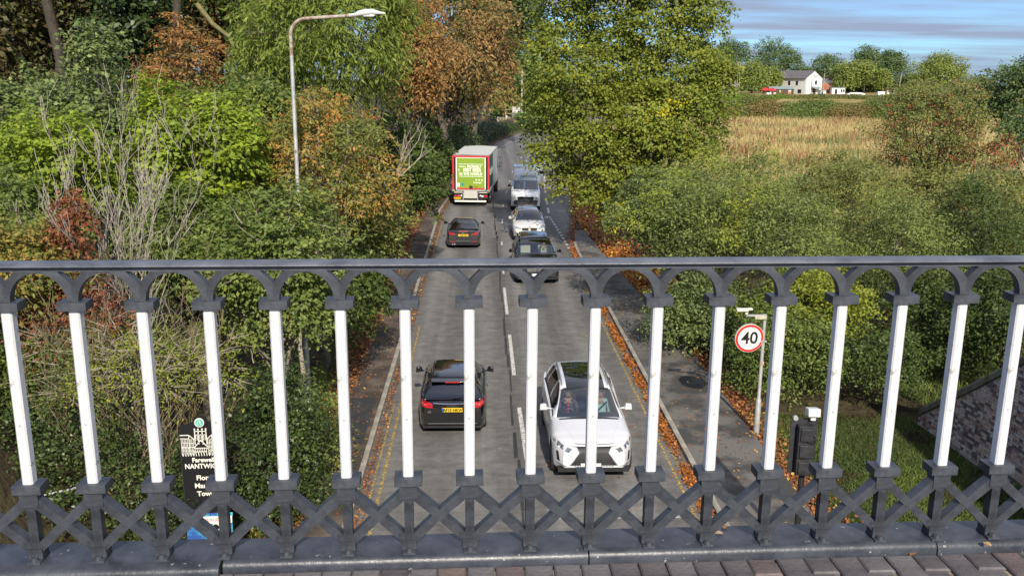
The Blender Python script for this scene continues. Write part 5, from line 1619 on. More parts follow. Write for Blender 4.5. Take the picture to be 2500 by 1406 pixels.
# tower
for x in (-.10, -.035, .04, .11): ln((x, 2.02), (x * .92, 2.30), .016); ln((x * .92, 2.30), (x * .92, 2.325), .026)
ln((-.105, 2.27), (.105, 2.27)); 
for x in (-.065, .005, .075): ln((x - .015, 2.10), (x - .015, 2.20), .009); ln((x + .012, 2.10), (x + .012, 2.20), .009); ln((x - .015, 2.205), (x + .012, 2.205), .010)
# gable in the middle
ln((-.13, 1.95), (0.0, 2.10), .016); ln((0.0, 2.10), (.12, 1.97), .016); ln((-.13, 1.95), (.12, 1.95), .012)
for k in range(6): ln((-.11 + k * .038, 1.88), (-.09 + k * .038, 1.94), .012)
ln((-.14, 1.88), (.10, 1.88), .014)
# houses left and right
for s in (-1, 1):
    ln((s * .355, 2.20), (s * .20, 2.20), .016); ln((s * .20, 2.20), (s * .11, 2.12), .014); ln((s * .355, 2.14), (s * .20, 2.135), .010); ln((s * .20, 2.19), (s * .20, 1.88), .012)
    for z in (2.06, 1.98, 1.91): ln((s * .345, z), (s * .12, z - .012), .009)
    for k in range(9): ln((s * (.335 - k * .026), 2.13), (s * (.335 - k * .026), 1.82), .009)
    for k in range(3): ln((s * (.34 - k * .05), 2.02), (s * (.315 - k * .05), 1.94), .010)
for k in range(15): ln((-.32 + k * .046, 1.80), (-.335 + k * .047, 1.865), .013)
g.build('church_drawing', M_SWH, tsn)
text('lettering', 'Farewell', .115, M_SWH, tsn, (0.02, -.034, 1.945), R90, bold=.0035)
text('lettering', 'NANTWICH', .128, M_SWH, tsn, (.01, -.034, 1.825), R90, bold=.003, sx=.90)
for k, (s_, z) in enumerate((('Floral', 1.60), ('Market', 1.445), ('Town', 1.29))):
    text('lettering', s_, .128, M_SWH, tsn, (.02, -.034, z), R90, bold=.0035)

# small event board leaning below the town sign
eb = empty('event_board', (-4.82, 14.92, .78), rad(4), 'small blue and white notice board low in front of the black town sign', 'notice board')
M_EB = mat('blue_print', (.02, .07, .28), .4, c2=(.06, .55, .62), vscale=2.2, ramp=(.42, .60))
R_ = Matrix.Rotation(rad(-12), 3, 'X')
MB().box((-.05, 0, .28), (.80, .02, .60), R_).build('panel', M_EB, eb)
MB().box((.08, -.062, .50), (.56, .012, .13), R_).build('header', M_SWH, eb)
text('lettering', 'MON JE    TE', .078, mat('red_print', (.60, .05, .04), .5, var=.05), eb, (.08, -.073, .503), (rad(78), 0, 0), bold=.001)
MB().lathe([(0, -.004), (.09, -.004), (.09, 0), (0, 0)], 20, 'y', c=(.07, -.03, .33)).build('round_print', M_SWH, eb)
MB().lathe([(0, -.004), (.06, -.004), (.06, 0), (0, 0)], 20, 'y', c=(.06, -.036, .34)).build('round_print', M_SBLK, eb)
for x in (-.27, .27): MB().box((x, .06, -.10), (.03, .03, 1.2)).build('leg', M_STEEL, eb)
# pale handrail pipe low on the left
pp = MB().tube([ground_at(-60, 1252, 1.6), ground_at(80, 1215, 1.6), ground_at(195, 1188, 1.5)], .022, 8).build('pale_pipe', mat('pale_pipe', (.55, .56, .55), .5, var=.1), smooth=50)
tag(pp, 'thin pale pipe running low through the dark undergrowth at the far left', 'pipe')
# small white marker post under the trees
mk = MB().box((0, 0, .42), (.12, .10, .84)).prism([(-.06, .84), (.06, .84), (0, .95)], -.05, .05).build('marker_post', mat('marker_white', (.62, .63, .62), .5, var=.1), None, (float(left_walk(76)) - .3, 76.0, .05))
tag(mk, 'small white marker post in the dark verge left of the lorry', 'post')

# ================================================================== FAR SIDE OF THE BEND
M_TIMB = mat('weathered_timber', (.20, .17, .12), .85, c2=(.36, .32, .25), vscale=10, stretch=(6, 6, 1))
fb0 = ground_at(1238, 306, .3)
fc = empty('board_fence', (fb0.x, 150.0, .2), 0, 'pale vertical board fence at the end of the hedge by the bend', 'fence')
for k in range(9):
    MB().box((-1.6 + k * .42, random.uniform(-.02, .02), .85), (.34, .03, 1.65 + random.uniform(-.1, .05))).build('board', M_TIMB, fc)
MB().box((0, .04, .5), (3.9, .06, .09)).box((0, .04, 1.3), (3.9, .06, .09)).build('rails', M_TIMB, fc)
p = at(1254, 282, 149.0)
gf = empty('timber_frame', (p.x, 150.6, .2), 0, 'open timber rail frame standing above the board fence', 'frame')
for x in (-1.25, 1.25): MB().box((x, 0, 1.45), (.14, .12, 2.9)).build('post', M_TIMB, gf)
for z in (2.86, 2.20, 1.62): MB().box((0, 0, z), (2.5, .07, .13)).build('rail', M_TIMB, gf)
p = at(1240, 285, 149.0)
gp = MB().box((0, 0, 1.1), (.22, .18, 2.2)).build('gate_post', mat('pale_post', (.5, .48, .42), .8, var=.1), None, (p.x - .2, 148.6, .0))
tag(gp, 'short pale gate post left of the timber frame', 'post')
p = at(1274, 240, 158.0)
tp = empty('telegraph_pole', (p.x, 158, 0), 0, 'tall slim white pole rising among trees at the bend', 'pole')
MB().tube([(0, 0, 0), (0, 0, 9.3)], [.16, .09], 8).build('pole', mat('pale_pole', (.48, .46, .42), .7, var=.1), tp)
MB().box((0, 0, 8.9), (.7, .08, .08)).build('crossarm', M_TIMB, tp)
ub = MB().box((0, 0, 1.6), (1.3, .7, 3.2)).box((0, 0, 3.22), (1.4, .8, .08)).build('white_cabinet', mat('cabinet_white', (.50, .50, .48), .6, var=.1, vscale=4), None, (p.x - 1.0, 157.0, 0))
tag(ub, 'pale slatted cabinet at the foot of the white pole', 'cabinet')

# ================================================================== THE WHITE PUB AND ITS YARD
M_REND = mat('white_render', (.70, .70, .68), .8, var=.06, vscale=.6)
M_SLATE = mat('slate_roof', (.095, .088, .095), .7, c2=(.15, .135, .14), vscale=1.5)
M_BRWOOD = mat('brown_boards', (.065, .04, .032), .8, c2=(.10, .065, .05), vscale=2, stretch=(5, 5, 1))
M_GRROOF = mat('grey_felt_roof', (.20, .25, .26), .7, var=.1)
M_OBR = mat('orange_brickwork', (.36, .13, .06), .85, var=.15, vscale=2)
M_WIN = mat('dark_window_pane', (.02, .022, .028), .15, var=.3)
M_WFR = mat('window_frame_dark', (.05, .05, .05), .6, var=.1)
HZ = 1.15
c0 = at(1965, 228, 370.0)
HR = rad(-47 + 19) 
house = empty('white_pub', (c0.x, 370.0, HZ), 0, 'long white rendered building with a slate roof and its gable end to the sun', 'building')
# local axes: e1 along the long side (to the left and away), e2 across the gable (to the right and away)
def hb(a, b, z):    # building coordinates -> local
    az = rad(19.3)
    vx, vy = math.sin(az), math.cos(az)      # view direction on the ground
    rx, ry = vy, -vx                          # to the right
    e1 = (-math.cos(rad(43)) * rx + math.sin(rad(43)) * vx, -math.cos(rad(43)) * ry + math.sin(rad(43)) * vy)
    e2 = (math.sin(rad(43)) * rx + math.cos(rad(43)) * vx, math.sin(rad(43)) * ry + math.cos(rad(43)) * vy)
    return Vector((e1[0] * a + e2[0] * b, e1[1] * a + e2[1] * b, z))
LH, WH, EV, RG = 17.2, 9.4, 6.2, 9.2
def poly3(nm, m, pts, fs, parent, **k):
    return MB().add([hb(*p) for p in pts], fs).build(nm, m, parent, **k)
poly3('walls', M_REND, [(0,0,0),(LH,0,0),(LH,WH,0),(0,WH,0),(0,0,EV),(LH,0,EV),(LH,WH,EV),(0,WH,EV),(0,WH/2,RG-.15),(LH,WH/2,RG-.15)],
      [(0,1,5,4),(1,2,6,9,5),(2,3,7,6),(3,0,4,8,7),(0,3,2,1)], house)
rf = []
for s, (b0, b1) in enumerate(((-.35, WH/2), (WH + .35, WH/2))):
    z0 = EV - .22
    rf += [(-.15, b0, z0), (LH + .15, b0, z0), (LH + .15, b1, RG), (-.15, b1, RG)]
poly3('roof', M_SLATE, rf + [(a, b, z + .16) for a, b, z in rf], [(0,1,2,3),(8,9,10,11),(4,5,6,7),(12,13,14,15),(0,1,9,8),(4,5,13,12),(0,3,11,8),(1,2,10,9),(4,7,15,12),(5,6,14,13)], house)
poly3('gutter', M_WFR, [(-.1,-.38,EV-.28),(LH+.1,-.38,EV-.28),(LH+.1,-.38,EV-.13),(-.1,-.38,EV-.13),(-.1,-.5,EV-.28),(LH+.1,-.5,EV-.28),(LH+.1,-.5,EV-.13),(-.1,-.5,EV-.13)], [(0,1,2,3),(4,5,6,7),(0,1,5,4),(2,3,7,6)], house)
def hwin(a0, a1, z0, z1, face='long', nm='window'):
    fr = []
    f = (lambda a, z, d: (a, -d, z)) if face == 'long' else (lambda a, z, d: (-d, a, z))
    w = empty(nm, (0, 0, 0)); w.parent = house
    P = [f(a0, z0, .05), f(a1, z0, .05), f(a1, z1, .05), f(a0, z1, .05), f(a0, z0, -.02), f(a1, z0, -.02), f(a1, z1, -.02), f(a0, z1, -.02)]
    poly3('frame', M_WFR, P, [(0,1,2,3),(0,1,5,4),(1,2,6,5),(2,3,7,6),(3,0,4,7)], w)
    am, zm_ = (a0 + a1) / 2, (z0 + z1) / 2; t = .05
    for (q0, q1) in ((a0 + .07, am - .03), (am + .03, a1 - .07)):
        P = [f(q0, z0 + .07, .065), f(q1, z0 + .07, .065), f(q1, z1 - .07, .065), f(q0, z1 - .07, .065)]
        poly3('pane', M_WIN, P, [(0,1,2,3)], w)
for a in (4.0, 8.2, 12.4): hwin(a, a + 1.25, 3.4, 5.1)
hwin(2.0, 3.9, .3, 1.8)
hwin(13.2, 14.6, 3.0, 3.9, nm='small_window')
hwin(15.3, 16.4, 3.0, 4.4, nm='small_window')
hwin(5.0, 6.1, 3.5, 5.1, 'gable')
poly3('gable_bay', M_REND, [(-.5,3.4,2.3),(-.5,7.2,2.3),(-.5,7.2,6.6),(-.5,3.4,6.6),(-.02,3.4,2.3),(-.02,7.2,2.3),(-.02,7.2,6.6),(-.02,3.4,6.6)], [(0,1,2,3),(0,1,5,4),(1,2,6,5),(2,3,7,6),(3,0,4,7)], house)
poly3('bay_window', M_WIN, [(-.53,4.7,3.7),(-.53,5.9,3.7),(-.53,5.9,5.2),(-.53,5.3,5.5),(-.53,4.7,5.2)], [(0,1,2,3,4)], house)
poly3('sign_panel', mat('faded_grey_sign', (.45, .46, .46), .7, var=.08), [(-.54,4.2,6.7),(-.54,6.3,6.7),(-.54,6.3,7.6),(-.54,4.2,7.6),(-.1,4.2,6.7),(-.1,6.3,6.7),(-.1,6.3,7.6),(-.1,4.2,7.6)], [(0,1,2,3),(0,1,5,4),(1,2,6,5),(2,3,7,6),(3,0,4,7)], house)
poly3('porch_roof', M_GRROOF, [(-2.2,3.1,2.2),(-2.2,7.4,2.2),(-.1,7.4,3.2),(-.1,3.1,3.2),(-2.2,3.1,2.1),(-2.2,7.4,2.1),(-.1,7.4,3.0),(-.1,3.1,3.0)], [(0,1,2,3),(4,5,6,7),(0,1,5,4),(1,2,6,5),(3,0,4,7)], house)
poly3('porch_door', M_BRWOOD, [(-.06,4.4,0),(-.06,6.0,0),(-.06,6.0,2.3),(-.06,4.4,2.3)], [(0,1,2,3)], house)
poly3('wall_plaque', mat('red_plaque', (.5, .03, .03), .5, var=.05), [(-.08,3.5,1.5),(-.08,4.2,1.5),(-.08,4.2,2.1),(-.08,3.5,2.1)], [(0,1,2,3)], house)
for b in (3.2, 7.35, .25): 
    poly3('drainpipe', M_WFR, [(-.12,b,0),(-.12,b+.12,0),(-.12,b+.12,6.4),(-.12,b,6.4)], [(0,1,2,3)], house)

def bldg(nm, label, cat, x0, x1, pyb, Y, depth, h, mw, mr, roof_h=0, rz=rad(-8), overhang=.25, gable=False):
    a, b = at(x0, pyb, Y), at(x1, pyb, Y)
    w = (b - a).length
    o = empty(nm, ((a.x + b.x) / 2, Y + depth / 2, HZ - .1), rz, label, cat)
    MB().box((0, 0, h / 2), (w, depth, h)).build('walls', mw, o)
    g = MB()
    if roof_h <= 0:
        g.box((0, 0, h + .12), (w + 2 * overhang, depth + 2 * overhang, .2))
    elif gable:   # gable end towards the viewer
        g.prism([(-w/2 - overhang, h - .1), (w/2 + overhang, h - .1), (0, h + roof_h)], -depth/2 - .1, depth/2)
    else:
        g.prism([(-depth/2 - overhang, h - .05), (depth/2 + overhang, h - .05), (0, h + roof_h)], -w/2 - .1, w/2 + .1, plane='yz')
    g.build('roof', mr, o)
    return o, w
o, w = bldg('brown_shed', 'low brown timber shed with a grey roof in front of the white building', 'shed', 1882, 1939, 226, 352, 5, 2.35, M_BRWOOD, M_GRROOF, .9)
MB().box((-.6, -2.53, 1.5), (.45, .05, .9)).build('yellow_notice', mat('yellow_notice', (.6, .5, .15), .6, var=.1), o)
nb = empty('menu_board', (3.0, -2.53, 1.3)); nb.parent = o
MB().box((0, 0, 0), (1.0, .05, 1.3)).build('panel', M_SW, nb); MB().box((0, -.04, -.2), (.9, .03, .75)).build('print', mat('orange_red_print', (.6, .12, .02), .6, var=.1), nb)
MB().box((w/2 - .35, -2.56, 1.2), (.09, .09, 2.4)).build('drainpipe', M_WFR, o)
o, w = bldg('brick_cottage', 'small orange brick cottage with a grey roof right of the white building', 'cottage', 2005, 2034, 227, 376, 8, 2.9, M_OBR, M_GRROOF, 2.3, rad(-20), gable=True)
MB().box((1.2, -4.03, 1.3), (1.4, .06, 1.2)).build('window', M_WIN, o); MB().box((-1.0, -4.03, 1.3), (.9, .06, 1.5)).build('door', M_WFR, o)
MB().prism([(-2.5, 2.9), (2.5, 2.9), (0, 4.85)], -4.16, -4.12).build('gable_brickwork', M_OBR, o)
o, w = bldg('brick_annexe', 'taller brick annexe with an orange wall and a chimney behind the small cottage', 'cottage', 2009, 2040, 222, 388, 6, 4.3, M_OBR, M_SLATE, 2.2, rad(-5))
ch = MB().box((1.5, 0, 6.4), (1.1, .9, 3.0)).box((1.5, 0, 7.95), (1.3, 1.1, .2)).build('chimney', M_OBR, o)
MB().lathe([(.18, 8.0), (.15, 8.5)], 8, c=(1.3, 0, 0)).lathe([(.18, 8.0), (.15, 8.5)], 8, c=(1.75, 0, 0)).build('chimney_pots', M_OBR, o)
o, w = bldg('white_annexe', 'low flat-roofed white annexe right of the orange brick cottage', 'building', 2033, 2064, 226, 372, 5, 2.6, M_REND, M_GRROOF, 0, rad(-6))
MB().box((-1.0, -2.53, 1.1), (.9, .06, 2.0)).build('door', M_WIN, o)
for x in (1.2, 2.1): MB().box((x, -2.53, 1.5), (.6, .06, 1.1)).build('window', M_WIN, o)
MB().box((w/2 - .3, -1, 3.0), (.4, .4, .6)).build('chimney', M_OBR, o)
o, w = bldg('white_outhouse', 'small white outhouse at the foot of the tall pole beside the gable', 'outhouse', 2003, 2017, 228, 364, 3, 1.7, M_REND, M_GRROOF, 0, rad(-6))
MB().box((-.3, -1.53, .9), (.6, .06, 1.0)).build('window', M_WIN, o)
o, w = bldg('white_barn', 'white barn roof showing left of the round garden tree', 'barn', 1772, 1802, 216, 380, 10, 3.9, M_REND, mat('pale_barn_roof', (.50, .50, .47), .6, var=.05), .6, rad(5))
o, w = bldg('grey_hut', 'small hut with a dark pitched roof below the white barn', 'hut', 1788, 1803, 223, 345, 4, 1.7, M_BRWOOD, mat('dark_slate', (.05, .055, .065), .7, var=.1), 1.1, rad(0))
o, w = bldg('ruined_shed', 'tumbledown shed with bits of white sheet and bare timbers', 'shed', 2152, 2196, 221, 360, 4, 1.3, mat('grey_boards', (.16, .14, .12), .9, var=.3, vscale=2), mat('rusty_roof', (.10, .07, .055), .9, var=.3, vscale=1), 0, rad(0))
for k, (x, hh) in enumerate(((-3.4, 3.2), (-2.6, 2.6), (-1.6, 3.4), (.9, 2.5), (2.6, 2.8))): MB().box((x, -2.2, hh / 2), (.14, .14, hh), Matrix.Rotation(rad(4 * (k - 2)), 3, 'Y')).build('timber', M_BRWOOD, o)
MB().box((-1.0, -2.1, 1.3), (1.4, .05, 1.5)).build('sheet', M_REND, o); MB().box((1.6, -2.1, 1.5), (.9, .05, 1.7), Matrix.Rotation(rad(8), 3, 'Y')).build('sheet', M_REND, o)
# red parasols
M_REDC = mat('red_parasol_cloth', (.62, .02, .035), .7, var=.06)
for k, (px, lab) in enumerate(((1868, 'red parasol, the left one of the pair in front of the brown shed'), (1886, 'red parasol with pale print, the one touching the brown shed'))):
    p = at(px, 224, 348)
    o = empty('parasol', (p.x, 348 + k * .6, HZ), 0, lab, 'parasol', 'red parasols beside the brown shed')
    MB().lathe([(.03, 0), (.03, 2.75)], 6).build('pole', M_STEEL, o)
    MB().lathe([(1.62, 1.75), (1.60, 1.98), (.8, 2.5), (.02, 2.85)], 8).build('canopy', M_REDC, o)
    text('lettering', 'PUB', .01, M_SWH, o, (0, 0, 2), (0, 0, 0)) if False else None
    MB().box((.9, -.4, .5), (.9, .7, .9)).build('table', M_PLATEW, o)
    MB().box((-.6, -.2, .75), (.7, .05, 1.5)).build('side_screen', M_PLATEW if k else M_PLASTIC, o)
# white van roof and trailer far right of the building
for px, w_, lab, nm, cat, hh in ((2082, 7.2, 'long low white boat-shaped cover lying behind the hedge', 'white_cover', 'cover', 1.0), (2141, 2.6, 'small white box trailer behind the hedge near the ruined shed', 'white_trailer', 'trailer', 1.5)):
    p = at(px + 10, 222, 352)
    o = empty(nm, (p.x, 352, HZ - .1), rad(-8), lab, cat)
    if nm == 'white_cover':
        MB().tube([(-w_/2, 0, .5), (-w_/3, 0, .7), (0, 0, .75), (w_/3, 0, .6), (w_/2, 0, .5)], [.15, .5, .55, .5, .12], 10).build('cover', M_SW, o, smooth=60)
        MB().box((0, 0, .15), (5, .8, .3)).build('cradle', M_WFR, o)
    else:
        MB().box((0, 0, 1.0), (w_, 1.8, 1.3)).build('body', M_SW, o, bevel=.1); MB().lathe([(0, -.1), (.35, -.1), (.35, .1), (0, .1)], 12, 'y', c=(0, -.9, .35)).build('wheel', M_TYRE, o)
# utility poles and the wire
M_POLE = mat('grey_utility_pole', (.30, .27, .22), .8, var=.15)
pl = []
for px, pyt, pyb, Y, lab in ((1803, 152, 178, 360, 'pair of grey utility poles standing left of the dark oak, behind the round tree'), (2013, 180, 226, 362, 'grey utility pole beside the gable of the white building'), (2202, 178, 212, 372, 'leaning grey utility pole near the ruined shed')):
    t = at(px, pyt, Y)
    o = empty('utility_pole', (t.x, Y, HZ - .2), rad(0), lab, 'pole', 'utility poles across the far field')
    h = t.z - HZ + .2
    lean = .8 if px == 2202 else 0
    MB().tube([(-lean, 0, 0), (0, 0, h)], [.2, .14], 6).build('pole', M_POLE, o)
    if px == 1803: MB().tube([(.9, 0, 0), (.75, 0, h)], [.16, .12], 6).box((.4, 0, h - .3), (1.6, .12, .12)).box((.9, 0, h - 4), (.9, .4, .3)).build('second_pole', M_POLE, o)
    pl.append(Vector((t.x, Y, t.z)))
def wire(a, b, sag, lab):
    pts = [a.lerp(b, t) - Vector((0, 0, sag * 4 * t * (1 - t))) for t in np.linspace(0, 1, 13)]
    o = MB().tube(pts, .035, 4).build('overhead_wire', mat('wire_grey', (.22, .24, .25), .6, var=.05))
    tag(o, lab, 'wire')
wire(pl[0], at(2215, 147, 372), 1.2, 'long thin overhead wire crossing in front of the far trees')
wire(at(1985, 203, 366), at(1893, 207, 362), .5, 'short slack wire across the front wall of the white building')

# ================================================================== PLANTS
G = lambda *c: c
LM = dict(
 hazel=leafmat('hazel_leaf', [(0, (.026, .044, .012)), (.45, (.060, .090, .026)), (1, (.135, .168, .060))], patch=((.13, .15, .03), .62, .72, .9)),
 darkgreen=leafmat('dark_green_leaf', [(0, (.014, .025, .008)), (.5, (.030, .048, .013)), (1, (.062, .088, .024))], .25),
 ivy=leafmat('ivy_leaf', [(0, (.009, .019, .007)), (.6, (.022, .037, .012)), (1, (.055, .080, .024))], .15, .4),
 lime=leafmat('lime_green_leaf', [(0, (.045, .070, .012)), (.4, (.092, .135, .018)), (.75, (.150, .200, .022)), (.96, (.200, .245, .035)), (1, (.40, .33, .02))], .42),
 ash=leafmat('ash_leaf', [(0, (.038, .060, .014)), (.45, (.085, .120, .028)), (1, (.165, .205, .055))], .45),
 greyg=leafmat('grey_green_leaf', [(0, (.028, .046, .018)), (.45, (.062, .090, .036)), (.965, (.130, .165, .072)), (1, (.40, .30, .02))], .3),
 sumac=leafmat('autumn_orange_leaf', [(0, (.055, .070, .018)), (.38, (.110, .120, .032)), (.56, (.21, .145, .050)), (.80, (.27, .115, .040)), (1, (.26, .075, .026))], .35, patch=((.070, .090, .026), .46, .60, .75)),
 rust=leafmat('rust_brown_leaf', [(0, (.070, .052, .020)), (.35, (.125, .080, .034)), (.7, (.200, .110, .048)), (1, (.085, .095, .026))], .3),
 chestnut=leafmat('chestnut_autumn_leaf', [(0, (.052, .052, .022)), (.35, (.100, .082, .036)), (.6, (.160, .102, .050)), (.85, (.200, .130, .066)), (1, (.070, .090, .026))], .3, patch=((.040, .055, .018), .50, .60, .35)),
 redwood=leafmat('orange_conifer_leaf', [(0, (.08, .045, .020)), (.5, (.155, .085, .036)), (1, (.23, .130, .056))], .3, patch=((.05, .05, .02), .50, .62, .8)),
 red=leafmat('red_creeper_leaf', [(0, (.045, .020, .014)), (.5, (.10, .036, .022)), (1, (.16, .070, .040))], .25),
 maple=leafmat('maple_leaf', [(0, (.042, .062, .012)), (.5, (.092, .120, .021)), (.91, (.150, .172, .033)), (.972, (.20, .17, .025)), (1, (.42, .25, .02))], .4, patch=((.42, .25, .015), .665, .69, .55)),
 willow=leafmat('willow_leaf', [(0, (.028, .042, .016)), (.5, (.074, .100, .034)), (1, (.135, .170, .060))], .35, patch=((.135, .165, .030), .50, .62, .35)),
 yellowg=leafmat('yellow_green_leaf', [(0, (.060, .085, .014)), (.5, (.110, .140, .022)), (1, (.180, .200, .035))], .4, patch=((.055, .085, .022), .50, .6, .5)),
 haw=leafmat('hawthorn_leaf', [(0, (.046, .062, .020)), (.5, (.085, .105, .034)), (1, (.135, .130, .045))], .3, patch=((.105, .080, .035), .56, .66, .5)),
 berry=leafmat('red_berry', [(0, (.09, .018, .014)), (1, (.17, .035, .025))], .05),
 woodmix=leafmat('dark_wood_leaf', [(0, (.020, .016, .010)), (.4, (.045, .036, .018)), (.6, (.032, .042, .014)), (.85, (.060, .070, .022)), (1, (.11, .075, .035))], .2),
 far=leafmat('far_tree_leaf', [(0, (.030, .052, .024)), (.5, (.050, .080, .032)), (1, (.078, .110, .040))], .25),
 farl=leafmat('far_light_tree_leaf', [(0, (.060, .085, .024)), (.5, (.092, .125, .034)), (1, (.140, .165, .045))], .3),
 hedgeg=leafmat('green_hedge_leaf', [(0, (.030, .050, .016)), (.5, (.062, .092, .026)), (1, (.105, .130, .038))], .3, patch=((.10, .085, .035), .56, .66, .10)),
 hedge=leafmat('hedge_leaf', [(0, (.042, .058, .020)), (.5, (.075, .095, .030)), (1, (.125, .120, .045))], .3, patch=((.075, .125, .022), .56, .68, .12)),
)
BARK = mat('bark', (.075, .060, .045), .9, c2=(.14, .12, .095), vscale=8, bump=.6, bscale=25)
BARKD = mat('dark_bark', (.030, .024, .018), .9, c2=(.07, .055, .04), vscale=6, bump=.6, bscale=25)
BARKP = mat('pale_bark', (.20, .17, .13), .85, c2=(.36, .31, .25), vscale=10, bump=.4, bscale=40)
TOTAL = [0]

def wobble(rg, a, b, n, amt):
    a, b = Vector(a), Vector(b); L = (b - a).length
    return [a.lerp(b, k / n) + (Vector((rg.uniform(-1, 1), rg.uniform(-1, 1), rg.uniform(-.6, .6))) * amt * L * math.sin(math.pi * k / n)) for k in range(n + 1)]

def plant(name, label, cat, base, C, R, n, size, m, seed, nl=9, lob=(.34, .52), per=26, trunk=.15, bark=BARK, group=None,
          spread=.16, twig=.6, wid=.6, up=.6, droop=.25, jit=.45, twigs=42, limbs=True, lobes=None, cam_side=.18, zmin=-.75, inner=.13, flat=1.0, vbias=0, extra=None):
    """a tree or bush: tapered trunk and limbs, and a crown of separate leaves in sprays.
    base: foot; C, R: centre and radii of the crown; n: number of sprays; per: leaves per spray"""
    rg = np.random.default_rng(seed); rp = random.Random(seed)
    base = Vector(base); C = Vector(C); R = Vector(R)
    if lobes is None:
        lobes = []
        for k in range(nl):
            for _ in range(30):
                d = unit(rg.normal(0, 1, 3)); 
                if d[2] > -.6: break
            rr = rg.uniform(.48, .84); s = rg.uniform(*lob) * .88
            if k == 0: d, rr, s = np.array([0, 0, 0.0]), 0, .62
            lobes.append((C.x + d[0] * R.x * rr, C.y + d[1] * R.y * rr, C.z + d[2] * R.z * rr, R.x * s, R.y * s, R.z * s))
        for k in range(nl):
            d = unit(rg.normal(0, 1, 3)); d[2] = abs(d[2]) * .9 - .15; rr = rg.uniform(.82, 1.10); s = rg.uniform(.10, .19)
            lobes.append((C.x + d[0] * R.x * rr, C.y + d[1] * R.y * rr, C.z + d[2] * R.z * rr, R.x * s, R.y * s, R.z * s * 1.15))
    n = int(n * .78)
    P, D, K = lobes_clusters(rg, lobes, n, cam_side, zmin, inner)
    lv = rg.random(len(lobes))
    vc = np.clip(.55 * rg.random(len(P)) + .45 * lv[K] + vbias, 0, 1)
    V, v = leaves(rg, P, D, per, size, spread, wid, up, droop, twig, vc, jit, flat)
    V = V - np.array(base)
    TOTAL[0] += len(v) * 2
    root = empty(name, base, 0, label, cat, group)
    linkmesh('foliage', fastmesh('foliage', V, 4, m, v), root)
    if trunk > 0:
        g = MB()
        top = Vector((C.x, C.y, C.z + R.z * .35)) - base
        g.tube(wobble(rp, (0, 0, -.1), top, 7, .035), [trunk * (1 - .11 * k) for k in range(8)], 8)
        if limbs:
            for l in lobes[:18]:
                e = Vector(l[:3]) - base
                f = rp.uniform(.25, .6); s = Vector((0, 0, -.1)).lerp(top, f)
                g.tube(wobble(rp, s, e, 4, .08), [trunk * q for q in (.5, .38, .28, .18, .10)], 6)
        idx = rg.choice(len(P), size=min(twigs, len(P)), replace=False)
        for i in idx:
            l = Vector(lobes[K[i]][:3]) - base
            e = Vector(P[i]) - base + Vector(D[i]) * twig * .4
            g.tube(wobble(rp, l.lerp(e, .3), e, 3, .06), [trunk * .13 + .006, trunk * .09 + .005, trunk * .05 + .004, .004], 4, cap=False)
        g.build('trunk', bark, root, smooth=60, fix=False)
        TOTAL[0] += len(g.f) * 2
    return root, lobes, P

def px_plant(name, label, cat, x0, x1, y0, y1, Y, n, size, m, seed, ry=None, base_z=0.0, **k):
    """crown spanning photo pixels x0..x1, y0..y1 at distance Y"""
    a, b = at(x0, (y0 + y1) / 2, Y), at(x1, (y0 + y1) / 2, Y)
    t, u_ = at((x0 + x1) / 2, y0, Y), at((x0 + x1) / 2, y1, Y)
    rx = (b.x - a.x) / 2; rz_ = (t.z - u_.z) / 2
    C = Vector(((a.x + b.x) / 2, Y, (t.z + u_.z) / 2))
    ry = ry or rx * .9
    bx = C.x
    if left_walk(Y) - .7 < bx < 1: bx = float(left_walk(Y)) - .9
    elif 1 <= bx < right_edge(Y) + 2.4: bx = float(right_edge(Y)) + 2.8
    gz = float(height(bx, Y + ry * .3))
    return plant(name, label, cat, (bx, Y + ry * .2, gz), C, (rx, ry, rz_), n, size, m, seed, **k)

def bare_shrub(name, label, base, tips, seed, r0=.05, m=BARKP, sub=4, group=None):
    """leafless branching stems from the foot to the given tips"""
    rp = random.Random(seed)
    root = empty(name, base, 0, label, 'shrub', group)
    g = MB()
    def grow(p, d, L, r, depth):
        n = 5; pts = [p]; q = p.copy(); dd = d.copy()
        for k in range(n):
            dd = (dd + Vector((rp.uniform(-1, 1), rp.uniform(-1, 1), rp.uniform(-.5, .9))) * .16).normalized()
            q = q + dd * L / n; pts.append(q.copy())
        g.tube(pts, [max(.0045, r * (1 - .13 * k)) for k in range(n + 1)], 5 if depth < 2 else 4, cap=False)
        if depth >= sub: return
        for k in range(rp.choice((2, 2, 3, 3))):
            i = rp.randint(1, n)
            nd = (dd + Vector((rp.uniform(-1, 1), rp.uniform(-1, 1), rp.uniform(-.1, 1.0))) * .62).normalized()
            grow(pts[i], nd, L * rp.uniform(.45, .72), r * .52, depth + 1)
    for t in tips:
        v = Vector(t) - Vector(base); L = v.length
        grow(Vector((rp.uniform(-.12, .12), rp.uniform(-.1, .1), 0)), v.normalized(), L * .62, r0 * rp.uniform(.6, 1.1), 0)
    g.build('stems', m, root, smooth=60, fix=False)
    TOTAL[0] += len(g.f) * 2
    return root

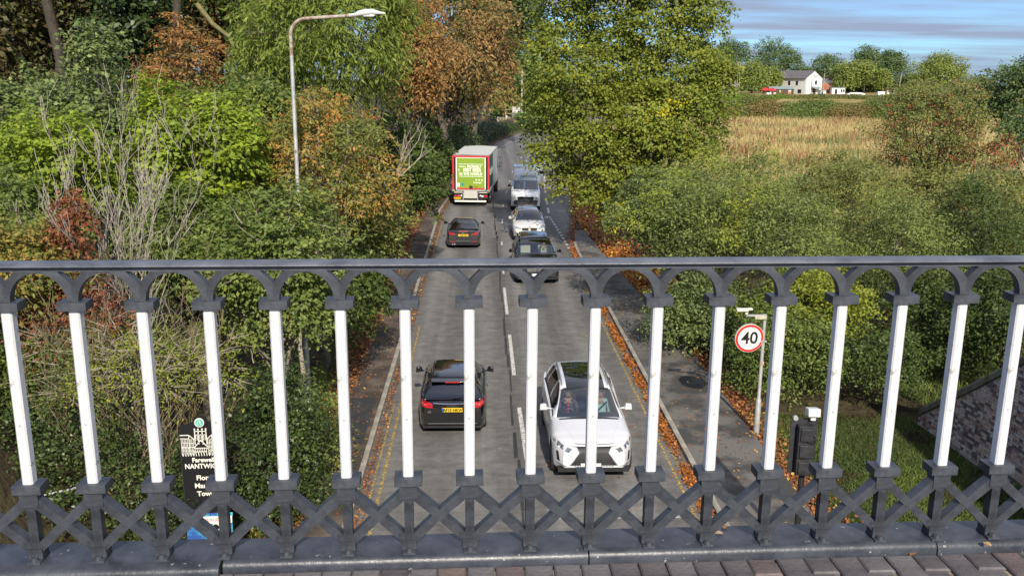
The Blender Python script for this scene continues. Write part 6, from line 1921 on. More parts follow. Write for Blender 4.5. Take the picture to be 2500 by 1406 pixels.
# ---------------------------------------------------------------- left side, from the bridge outwards
px_plant('hazel_bush', 'green hazel bush with grey stem overhanging the left pavement', 'bush', 440, 900, 410, 940, 21.0, 1250, .115, LM['hazel'], 11, ry=1.7, nl=16, lob=(.28, .42), trunk=.10, bark=BARKP, up=.8, jit=.35, droop=.2, twig=.7, spread=.15, flat=.5, twigs=77)
px_plant('orange_tree', 'young horse chestnut turning orange around the lamp post', 'tree', 560, 1000, 215, 620, 26.5, 1150, .135, LM['sumac'], 12, ry=2.0, nl=16, lob=(.26, .40), trunk=.09, bark=BARKP, wid=.42, droop=.55, up=.35, jit=.55, twig=.5, spread=.17, twigs=154, per=22)
px_plant('lime_bush', 'bright lime green bush in the middle of the left thicket', 'bush', 330, 640, 190, 640, 24.0, 850, .15, LM['lime'], 13, ry=2.0, nl=14, lob=(.30, .44), trunk=.09, up=.8, jit=.35, twig=.6, spread=.17, flat=.6, twigs=42)
px_plant('yellowing_bush', 'lime green bush with yellow leaves behind the leafless shrub', 'bush', -40, 330, 260, 620, 22.5, 700, .14, LM['lime'], 14, ry=1.8, nl=13, lob=(.28, .42), trunk=.08, up=.8, jit=.4, twig=.6, flat=.6, twigs=42, vbias=-.12)
px_plant('tall_elm', 'tall grey-green elm with a pointed leader behind the leafless shrub', 'tree', -120, 420, 150, 520, 27.5, 1150, .15, LM['greyg'], 15, ry=2.4, nl=18, lob=(.26, .40), trunk=.13, up=.7, twig=.7, twigs=62)
c = at(232, 120, 26.5)
plant('leading_shoot', 'slender leafy top shoot standing above the thicket at the upper left', 'sapling', (c.x, 26.6, 0), (c.x, 26.5, c.z), (.75, .6, 1.5), 110, .15, LM['greyg'], 16, nl=7, lob=(.3, .5), trunk=.05, per=18, twigs=14)
px_plant('thicket_bush', 'mid green bush between the orange tree and the lime green bush', 'bush', 420, 760, 180, 420, 28.5, 700, .15, LM['hazel'], 17, ry=2, nl=12, twigs=35)
px_plant('low_left_bush', 'green and orange bush low at the left edge above the handrail', 'bush', -120, 190, 500, 800, 17.5, 550, .12, LM['sumac'], 18, ry=1.3, nl=10, lob=(.3, .45), vbias=-.22, trunk=.06, wid=.5, twigs=28)
px_plant('shady_bush', 'darker green bush filling the thicket right of the leafless shrub', 'bush', 300, 640, 430, 760, 22.5, 650, .12, LM['hazel'], 19, ry=1.6, nl=12, twigs=35, vbias=-.1)
px_plant('tangled_bush', 'twiggy yellow-green bush behind the left balusters', 'bush', 20, 640, 760, 1010, 16.6, 700, .075, LM['yellowg'], 20, ry=1.3, nl=16, lob=(.26, .40), per=14, trunk=.05, bark=BARKP, twigs=294, wid=.4)
c0_, c1_ = at(350, 1020, 16.4), at(350, 700, 16.4)
b_ = bare_shrub('tangle_of_stems', 'brown arching leafless stems tangled behind the left balusters', (at(330, 1100, 16.6).x, 16.6, float(height(at(330, 1100, 16.6).x, 16.6))), [tuple(at(x, y, 16.2 + .2 * (k % 3))) for k, (x, y) in enumerate([(60, 820), (140, 760), (230, 700), (300, 780), (420, 740), (500, 800), (560, 860), (180, 900), (620, 900), (380, 860)])], 31, .035, mat('brown_stems', (.13, .10, .055), .85, c2=(.24, .19, .11), vscale=8))
px_plant('shaded_ivy_mound', 'dark shaded undergrowth below the tangled bush beside the town sign', 'undergrowth', -80, 500, 960, 1400, 15.8, 750, .075, LM['ivy'], 21, ry=1.5, nl=16, lob=(.3, .42), trunk=0, twigs=98, bark=BARK, per=22)
px_plant('ivy_bank', 'dark ivy bank between the town sign and the left pavement', 'undergrowth', 520, 790, 880, 1400, 17.4, 750, .085, LM['ivy'], 22, ry=1.3, nl=14, lob=(.3, .42), trunk=.05, twigs=42, per=24)
px_plant('verge_brambles', 'green brambles edging the left pavement beside the hazel stem', 'bramble', 690, 840, 900, 1260, 19.6, 420, .085, LM['hazel'], 23, ry=2.4, nl=12, lob=(.3, .42), trunk=.04, twigs=21, vbias=-.05, per=22)
fb = Vector(at(735, 1045, 20.2)); 
MBs = MB().tube(wobble(random.Random(3), (0, 0, -.4), (.05, .3, 3.4), 6, .02), [.085, .08, .075, .07, .06, .05, .04], 10)
o = MBs.build('bare_tree', BARKP, None, (fb.x, 20.2, float(height(fb.x, 20.2))), smooth=60); tag(o, 'bare grey tree trunk standing in the undergrowth by the left pavement', 'tree')
# leafless pale shrub
fx = at(285, 700, 18.8)
bare_shrub('leafless_shrub', 'large leafless shrub with pale silvery twigs at the upper left', (fx.x, 18.8, 2.2), [tuple(at(x, y, 18.4 + .25 * (k % 4))) for k, (x, y) in enumerate([(30, 290), (90, 420), (150, 360), (195, 260), (240, 330), (270, 420), (300, 270), (330, 390), (355, 260), (380, 370), (400, 300), (430, 450), (60, 520), (420, 560)])], 32, .020, mat('silvery_bark', (.24, .21, .175), .85, c2=(.42, .38, .32), vscale=10), sub=4)
bare_shrub('bare_branches', 'curving bare pale branches beside the rust coloured tree', tuple(at(975, 430, 33)), [tuple(at(x, y, 33)) for x, y in [(990, 260), (1010, 300), (1055, 285), (1040, 340)]], 33, .04, BARKP, sub=2)
bare_shrub('jutting_branch', 'bare white branch jutting out towards the lorry', tuple(at(1000, 440, 50)), [tuple(at(x, y, 49.5)) for x, y in [(1108, 432), (1095, 440)]], 34, .045, BARKP, sub=1)
# red creeper
c = at(180, 560, 17.6)
plant('red_creeper', 'hanging red Virginia creeper on the dead stems at the left', 'creeper', (c.x, 17.8, 2.4), c, (.36, .3, 1.1), 170, .10, LM['red'], 24, nl=9, lob=(.3, .5), trunk=.02, droop=1.0, up=.1, per=12, twigs=8, spread=.10)
px_plant('red_leaved_bush', 'dull red and brown leaves mixed in behind the second baluster', 'bush', 60, 300, 660, 900, 17.4, 260, .09, LM['red'], 25, ry=.8, nl=9, trunk=.04, per=12, twigs=84, bark=BARKP, droop=.6)

px_plant('left_edge_bush', 'dark green bush at the far left edge behind the first baluster', 'bush', -220, 110, 740, 1180, 17.6, 700, .10, LM['darkgreen'], 26, ry=1.3, nl=13, lob=(.3, .42), trunk=.06, twigs=56, per=24)
px_plant('back_left_bush', 'mid green bush behind the red creeper at the left edge', 'bush', -160, 200, 380, 760, 20.5, 520, .12, LM['hazel'], 27, ry=1.5, nl=12, lob=(.3, .42), trunk=.06, twigs=42, vbias=-.2)

# big trees on the left
px_plant('ash_tree', 'tall ash tree with drooping light green leaves behind the street lamp', 'tree', 590, 1010, -260, 400, 33.5, 1500, .24, LM['ash'], 41, ry=2.8, nl=22, lob=(.26, .38), trunk=.22, wid=.24, droop=1.0, up=.35, jit=.5, twig=.8, spread=.22, twigs=62, per=28)
px_plant('rusty_chestnut', 'large horse chestnut with rust brown autumn leaves above the lorry', 'tree', 930, 1268, -160, 372, 76.0, 1900, .30, LM['chestnut'], 42, ry=5, nl=22, lob=(.26, .38), trunk=.35, bark=BARK, wid=.42, droop=.8, up=.3, jit=.5, twig=1.0, spread=.34, twigs=224, per=24)
px_plant('brown_chestnut', 'smaller brown-leaved chestnut left of the rusty one', 'tree', 900, 1100, -60, 340, 54.0, 750, .25, LM['rust'], 43, ry=3, nl=14, lob=(.28, .4), trunk=.2, wid=.42, droop=.7, up=.3, twig=.8, spread=.28, twigs=98, per=22, vbias=-.1)
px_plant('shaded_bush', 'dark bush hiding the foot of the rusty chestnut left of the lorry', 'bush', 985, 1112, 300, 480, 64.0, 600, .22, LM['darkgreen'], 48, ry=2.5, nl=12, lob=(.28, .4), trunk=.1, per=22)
px_plant('wood_edge_tree', 'dark tree at the wood edge behind the rusty chestnut', 'tree', 930, 1130, 40, 400, 98.0, 700, .45, LM['woodmix'], 49, ry=5, nl=14, lob=(.28, .42), trunk=.3, per=22, twig=1.4, spread=.6)
px_plant('roadside_bush', 'dark green bush with brown tips between the chestnuts and the left pavement', 'bush', 880, 1085, 290, 570, 40.0, 700, .17, LM['darkgreen'], 44, ry=2.6, nl=14, lob=(.28, .4), trunk=.1, per=24, vbias=.1)
px_plant('pavement_bush', 'green and brown bush leaning over the left pavement above the handrail', 'bush', 830, 1000, 420, 700, 30.0, 520, .13, LM['haw'], 45, ry=1.8, nl=12, lob=(.28, .4), trunk=.08, per=22, twigs=70)
px_plant('lower_verge_bush', 'dark green bush at the foot of the lamp post', 'bush', 760, 960, 600, 860, 26.5, 480, .12, LM['darkgreen'], 46, ry=1.3, nl=12, lob=(.28, .4), trunk=.06, per=24)
px_plant('orange_conifer', 'orange-brown dawn redwood in the wood at the upper left', 'tree', 350, 560, 20, 330, 36.0, 520, .18, LM['redwood'], 47, ry=2, nl=20, lob=(.16, .27), trunk=.1, wid=.35, droop=.5, up=.8, flat=.3, twig=.9, per=20)
wood = [('dark_wood_tree', 'dark ivy-clad tree at the far upper left corner', -150, 120, -300, 420, 41, LM['woodmix'], 51), ('dark_wood_tree', 'dark tree with brown shoots behind the slender leafy shoot', 80, 330, -300, 380, 44, LM['woodmix'], 52), ('ivy_tree', 'ivy-covered trunk and dark crown left of the orange conifer', 240, 420, -300, 300, 40, LM['ivy'], 53),
        ('dark_wood_tree', 'brownish open crown above the orange conifer', 380, 620, -320, 260, 46, LM['rust'], 54), ('dark_wood_tree', 'dark tree filling the gap left of the ash', 520, 760, -300, 300, 43, LM['darkgreen'], 55)]
for nm, lab, a, b, c, d, Y, m, sd_ in wood:
    px_plant(nm, lab, 'tree', a, b, c, d, Y, 1000, .24, m, sd_, ry=3, nl=14, lob=(.26, .42), trunk=.26, bark=BARKD, twigs=112, twig=1.0, spread=.3, per=20, group='trees of the wood on the left', vbias=-.1)
for k, (a, b, sd_) in enumerate(((-100, 260, 58), (200, 560, 59), (480, 820, 60))):
    px_plant('backing_tree', ['olive-brown tree at the back of the wood, far left', 'olive-brown tree at the back of the wood behind the orange conifer', 'olive-brown tree at the back of the wood left of the ash'][k], 'tree', a, b, -260, 330, 55, 620, .36, LM['woodmix'], sd_, ry=3, nl=12, lob=(.34, .5), trunk=.3, bark=BARKD, twigs=60, twig=1.2, spread=.45, per=20, group='trees of the wood on the left')
for x, w_, lab in ((120, .30, 'straight dark trunk at the upper left'), (425, .24, 'ivy brown trunk above the orange conifer'), (607, .32, 'reddish pine trunk left of the ash tree')):
    p = at(x, 100, 38.5)
    o = MB().tube(wobble(random.Random(x), (0, 0, -.2), (.3, .2, 19), 8, .01), [w_ * (1 - .06 * k) for k in range(9)], 10).build('bare_tree', BARKD if x != 607 else mat('red_pine_bark', (.10, .055, .035), .9, c2=(.19, .11, .075), vscale=5, bump=.6, bscale=12), None, (p.x, 38.5, 0), smooth=60)
    tag(o, lab, 'tree', 'bare trunks in the left wood')
bl = MB().tube([at(x, y, 33) for x, y in [(480, 10), (520, 60), (560, 90), (575, 130), (600, 160)]], [.09, .08, .07, .05, .03], 8).build('crooked_limb', mat('mossy_bark', (.12, .11, .04), .9, c2=(.20, .18, .08), vscale=8), smooth=60)
tag(bl, 'crooked mossy limb reaching across the dark wood towards the ash', 'branch')

# behind, along the road
px_plant('roadside_oak', 'dark green oak rising behind the rusty chestnut by the bend', 'tree', 1080, 1300, -190, 290, 105.0, 1000, .55, LM['darkgreen'], 56, ry=9, nl=18, lob=(.26, .4), trunk=.5, twig=2.0, spread=.8, per=24, vbias=.1)
px_plant('bend_tree', 'mid green tree filling the end of the road behind the white pole', 'tree', 1190, 1420, 108, 330, 190.0, 900, .8, LM['far'], 57, ry=12, nl=16, lob=(.28, .4), trunk=.5, twig=2.5, spread=1.1, per=22, vbias=.15)
px_plant('bend_bush', 'yellow-green tree in front of the bend tree, right of the oak', 'tree', 1225, 1345, 130, 300, 172.0, 500, .7, LM['farl'], 58, ry=8, nl=12, lob=(.28, .4), trunk=.3, twig=2.2, spread=1.0, per=20, vbias=-.2)
px_plant('roadside_shrub', 'low bush at the foot of the white pole beside the verge', 'bush', 1262, 1330, 265, 312, 150.0, 220, .5, LM['far'], 59, ry=4, nl=8, trunk=.2, twig=1.4, spread=.7, per=20)
def hedge(name, label, pts, w, h, n, size, m, seed, per=20, hs=None, zb=None, spread=.3):
    rg = np.random.default_rng(seed)
    P = np.array(pts, float); seg = np.hypot(*np.diff(P, axis=0).T); cum = np.concatenate([[0], np.cumsum(seg)])
    t = rg.random(n) * cum[-1]
    x = np.interp(t, cum, P[:, 0]); y = np.interp(t, cum, P[:, 1])
    hh = h * (1 + .16 * np.sin(t * .5 + seed) + .12 * np.sin(t * 1.7)) if hs is None else np.interp(t, cum, hs) * (1 + .12 * np.sin(t * .45 + seed))
    a = rg.random(n) * math.pi
    r_ = .82 + .22 * rg.random(n)
    dx_ = np.cos(a) * w / 2 * r_; dz = np.abs(np.sin(a)) ** .6 * r_
    i = np.clip(np.searchsorted(cum, t) - 1, 0, len(seg) - 1)
    tx, ty = (P[i + 1, 0] - P[i, 0]) / seg[i], (P[i + 1, 1] - P[i, 1]) / seg[i]
    gz = height(x, y) if zb is None else zb
    C = np.stack([x + ty * dx_, y - tx * dx_, gz + hh * dz * .96], 1)
    D = unit(np.stack([ty * np.cos(a), -tx * np.cos(a), np.sin(a) + .2], 1))
    V, v = leaves(rg, C, D, per, size, spread, .6, .6, .25, size * 4, None, .45)
    TOTAL[0] += len(v) * 2
    b0 = Vector((P[0, 0], P[0, 1], 0))
    root = empty(name, b0, 0, label, 'hedge')
    linkmesh('foliage', fastmesh('foliage', V - np.array(b0), 4, m, v), root)
    g = MB()
    ln_ = [Vector((a_, b__, float(height(a_, b__)) + h * .35)) - b0 for a_, b__ in pts]
    g.tube(ln_, [min(w, h) * .33] * len(ln_), 6); g.build('inner_stems', BARKD, root, fix=False)
    return root
hedge('clipped_hedge', 'dark clipped hedge along the left of the road behind the lorry', [(float(left_walk(y)) - 1.6, y) for y in (62, 75, 90, 105, 120, 135, 145)], 2.4, 3.3, 2900, .22, LM['ivy'], 61, per=18, hs=[3.4, 3.4, 3.2, 2.9, 2.3, 1.7, 1.2])
hedge('shaded_hedge', 'low dark hedge under the chestnuts beside the left pavement', [(-5.4, 36), (-5.6, 46), (-5.4, 58), (-5.0, 66)], 2.0, 2.2, 1300, .16, LM['ivy'], 62, per=18)

# ---------------------------------------------------------------- right side
mp_ = at(1530, 240, 47.0)
maple_l = []
rgm = np.random.default_rng(70)
for (x, y, r_) in [(1530, -120, 2.6), (1420, -60, 2.0), (1650, -60, 2.1), (1390, 60, 1.7), (1500, 60, 2.2), (1620, 70, 2.2), (1700, 10, 1.4), (1410, 190, 1.8), (1540, 190, 2.4), (1670, 190, 2.1), (1720, 250, 1.3),
                   (1350, 270, 1.15), (1440, 300, 1.7), (1560, 300, 2.0), (1680, 320, 1.7), (1345, 365, .95), (1420, 390, 1.3), (1510, 400, 1.5), (1620, 390, 1.4), (1330, 120, .8), (1445, 470, .85), (1530, 480, .95), (1390, 440, .75), (1480, 530, .7), (1735, 170, 1.1), (1328, 318, .8), (1322, 385, .6), (1318, 215, .7)]:
    p = at(x, y, 46.5 + rgm.uniform(-1.5, 1.8)); maple_l.append((p.x, p.y, p.z, r_, r_ * .95, r_ * .8))
plant('maple_tree', 'large maple with yellow-green leaves and a few golden patches overhanging the right lane', 'tree', (9.6, 48.0, 0), (mp_.x, 48, mp_.z), (5, 4, 7), 5200, .165, LM['maple'], 71, trunk=.30, bark=BARKD, lobes=maple_l, per=27, wid=.75, up=.75, droop=.3, jit=.42, twig=.95, spread=.28, twigs=112, flat=.7)
px_plant('grey_green_bush', 'dull green bush with long twigs under the maple by the orange leaves', 'bush', 1500, 1760, 400, 650, 33.0, 620, .13, LM['greyg'], 72, ry=2, nl=12, trunk=.08, per=24, vbias=-.1)
for k, (lab, a, b, c, d, Y, n_, m, sz) in enumerate([
  ('feathery grey-green willow bush right of the maple, lowest branches near the handrail', 1540, 1850, 390, 720, 31.0, 900, LM['willow'], .13),
  ('willow bush with yellow-green tips in the middle of the right thicket', 1760, 2080, 420, 760, 29.0, 950, LM['willow'], .12),
  ('tall soft grey-green willow in front of the straw field', 1620, 1960, 330, 640, 38.0, 850, LM['willow'], .15),
  ('broad willow bush below the hawthorn', 2020, 2330, 440, 780, 30.0, 850, LM['willow'], .12),
  ('dark bush at the right edge above the handrail', 2270, 2560, 420, 780, 31.0, 800, LM['darkgreen'], .13),
  ('mixed olive bush between the willow and the hawthorn', 1900, 2240, 390, 620, 37.0, 700, LM['haw'], .15),
  ('olive bush right of the hawthorn near the frame edge', 2260, 2560, 420, 640, 36.0, 650, LM['haw'], .15)]):
    px_plant('willow_bush' if m is LM['willow'] else 'mixed_bush', lab, 'bush', a, b, c, d, Y, n_, sz, m, 80 + k, ry=2.6, nl=15, lob=(.28, .42), trunk=.08, wid=.38, per=26, twig=.75, spread=.19, twigs=42, up=.55, droop=.3)
px_plant('yellow_green_shrub', 'yellow-green shrub behind the balusters right of the speed limit sign', 'shrub', 1820, 2120, 640, 880, 26.0, 760, .11, LM['yellowg'], 90, ry=1.6, nl=14, lob=(.28, .42), trunk=.07, per=24, twigs=42)
px_plant('glossy_shrub', 'darker glossy shrub behind the speed limit sign post', 'shrub', 1770, 2060, 740, 1010, 24.4, 780, .095, LM['hazel'], 91, ry=1.3, nl=14, lob=(.28, .42), trunk=.07, per=24, twigs=42, vbias=-.2)
px_plant('left_shrub', 'green shrub beside the right pavement left of the speed limit sign', 'shrub', 1600, 1860, 640, 900, 29.0, 700, .12, LM['greyg'], 92, ry=1.7, nl=13, lob=(.28, .42), trunk=.07, per=24, vbias=-.15)
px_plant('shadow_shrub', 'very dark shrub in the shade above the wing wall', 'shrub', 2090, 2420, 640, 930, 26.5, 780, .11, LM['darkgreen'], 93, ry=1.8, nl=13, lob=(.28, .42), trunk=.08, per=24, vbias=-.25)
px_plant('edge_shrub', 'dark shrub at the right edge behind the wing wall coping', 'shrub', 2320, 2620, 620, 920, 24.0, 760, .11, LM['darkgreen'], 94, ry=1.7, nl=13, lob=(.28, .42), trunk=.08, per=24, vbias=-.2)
for k, (lab, a, b, c, d, Y) in enumerate([('olive undergrowth at the foot of the hawthorn', 2120, 2420, 400, 520, 40.0), ('pale undergrowth left of the hawthorn at the edge of the straw', 1960, 2200, 380, 520, 41.5)]):
    px_plant('undergrowth', lab, 'undergrowth', a, b, c, d, Y, 420, .14, LM['haw'], 140 + k, ry=2, nl=10, trunk=.05, per=20, twigs=56, vbias=-.05)
px_plant('low_scrub', 'low scrub filling the gap between the yellow-green shrub and the wing wall', 'scrub', 2050, 2290, 800, 985, 23.6, 520, .085, LM['darkgreen'], 145, ry=1.1, nl=12, lob=(.28, .42), trunk=.04, per=22, twigs=40)
_, hl_, HP = px_plant('hawthorn', 'hawthorn tree with clusters of dark red berries in the field edge', 'tree', 2130, 2420, 190, 480, 42.0, 1500, .095, LM['haw'], 95, ry=2.4, nl=17, lob=(.24, .38), trunk=.14, bark=BARKD, per=20, twigs=182, wid=.7)
rgb = np.random.default_rng(5)
sel = HP[rgb.random(len(HP)) < .16]
V, v = leaves(rgb, sel, unit(rgb.normal(0, 1, sel.shape)), 16, .075, .14, .9, .2, .5, .35)
hw = [o for o in bpy.data.objects if o.name.startswith('hawthorn')][0]
linkmesh('berries', fastmesh('berries', V - np.array(hw.location), 4, LM['berry'], v), hw)
_, _, HP2 = px_plant('berry_branch', 'low spreading hawthorn branch thick with red berries at the right', 'shrub', 2290, 2480, 320, 440, 40.5, 170, .12, LM['haw'], 96, ry=1, nl=7, trunk=.05, bark=BARKD, per=14, twigs=105)
V, v = leaves(rgb, HP2[::2], unit(rgb.normal(0, 1, HP2[::2].shape)), 22, .08, .16, .9, .2, .5, .35)
hw = [o for o in bpy.data.objects if o.name.startswith('berry_branch')][0]
linkmesh('berries', fastmesh('berries', V - np.array(hw.location), 4, LM['berry'], v), hw)
px_plant('field_tree', 'dark round tree at the far right edge against the sky', 'tree', 2405, 2640, 135, 330, 78.0, 800, .30, LM['far'], 97, ry=5, nl=15, lob=(.26, .40), trunk=.25, per=24, twig=1.2, spread=.42, vbias=-.1)
px_plant('field_bush', 'dark bush below the round tree at the right edge', 'bush', 2440, 2620, 270, 380, 62.0, 350, .22, LM['far'], 98, ry=3, nl=9, trunk=.12, per=22, twig=.9, spread=.3)
px_plant('yellowing_thicket', 'pale yellowing thicket behind the hawthorn', 'thicket', 2190, 2440, 195, 300, 190.0, 700, .36, LM['hedge'], 99, ry=6, nl=14, lob=(.28, .42), trunk=.16, per=20, twig=1.2, spread=.5)

# far trees
far = [('oak', 'dark oak left of the white building, highest of the left group', 1826, 1950, 98, 205, 430, LM['far']), ('pine', 'open-crowned tree at the left of the far skyline', 1752, 1832, 88, 190, 425, LM['far']),
       ('garden_tree', 'round light green tree in front of the dark oak', 1806, 1872, 152, 226, 365, LM['farl']), ('garden_tree', 'light green tree directly left of the white building', 1862, 1905, 165, 226, 378, LM['farl']),
       ('brown_tree', 'brownish tree beside the utility poles', 1752, 1802, 152, 200, 372, LM['hedge']), ('oak', 'dark tree just right of the white building roof', 1982, 2060, 128, 215, 420, LM['far']),
       ('yellowing_tree', 'yellow-green tree in front of the conifer', 2038, 2130, 145, 226, 385, LM['farl']), ('conifer', 'tall pointed dark green conifer in the far group', 2088, 2146, 108, 222, 395, LM['far']),
       ('oak', 'broad dark tree right of the conifer', 2128, 2222, 118, 224, 402, LM['far']), ('small_tree', 'small light green tree in front of the broad dark tree', 2140, 2166, 170, 222, 380, LM['farl']),
       ('small_tree', 'low tree at the right end of the far group', 2206, 2240, 180, 222, 390, LM['far']), ('round_tree', 'round bright green tree standing alone against the sky', 2238, 2348, 135, 222, 260, LM['farl']),
       ('low_tree', 'low bushy tree below the round tree', 2200, 2300, 200, 245, 240, LM['hedge']), ('skyline_bush', 'low bush on the skyline right of the round tree', 2340, 2420, 188, 235, 250, LM['hedge']),
       ('garden_tree', 'tree at the far left above the white barn', 1700, 1768, 110, 215, 400, LM['far']), ('hidden_tree', 'tree behind the ridge of the white building', 1930, 2000, 158, 215, 440, LM['far'])]
for k, (nm, lab, a, b, c, d, Y, m) in enumerate(far):
    big = (b - a) > 80
    px_plant(nm, lab, 'tree', a, b, c, d, Y, 800 if big else 480, .80 if Y > 300 else .55, m, 120 + k, nl=12 if nm != 'conifer' else 9, lob=(.26, .42), trunk=.4 if Y > 300 else .25, twig=3.0, spread=1.1, per=18, twigs=8, vbias=(-.15 if m is LM['far'] else 0), group='trees behind the far field')
bt_ = at(2345, 178, 262)
bare_shrub('dead_conifer', 'bare brown feathery treetop right of the round green tree', (bt_.x - 2, 262, 4.0), [tuple(at(x, y, 262)) for x, y in [(2332, 145), (2352, 150), (2372, 140), (2362, 165), (2340, 160)]], 35, .22, mat('dead_brown', (.20, .12, .07), .9, var=.2), sub=3)
hx = [tuple(at(x, 250, 300).xy) for x in (1700, 1850, 2000, 2150, 2300)]
hedge('far_hedge', 'tall mixed hedge in front of the white building', hx, 6, 2.0, 4200, .40, LM['hedge'], 63, per=16, spread=.6, zb=0)
hedge('far_thicket', 'dark undergrowth below the far trees behind the buildings', [tuple(at(x, 230, 412).xy) for x in (1680, 1850, 2000, 2150, 2330)], 8, 5.5, 1500, 1.1, LM['far'], 65, per=16, spread=1.2, zb=1.0)
hx = [tuple(at(x, 265, 185).xy) for x in (1690, 1850, 2000, 2150, 2260)]
hedge('field_hedge', 'darker green bramble hedge along the top of the straw field', hx, 9, 3.3, 4500, .34, LM['hedgeg'], 64, per=18, spread=.8, zb=0)

# ---------------------------------------------------------------- ground cover
def stuff(name, V, n_per, m, v=None):
    o = linkmesh(name, fastmesh(name, V, n_per, m, v)); tag(o, kind='stuff'); TOTAL[0] += len(V) // n_per * (n_per - 2)
    return o
def flat_leaves(rg, x, y, z, size, tilt=.35):
    n = len(x); nrm = unit(np.array([0, 0, 1.0]) + rg.normal(0, tilt, (n, 3))); d = unit(rg.normal(0, 1, (n, 3)))
    d = unit(d - nrm * (d * nrm).sum(1, keepdims=True)); w = np.cross(nrm, d); s = size * (.6 + .8 * rg.random((n, 1)))
    P = np.stack([x, y, z], 1); V = np.empty((n, 4, 3))
    V[:, 0] = P; V[:, 1] = P + d * s * .5 + w * s * .34; V[:, 2] = P + d * s + nrm * s * .12; V[:, 3] = P + d * s * .45 - w * s * .34
    return V.reshape(-1, 3), rg.random(n)
rg = np.random.default_rng(77)
LIT = leafmat('fallen_leaf', [(0, (.070, .028, .011)), (.35, (.13, .048, .015)), (.7, (.21, .082, .020)), (.93, (.27, .12, .03)), (1, (.35, .22, .04))], .1)
LITD = leafmat('dull_fallen_leaf', [(0, (.050, .020, .014)), (.5, (.105, .042, .022)), (.9, (.17, .075, .030)), (1, (.32, .20, .05))], .1)
# right gutter, thick
n = 15000; y = 11 + 36 * rg.random(n) ** .8; y = y[rg.random(n) < .55 + .45 * np.sin(y * 2.3 + 2 * np.sin(y * .7))]
x = right_edge(y) - .17 + rg.normal(0, .075, len(y)) * np.interp(y, [11, 30, 47], [1, .9, .7]); k_ = x < right_edge(y) - .01; x, y = x[k_], y[k_]
V, v = flat_leaves(rg, x, y, .012 + .05 * rg.random(len(x)) * (x > right_edge(y) - .3), .085); stuff('gutter_leaves_right', V, 4, LIT, v * .72)
# right verge beyond the pavement: orange carpet
n = 16000; y = 33 + 34 * rg.random(n); x = np.maximum(right_walk(y), right_edge(y) + .2) + .05 + np.abs(rg.normal(0, 1.0, n)) * np.interp(y, [33, 45, 67], [.6, 1.2, .8])
V, v = flat_leaves(rg, x, y, .03 + .10 * rg.random(n), .13); stuff('leaf_carpet', V, 4, LIT, v)
n = 7000; y = 14 + 21 * rg.random(n); x = 7.0 + np.abs(rg.normal(0, .40, n)) - .05
V, v = flat_leaves(rg, x, y, height(x, y) + .02 + .07 * rg.random(n), .09); stuff('verge_leaves_right', V, 4, LITD, v)
n = 1300; y = 12 + 40 * rg.random(n) ** 1.3; x = lerp(right_edge(y) + .15, np.maximum(right_walk(y), right_edge(y) + .3), rg.random(n) ** .8)
V, v = flat_leaves(rg, x, y, np.full(n, .106), .075, .15); stuff('pavement_leaves', V, 4, LITD, v)
n = 700; y = 12 + 50 * rg.random(n) ** 1.5; x = np.where(rg.random(n) < .6, 4.6 - np.abs(rg.normal(0, .8, n)), rg.uniform(-2.5, 4.5, n))
V, v = flat_leaves(rg, x, y, np.full(n, .008), .06, .15); stuff('scattered_leaves', V, 4, LIT, v)
# left verge and gutter
n = 13000; y = 12 + 62 * rg.random(n) ** 1.1; x = left_walk(y) + .18 - np.abs(rg.normal(0, .45, n))
V, v = flat_leaves(rg, x, y, height(x, y) + .04 + .10 * rg.random(n), .10); stuff('verge_leaves_left', V, 4, LITD, v)
n = 3500; y = 12 + 60 * rg.random(n); x = left_edge(y) + .05 + np.abs(rg.normal(0, .10, n))
V, v = flat_leaves(rg, x, y, np.full(n, .012) + .02 * rg.random(n), .07); stuff('gutter_leaves_left', V, 4, LITD, v)
n = 2600; y = 12 + 60 * rg.random(n); x = lerp(left_walk(y), left_edge(y) - .15, rg.random(n) ** 2)
V, v = flat_leaves(rg, x, y, np.full(n, .106), .07, .15); stuff('pavement_leaves_left', V, 4, LITD, v)
n = 3500; y = 85 + 55 * rg.random(n); x = left_walk(y) - .1 - np.abs(rg.normal(0, .35, n))
V, v = flat_leaves(rg, x, y, .05 + .08 * rg.random(n), .16); stuff('far_verge_leaves', V, 4, LIT, v)
n = 5000; y = 44 + 40 * rg.random(n); x = right_edge(y) + rg.normal(.05, .16, n)
V, v = flat_leaves(rg, x, y, np.where(x > right_edge(y), .03, .012) + .03 * rg.random(n), .12); stuff('bay_edge_leaves', V, 4, LITD, v)
# grass blades in front of the wing wall
def blades(name, x, y, z, h, w, m, lean=.35, seed=1):
    rg = np.random.default_rng(seed); n = len(x); P = np.stack([x, y, z], 1); a = rg.random(n) * 2 * math.pi
    wv = np.stack([np.cos(a), np.sin(a), 0 * a], 1) * w; hh = h * (.5 + .9 * rg.random(n))
    tip = P + np.stack([rg.normal(0, lean, n) * hh, rg.normal(0, lean, n) * hh, hh], 1)
    V = np.stack([P - wv, P + wv, tip], 1).reshape(-1, 3); v = np.clip(.5 * rg.random(n) + .5 * (.5 + .5 * np.sin(x * 1.3 + 2 * np.sin(y * .8))), 0, 1)
    stuff(name, V, 3, m, v)
GR = leafmat('grass_blade', [(0, (.020, .032, .010)), (.6, (.040, .062, .016)), (1, (.080, .100, .030))], .3, patch=((.030, .024, .014), .56, .66, .9))
n = 50000; y = 11 + 12 * rg.random(n); x = 7.15 + 5.0 * rg.random(n); kk = x < wall_x(np.clip(y, 4, 22.4)) - .03; x, y = x[kk], y[kk]
blades('verge_grass', x, y, height(x, y) - .02, .085, .018, GR, .7, 2)
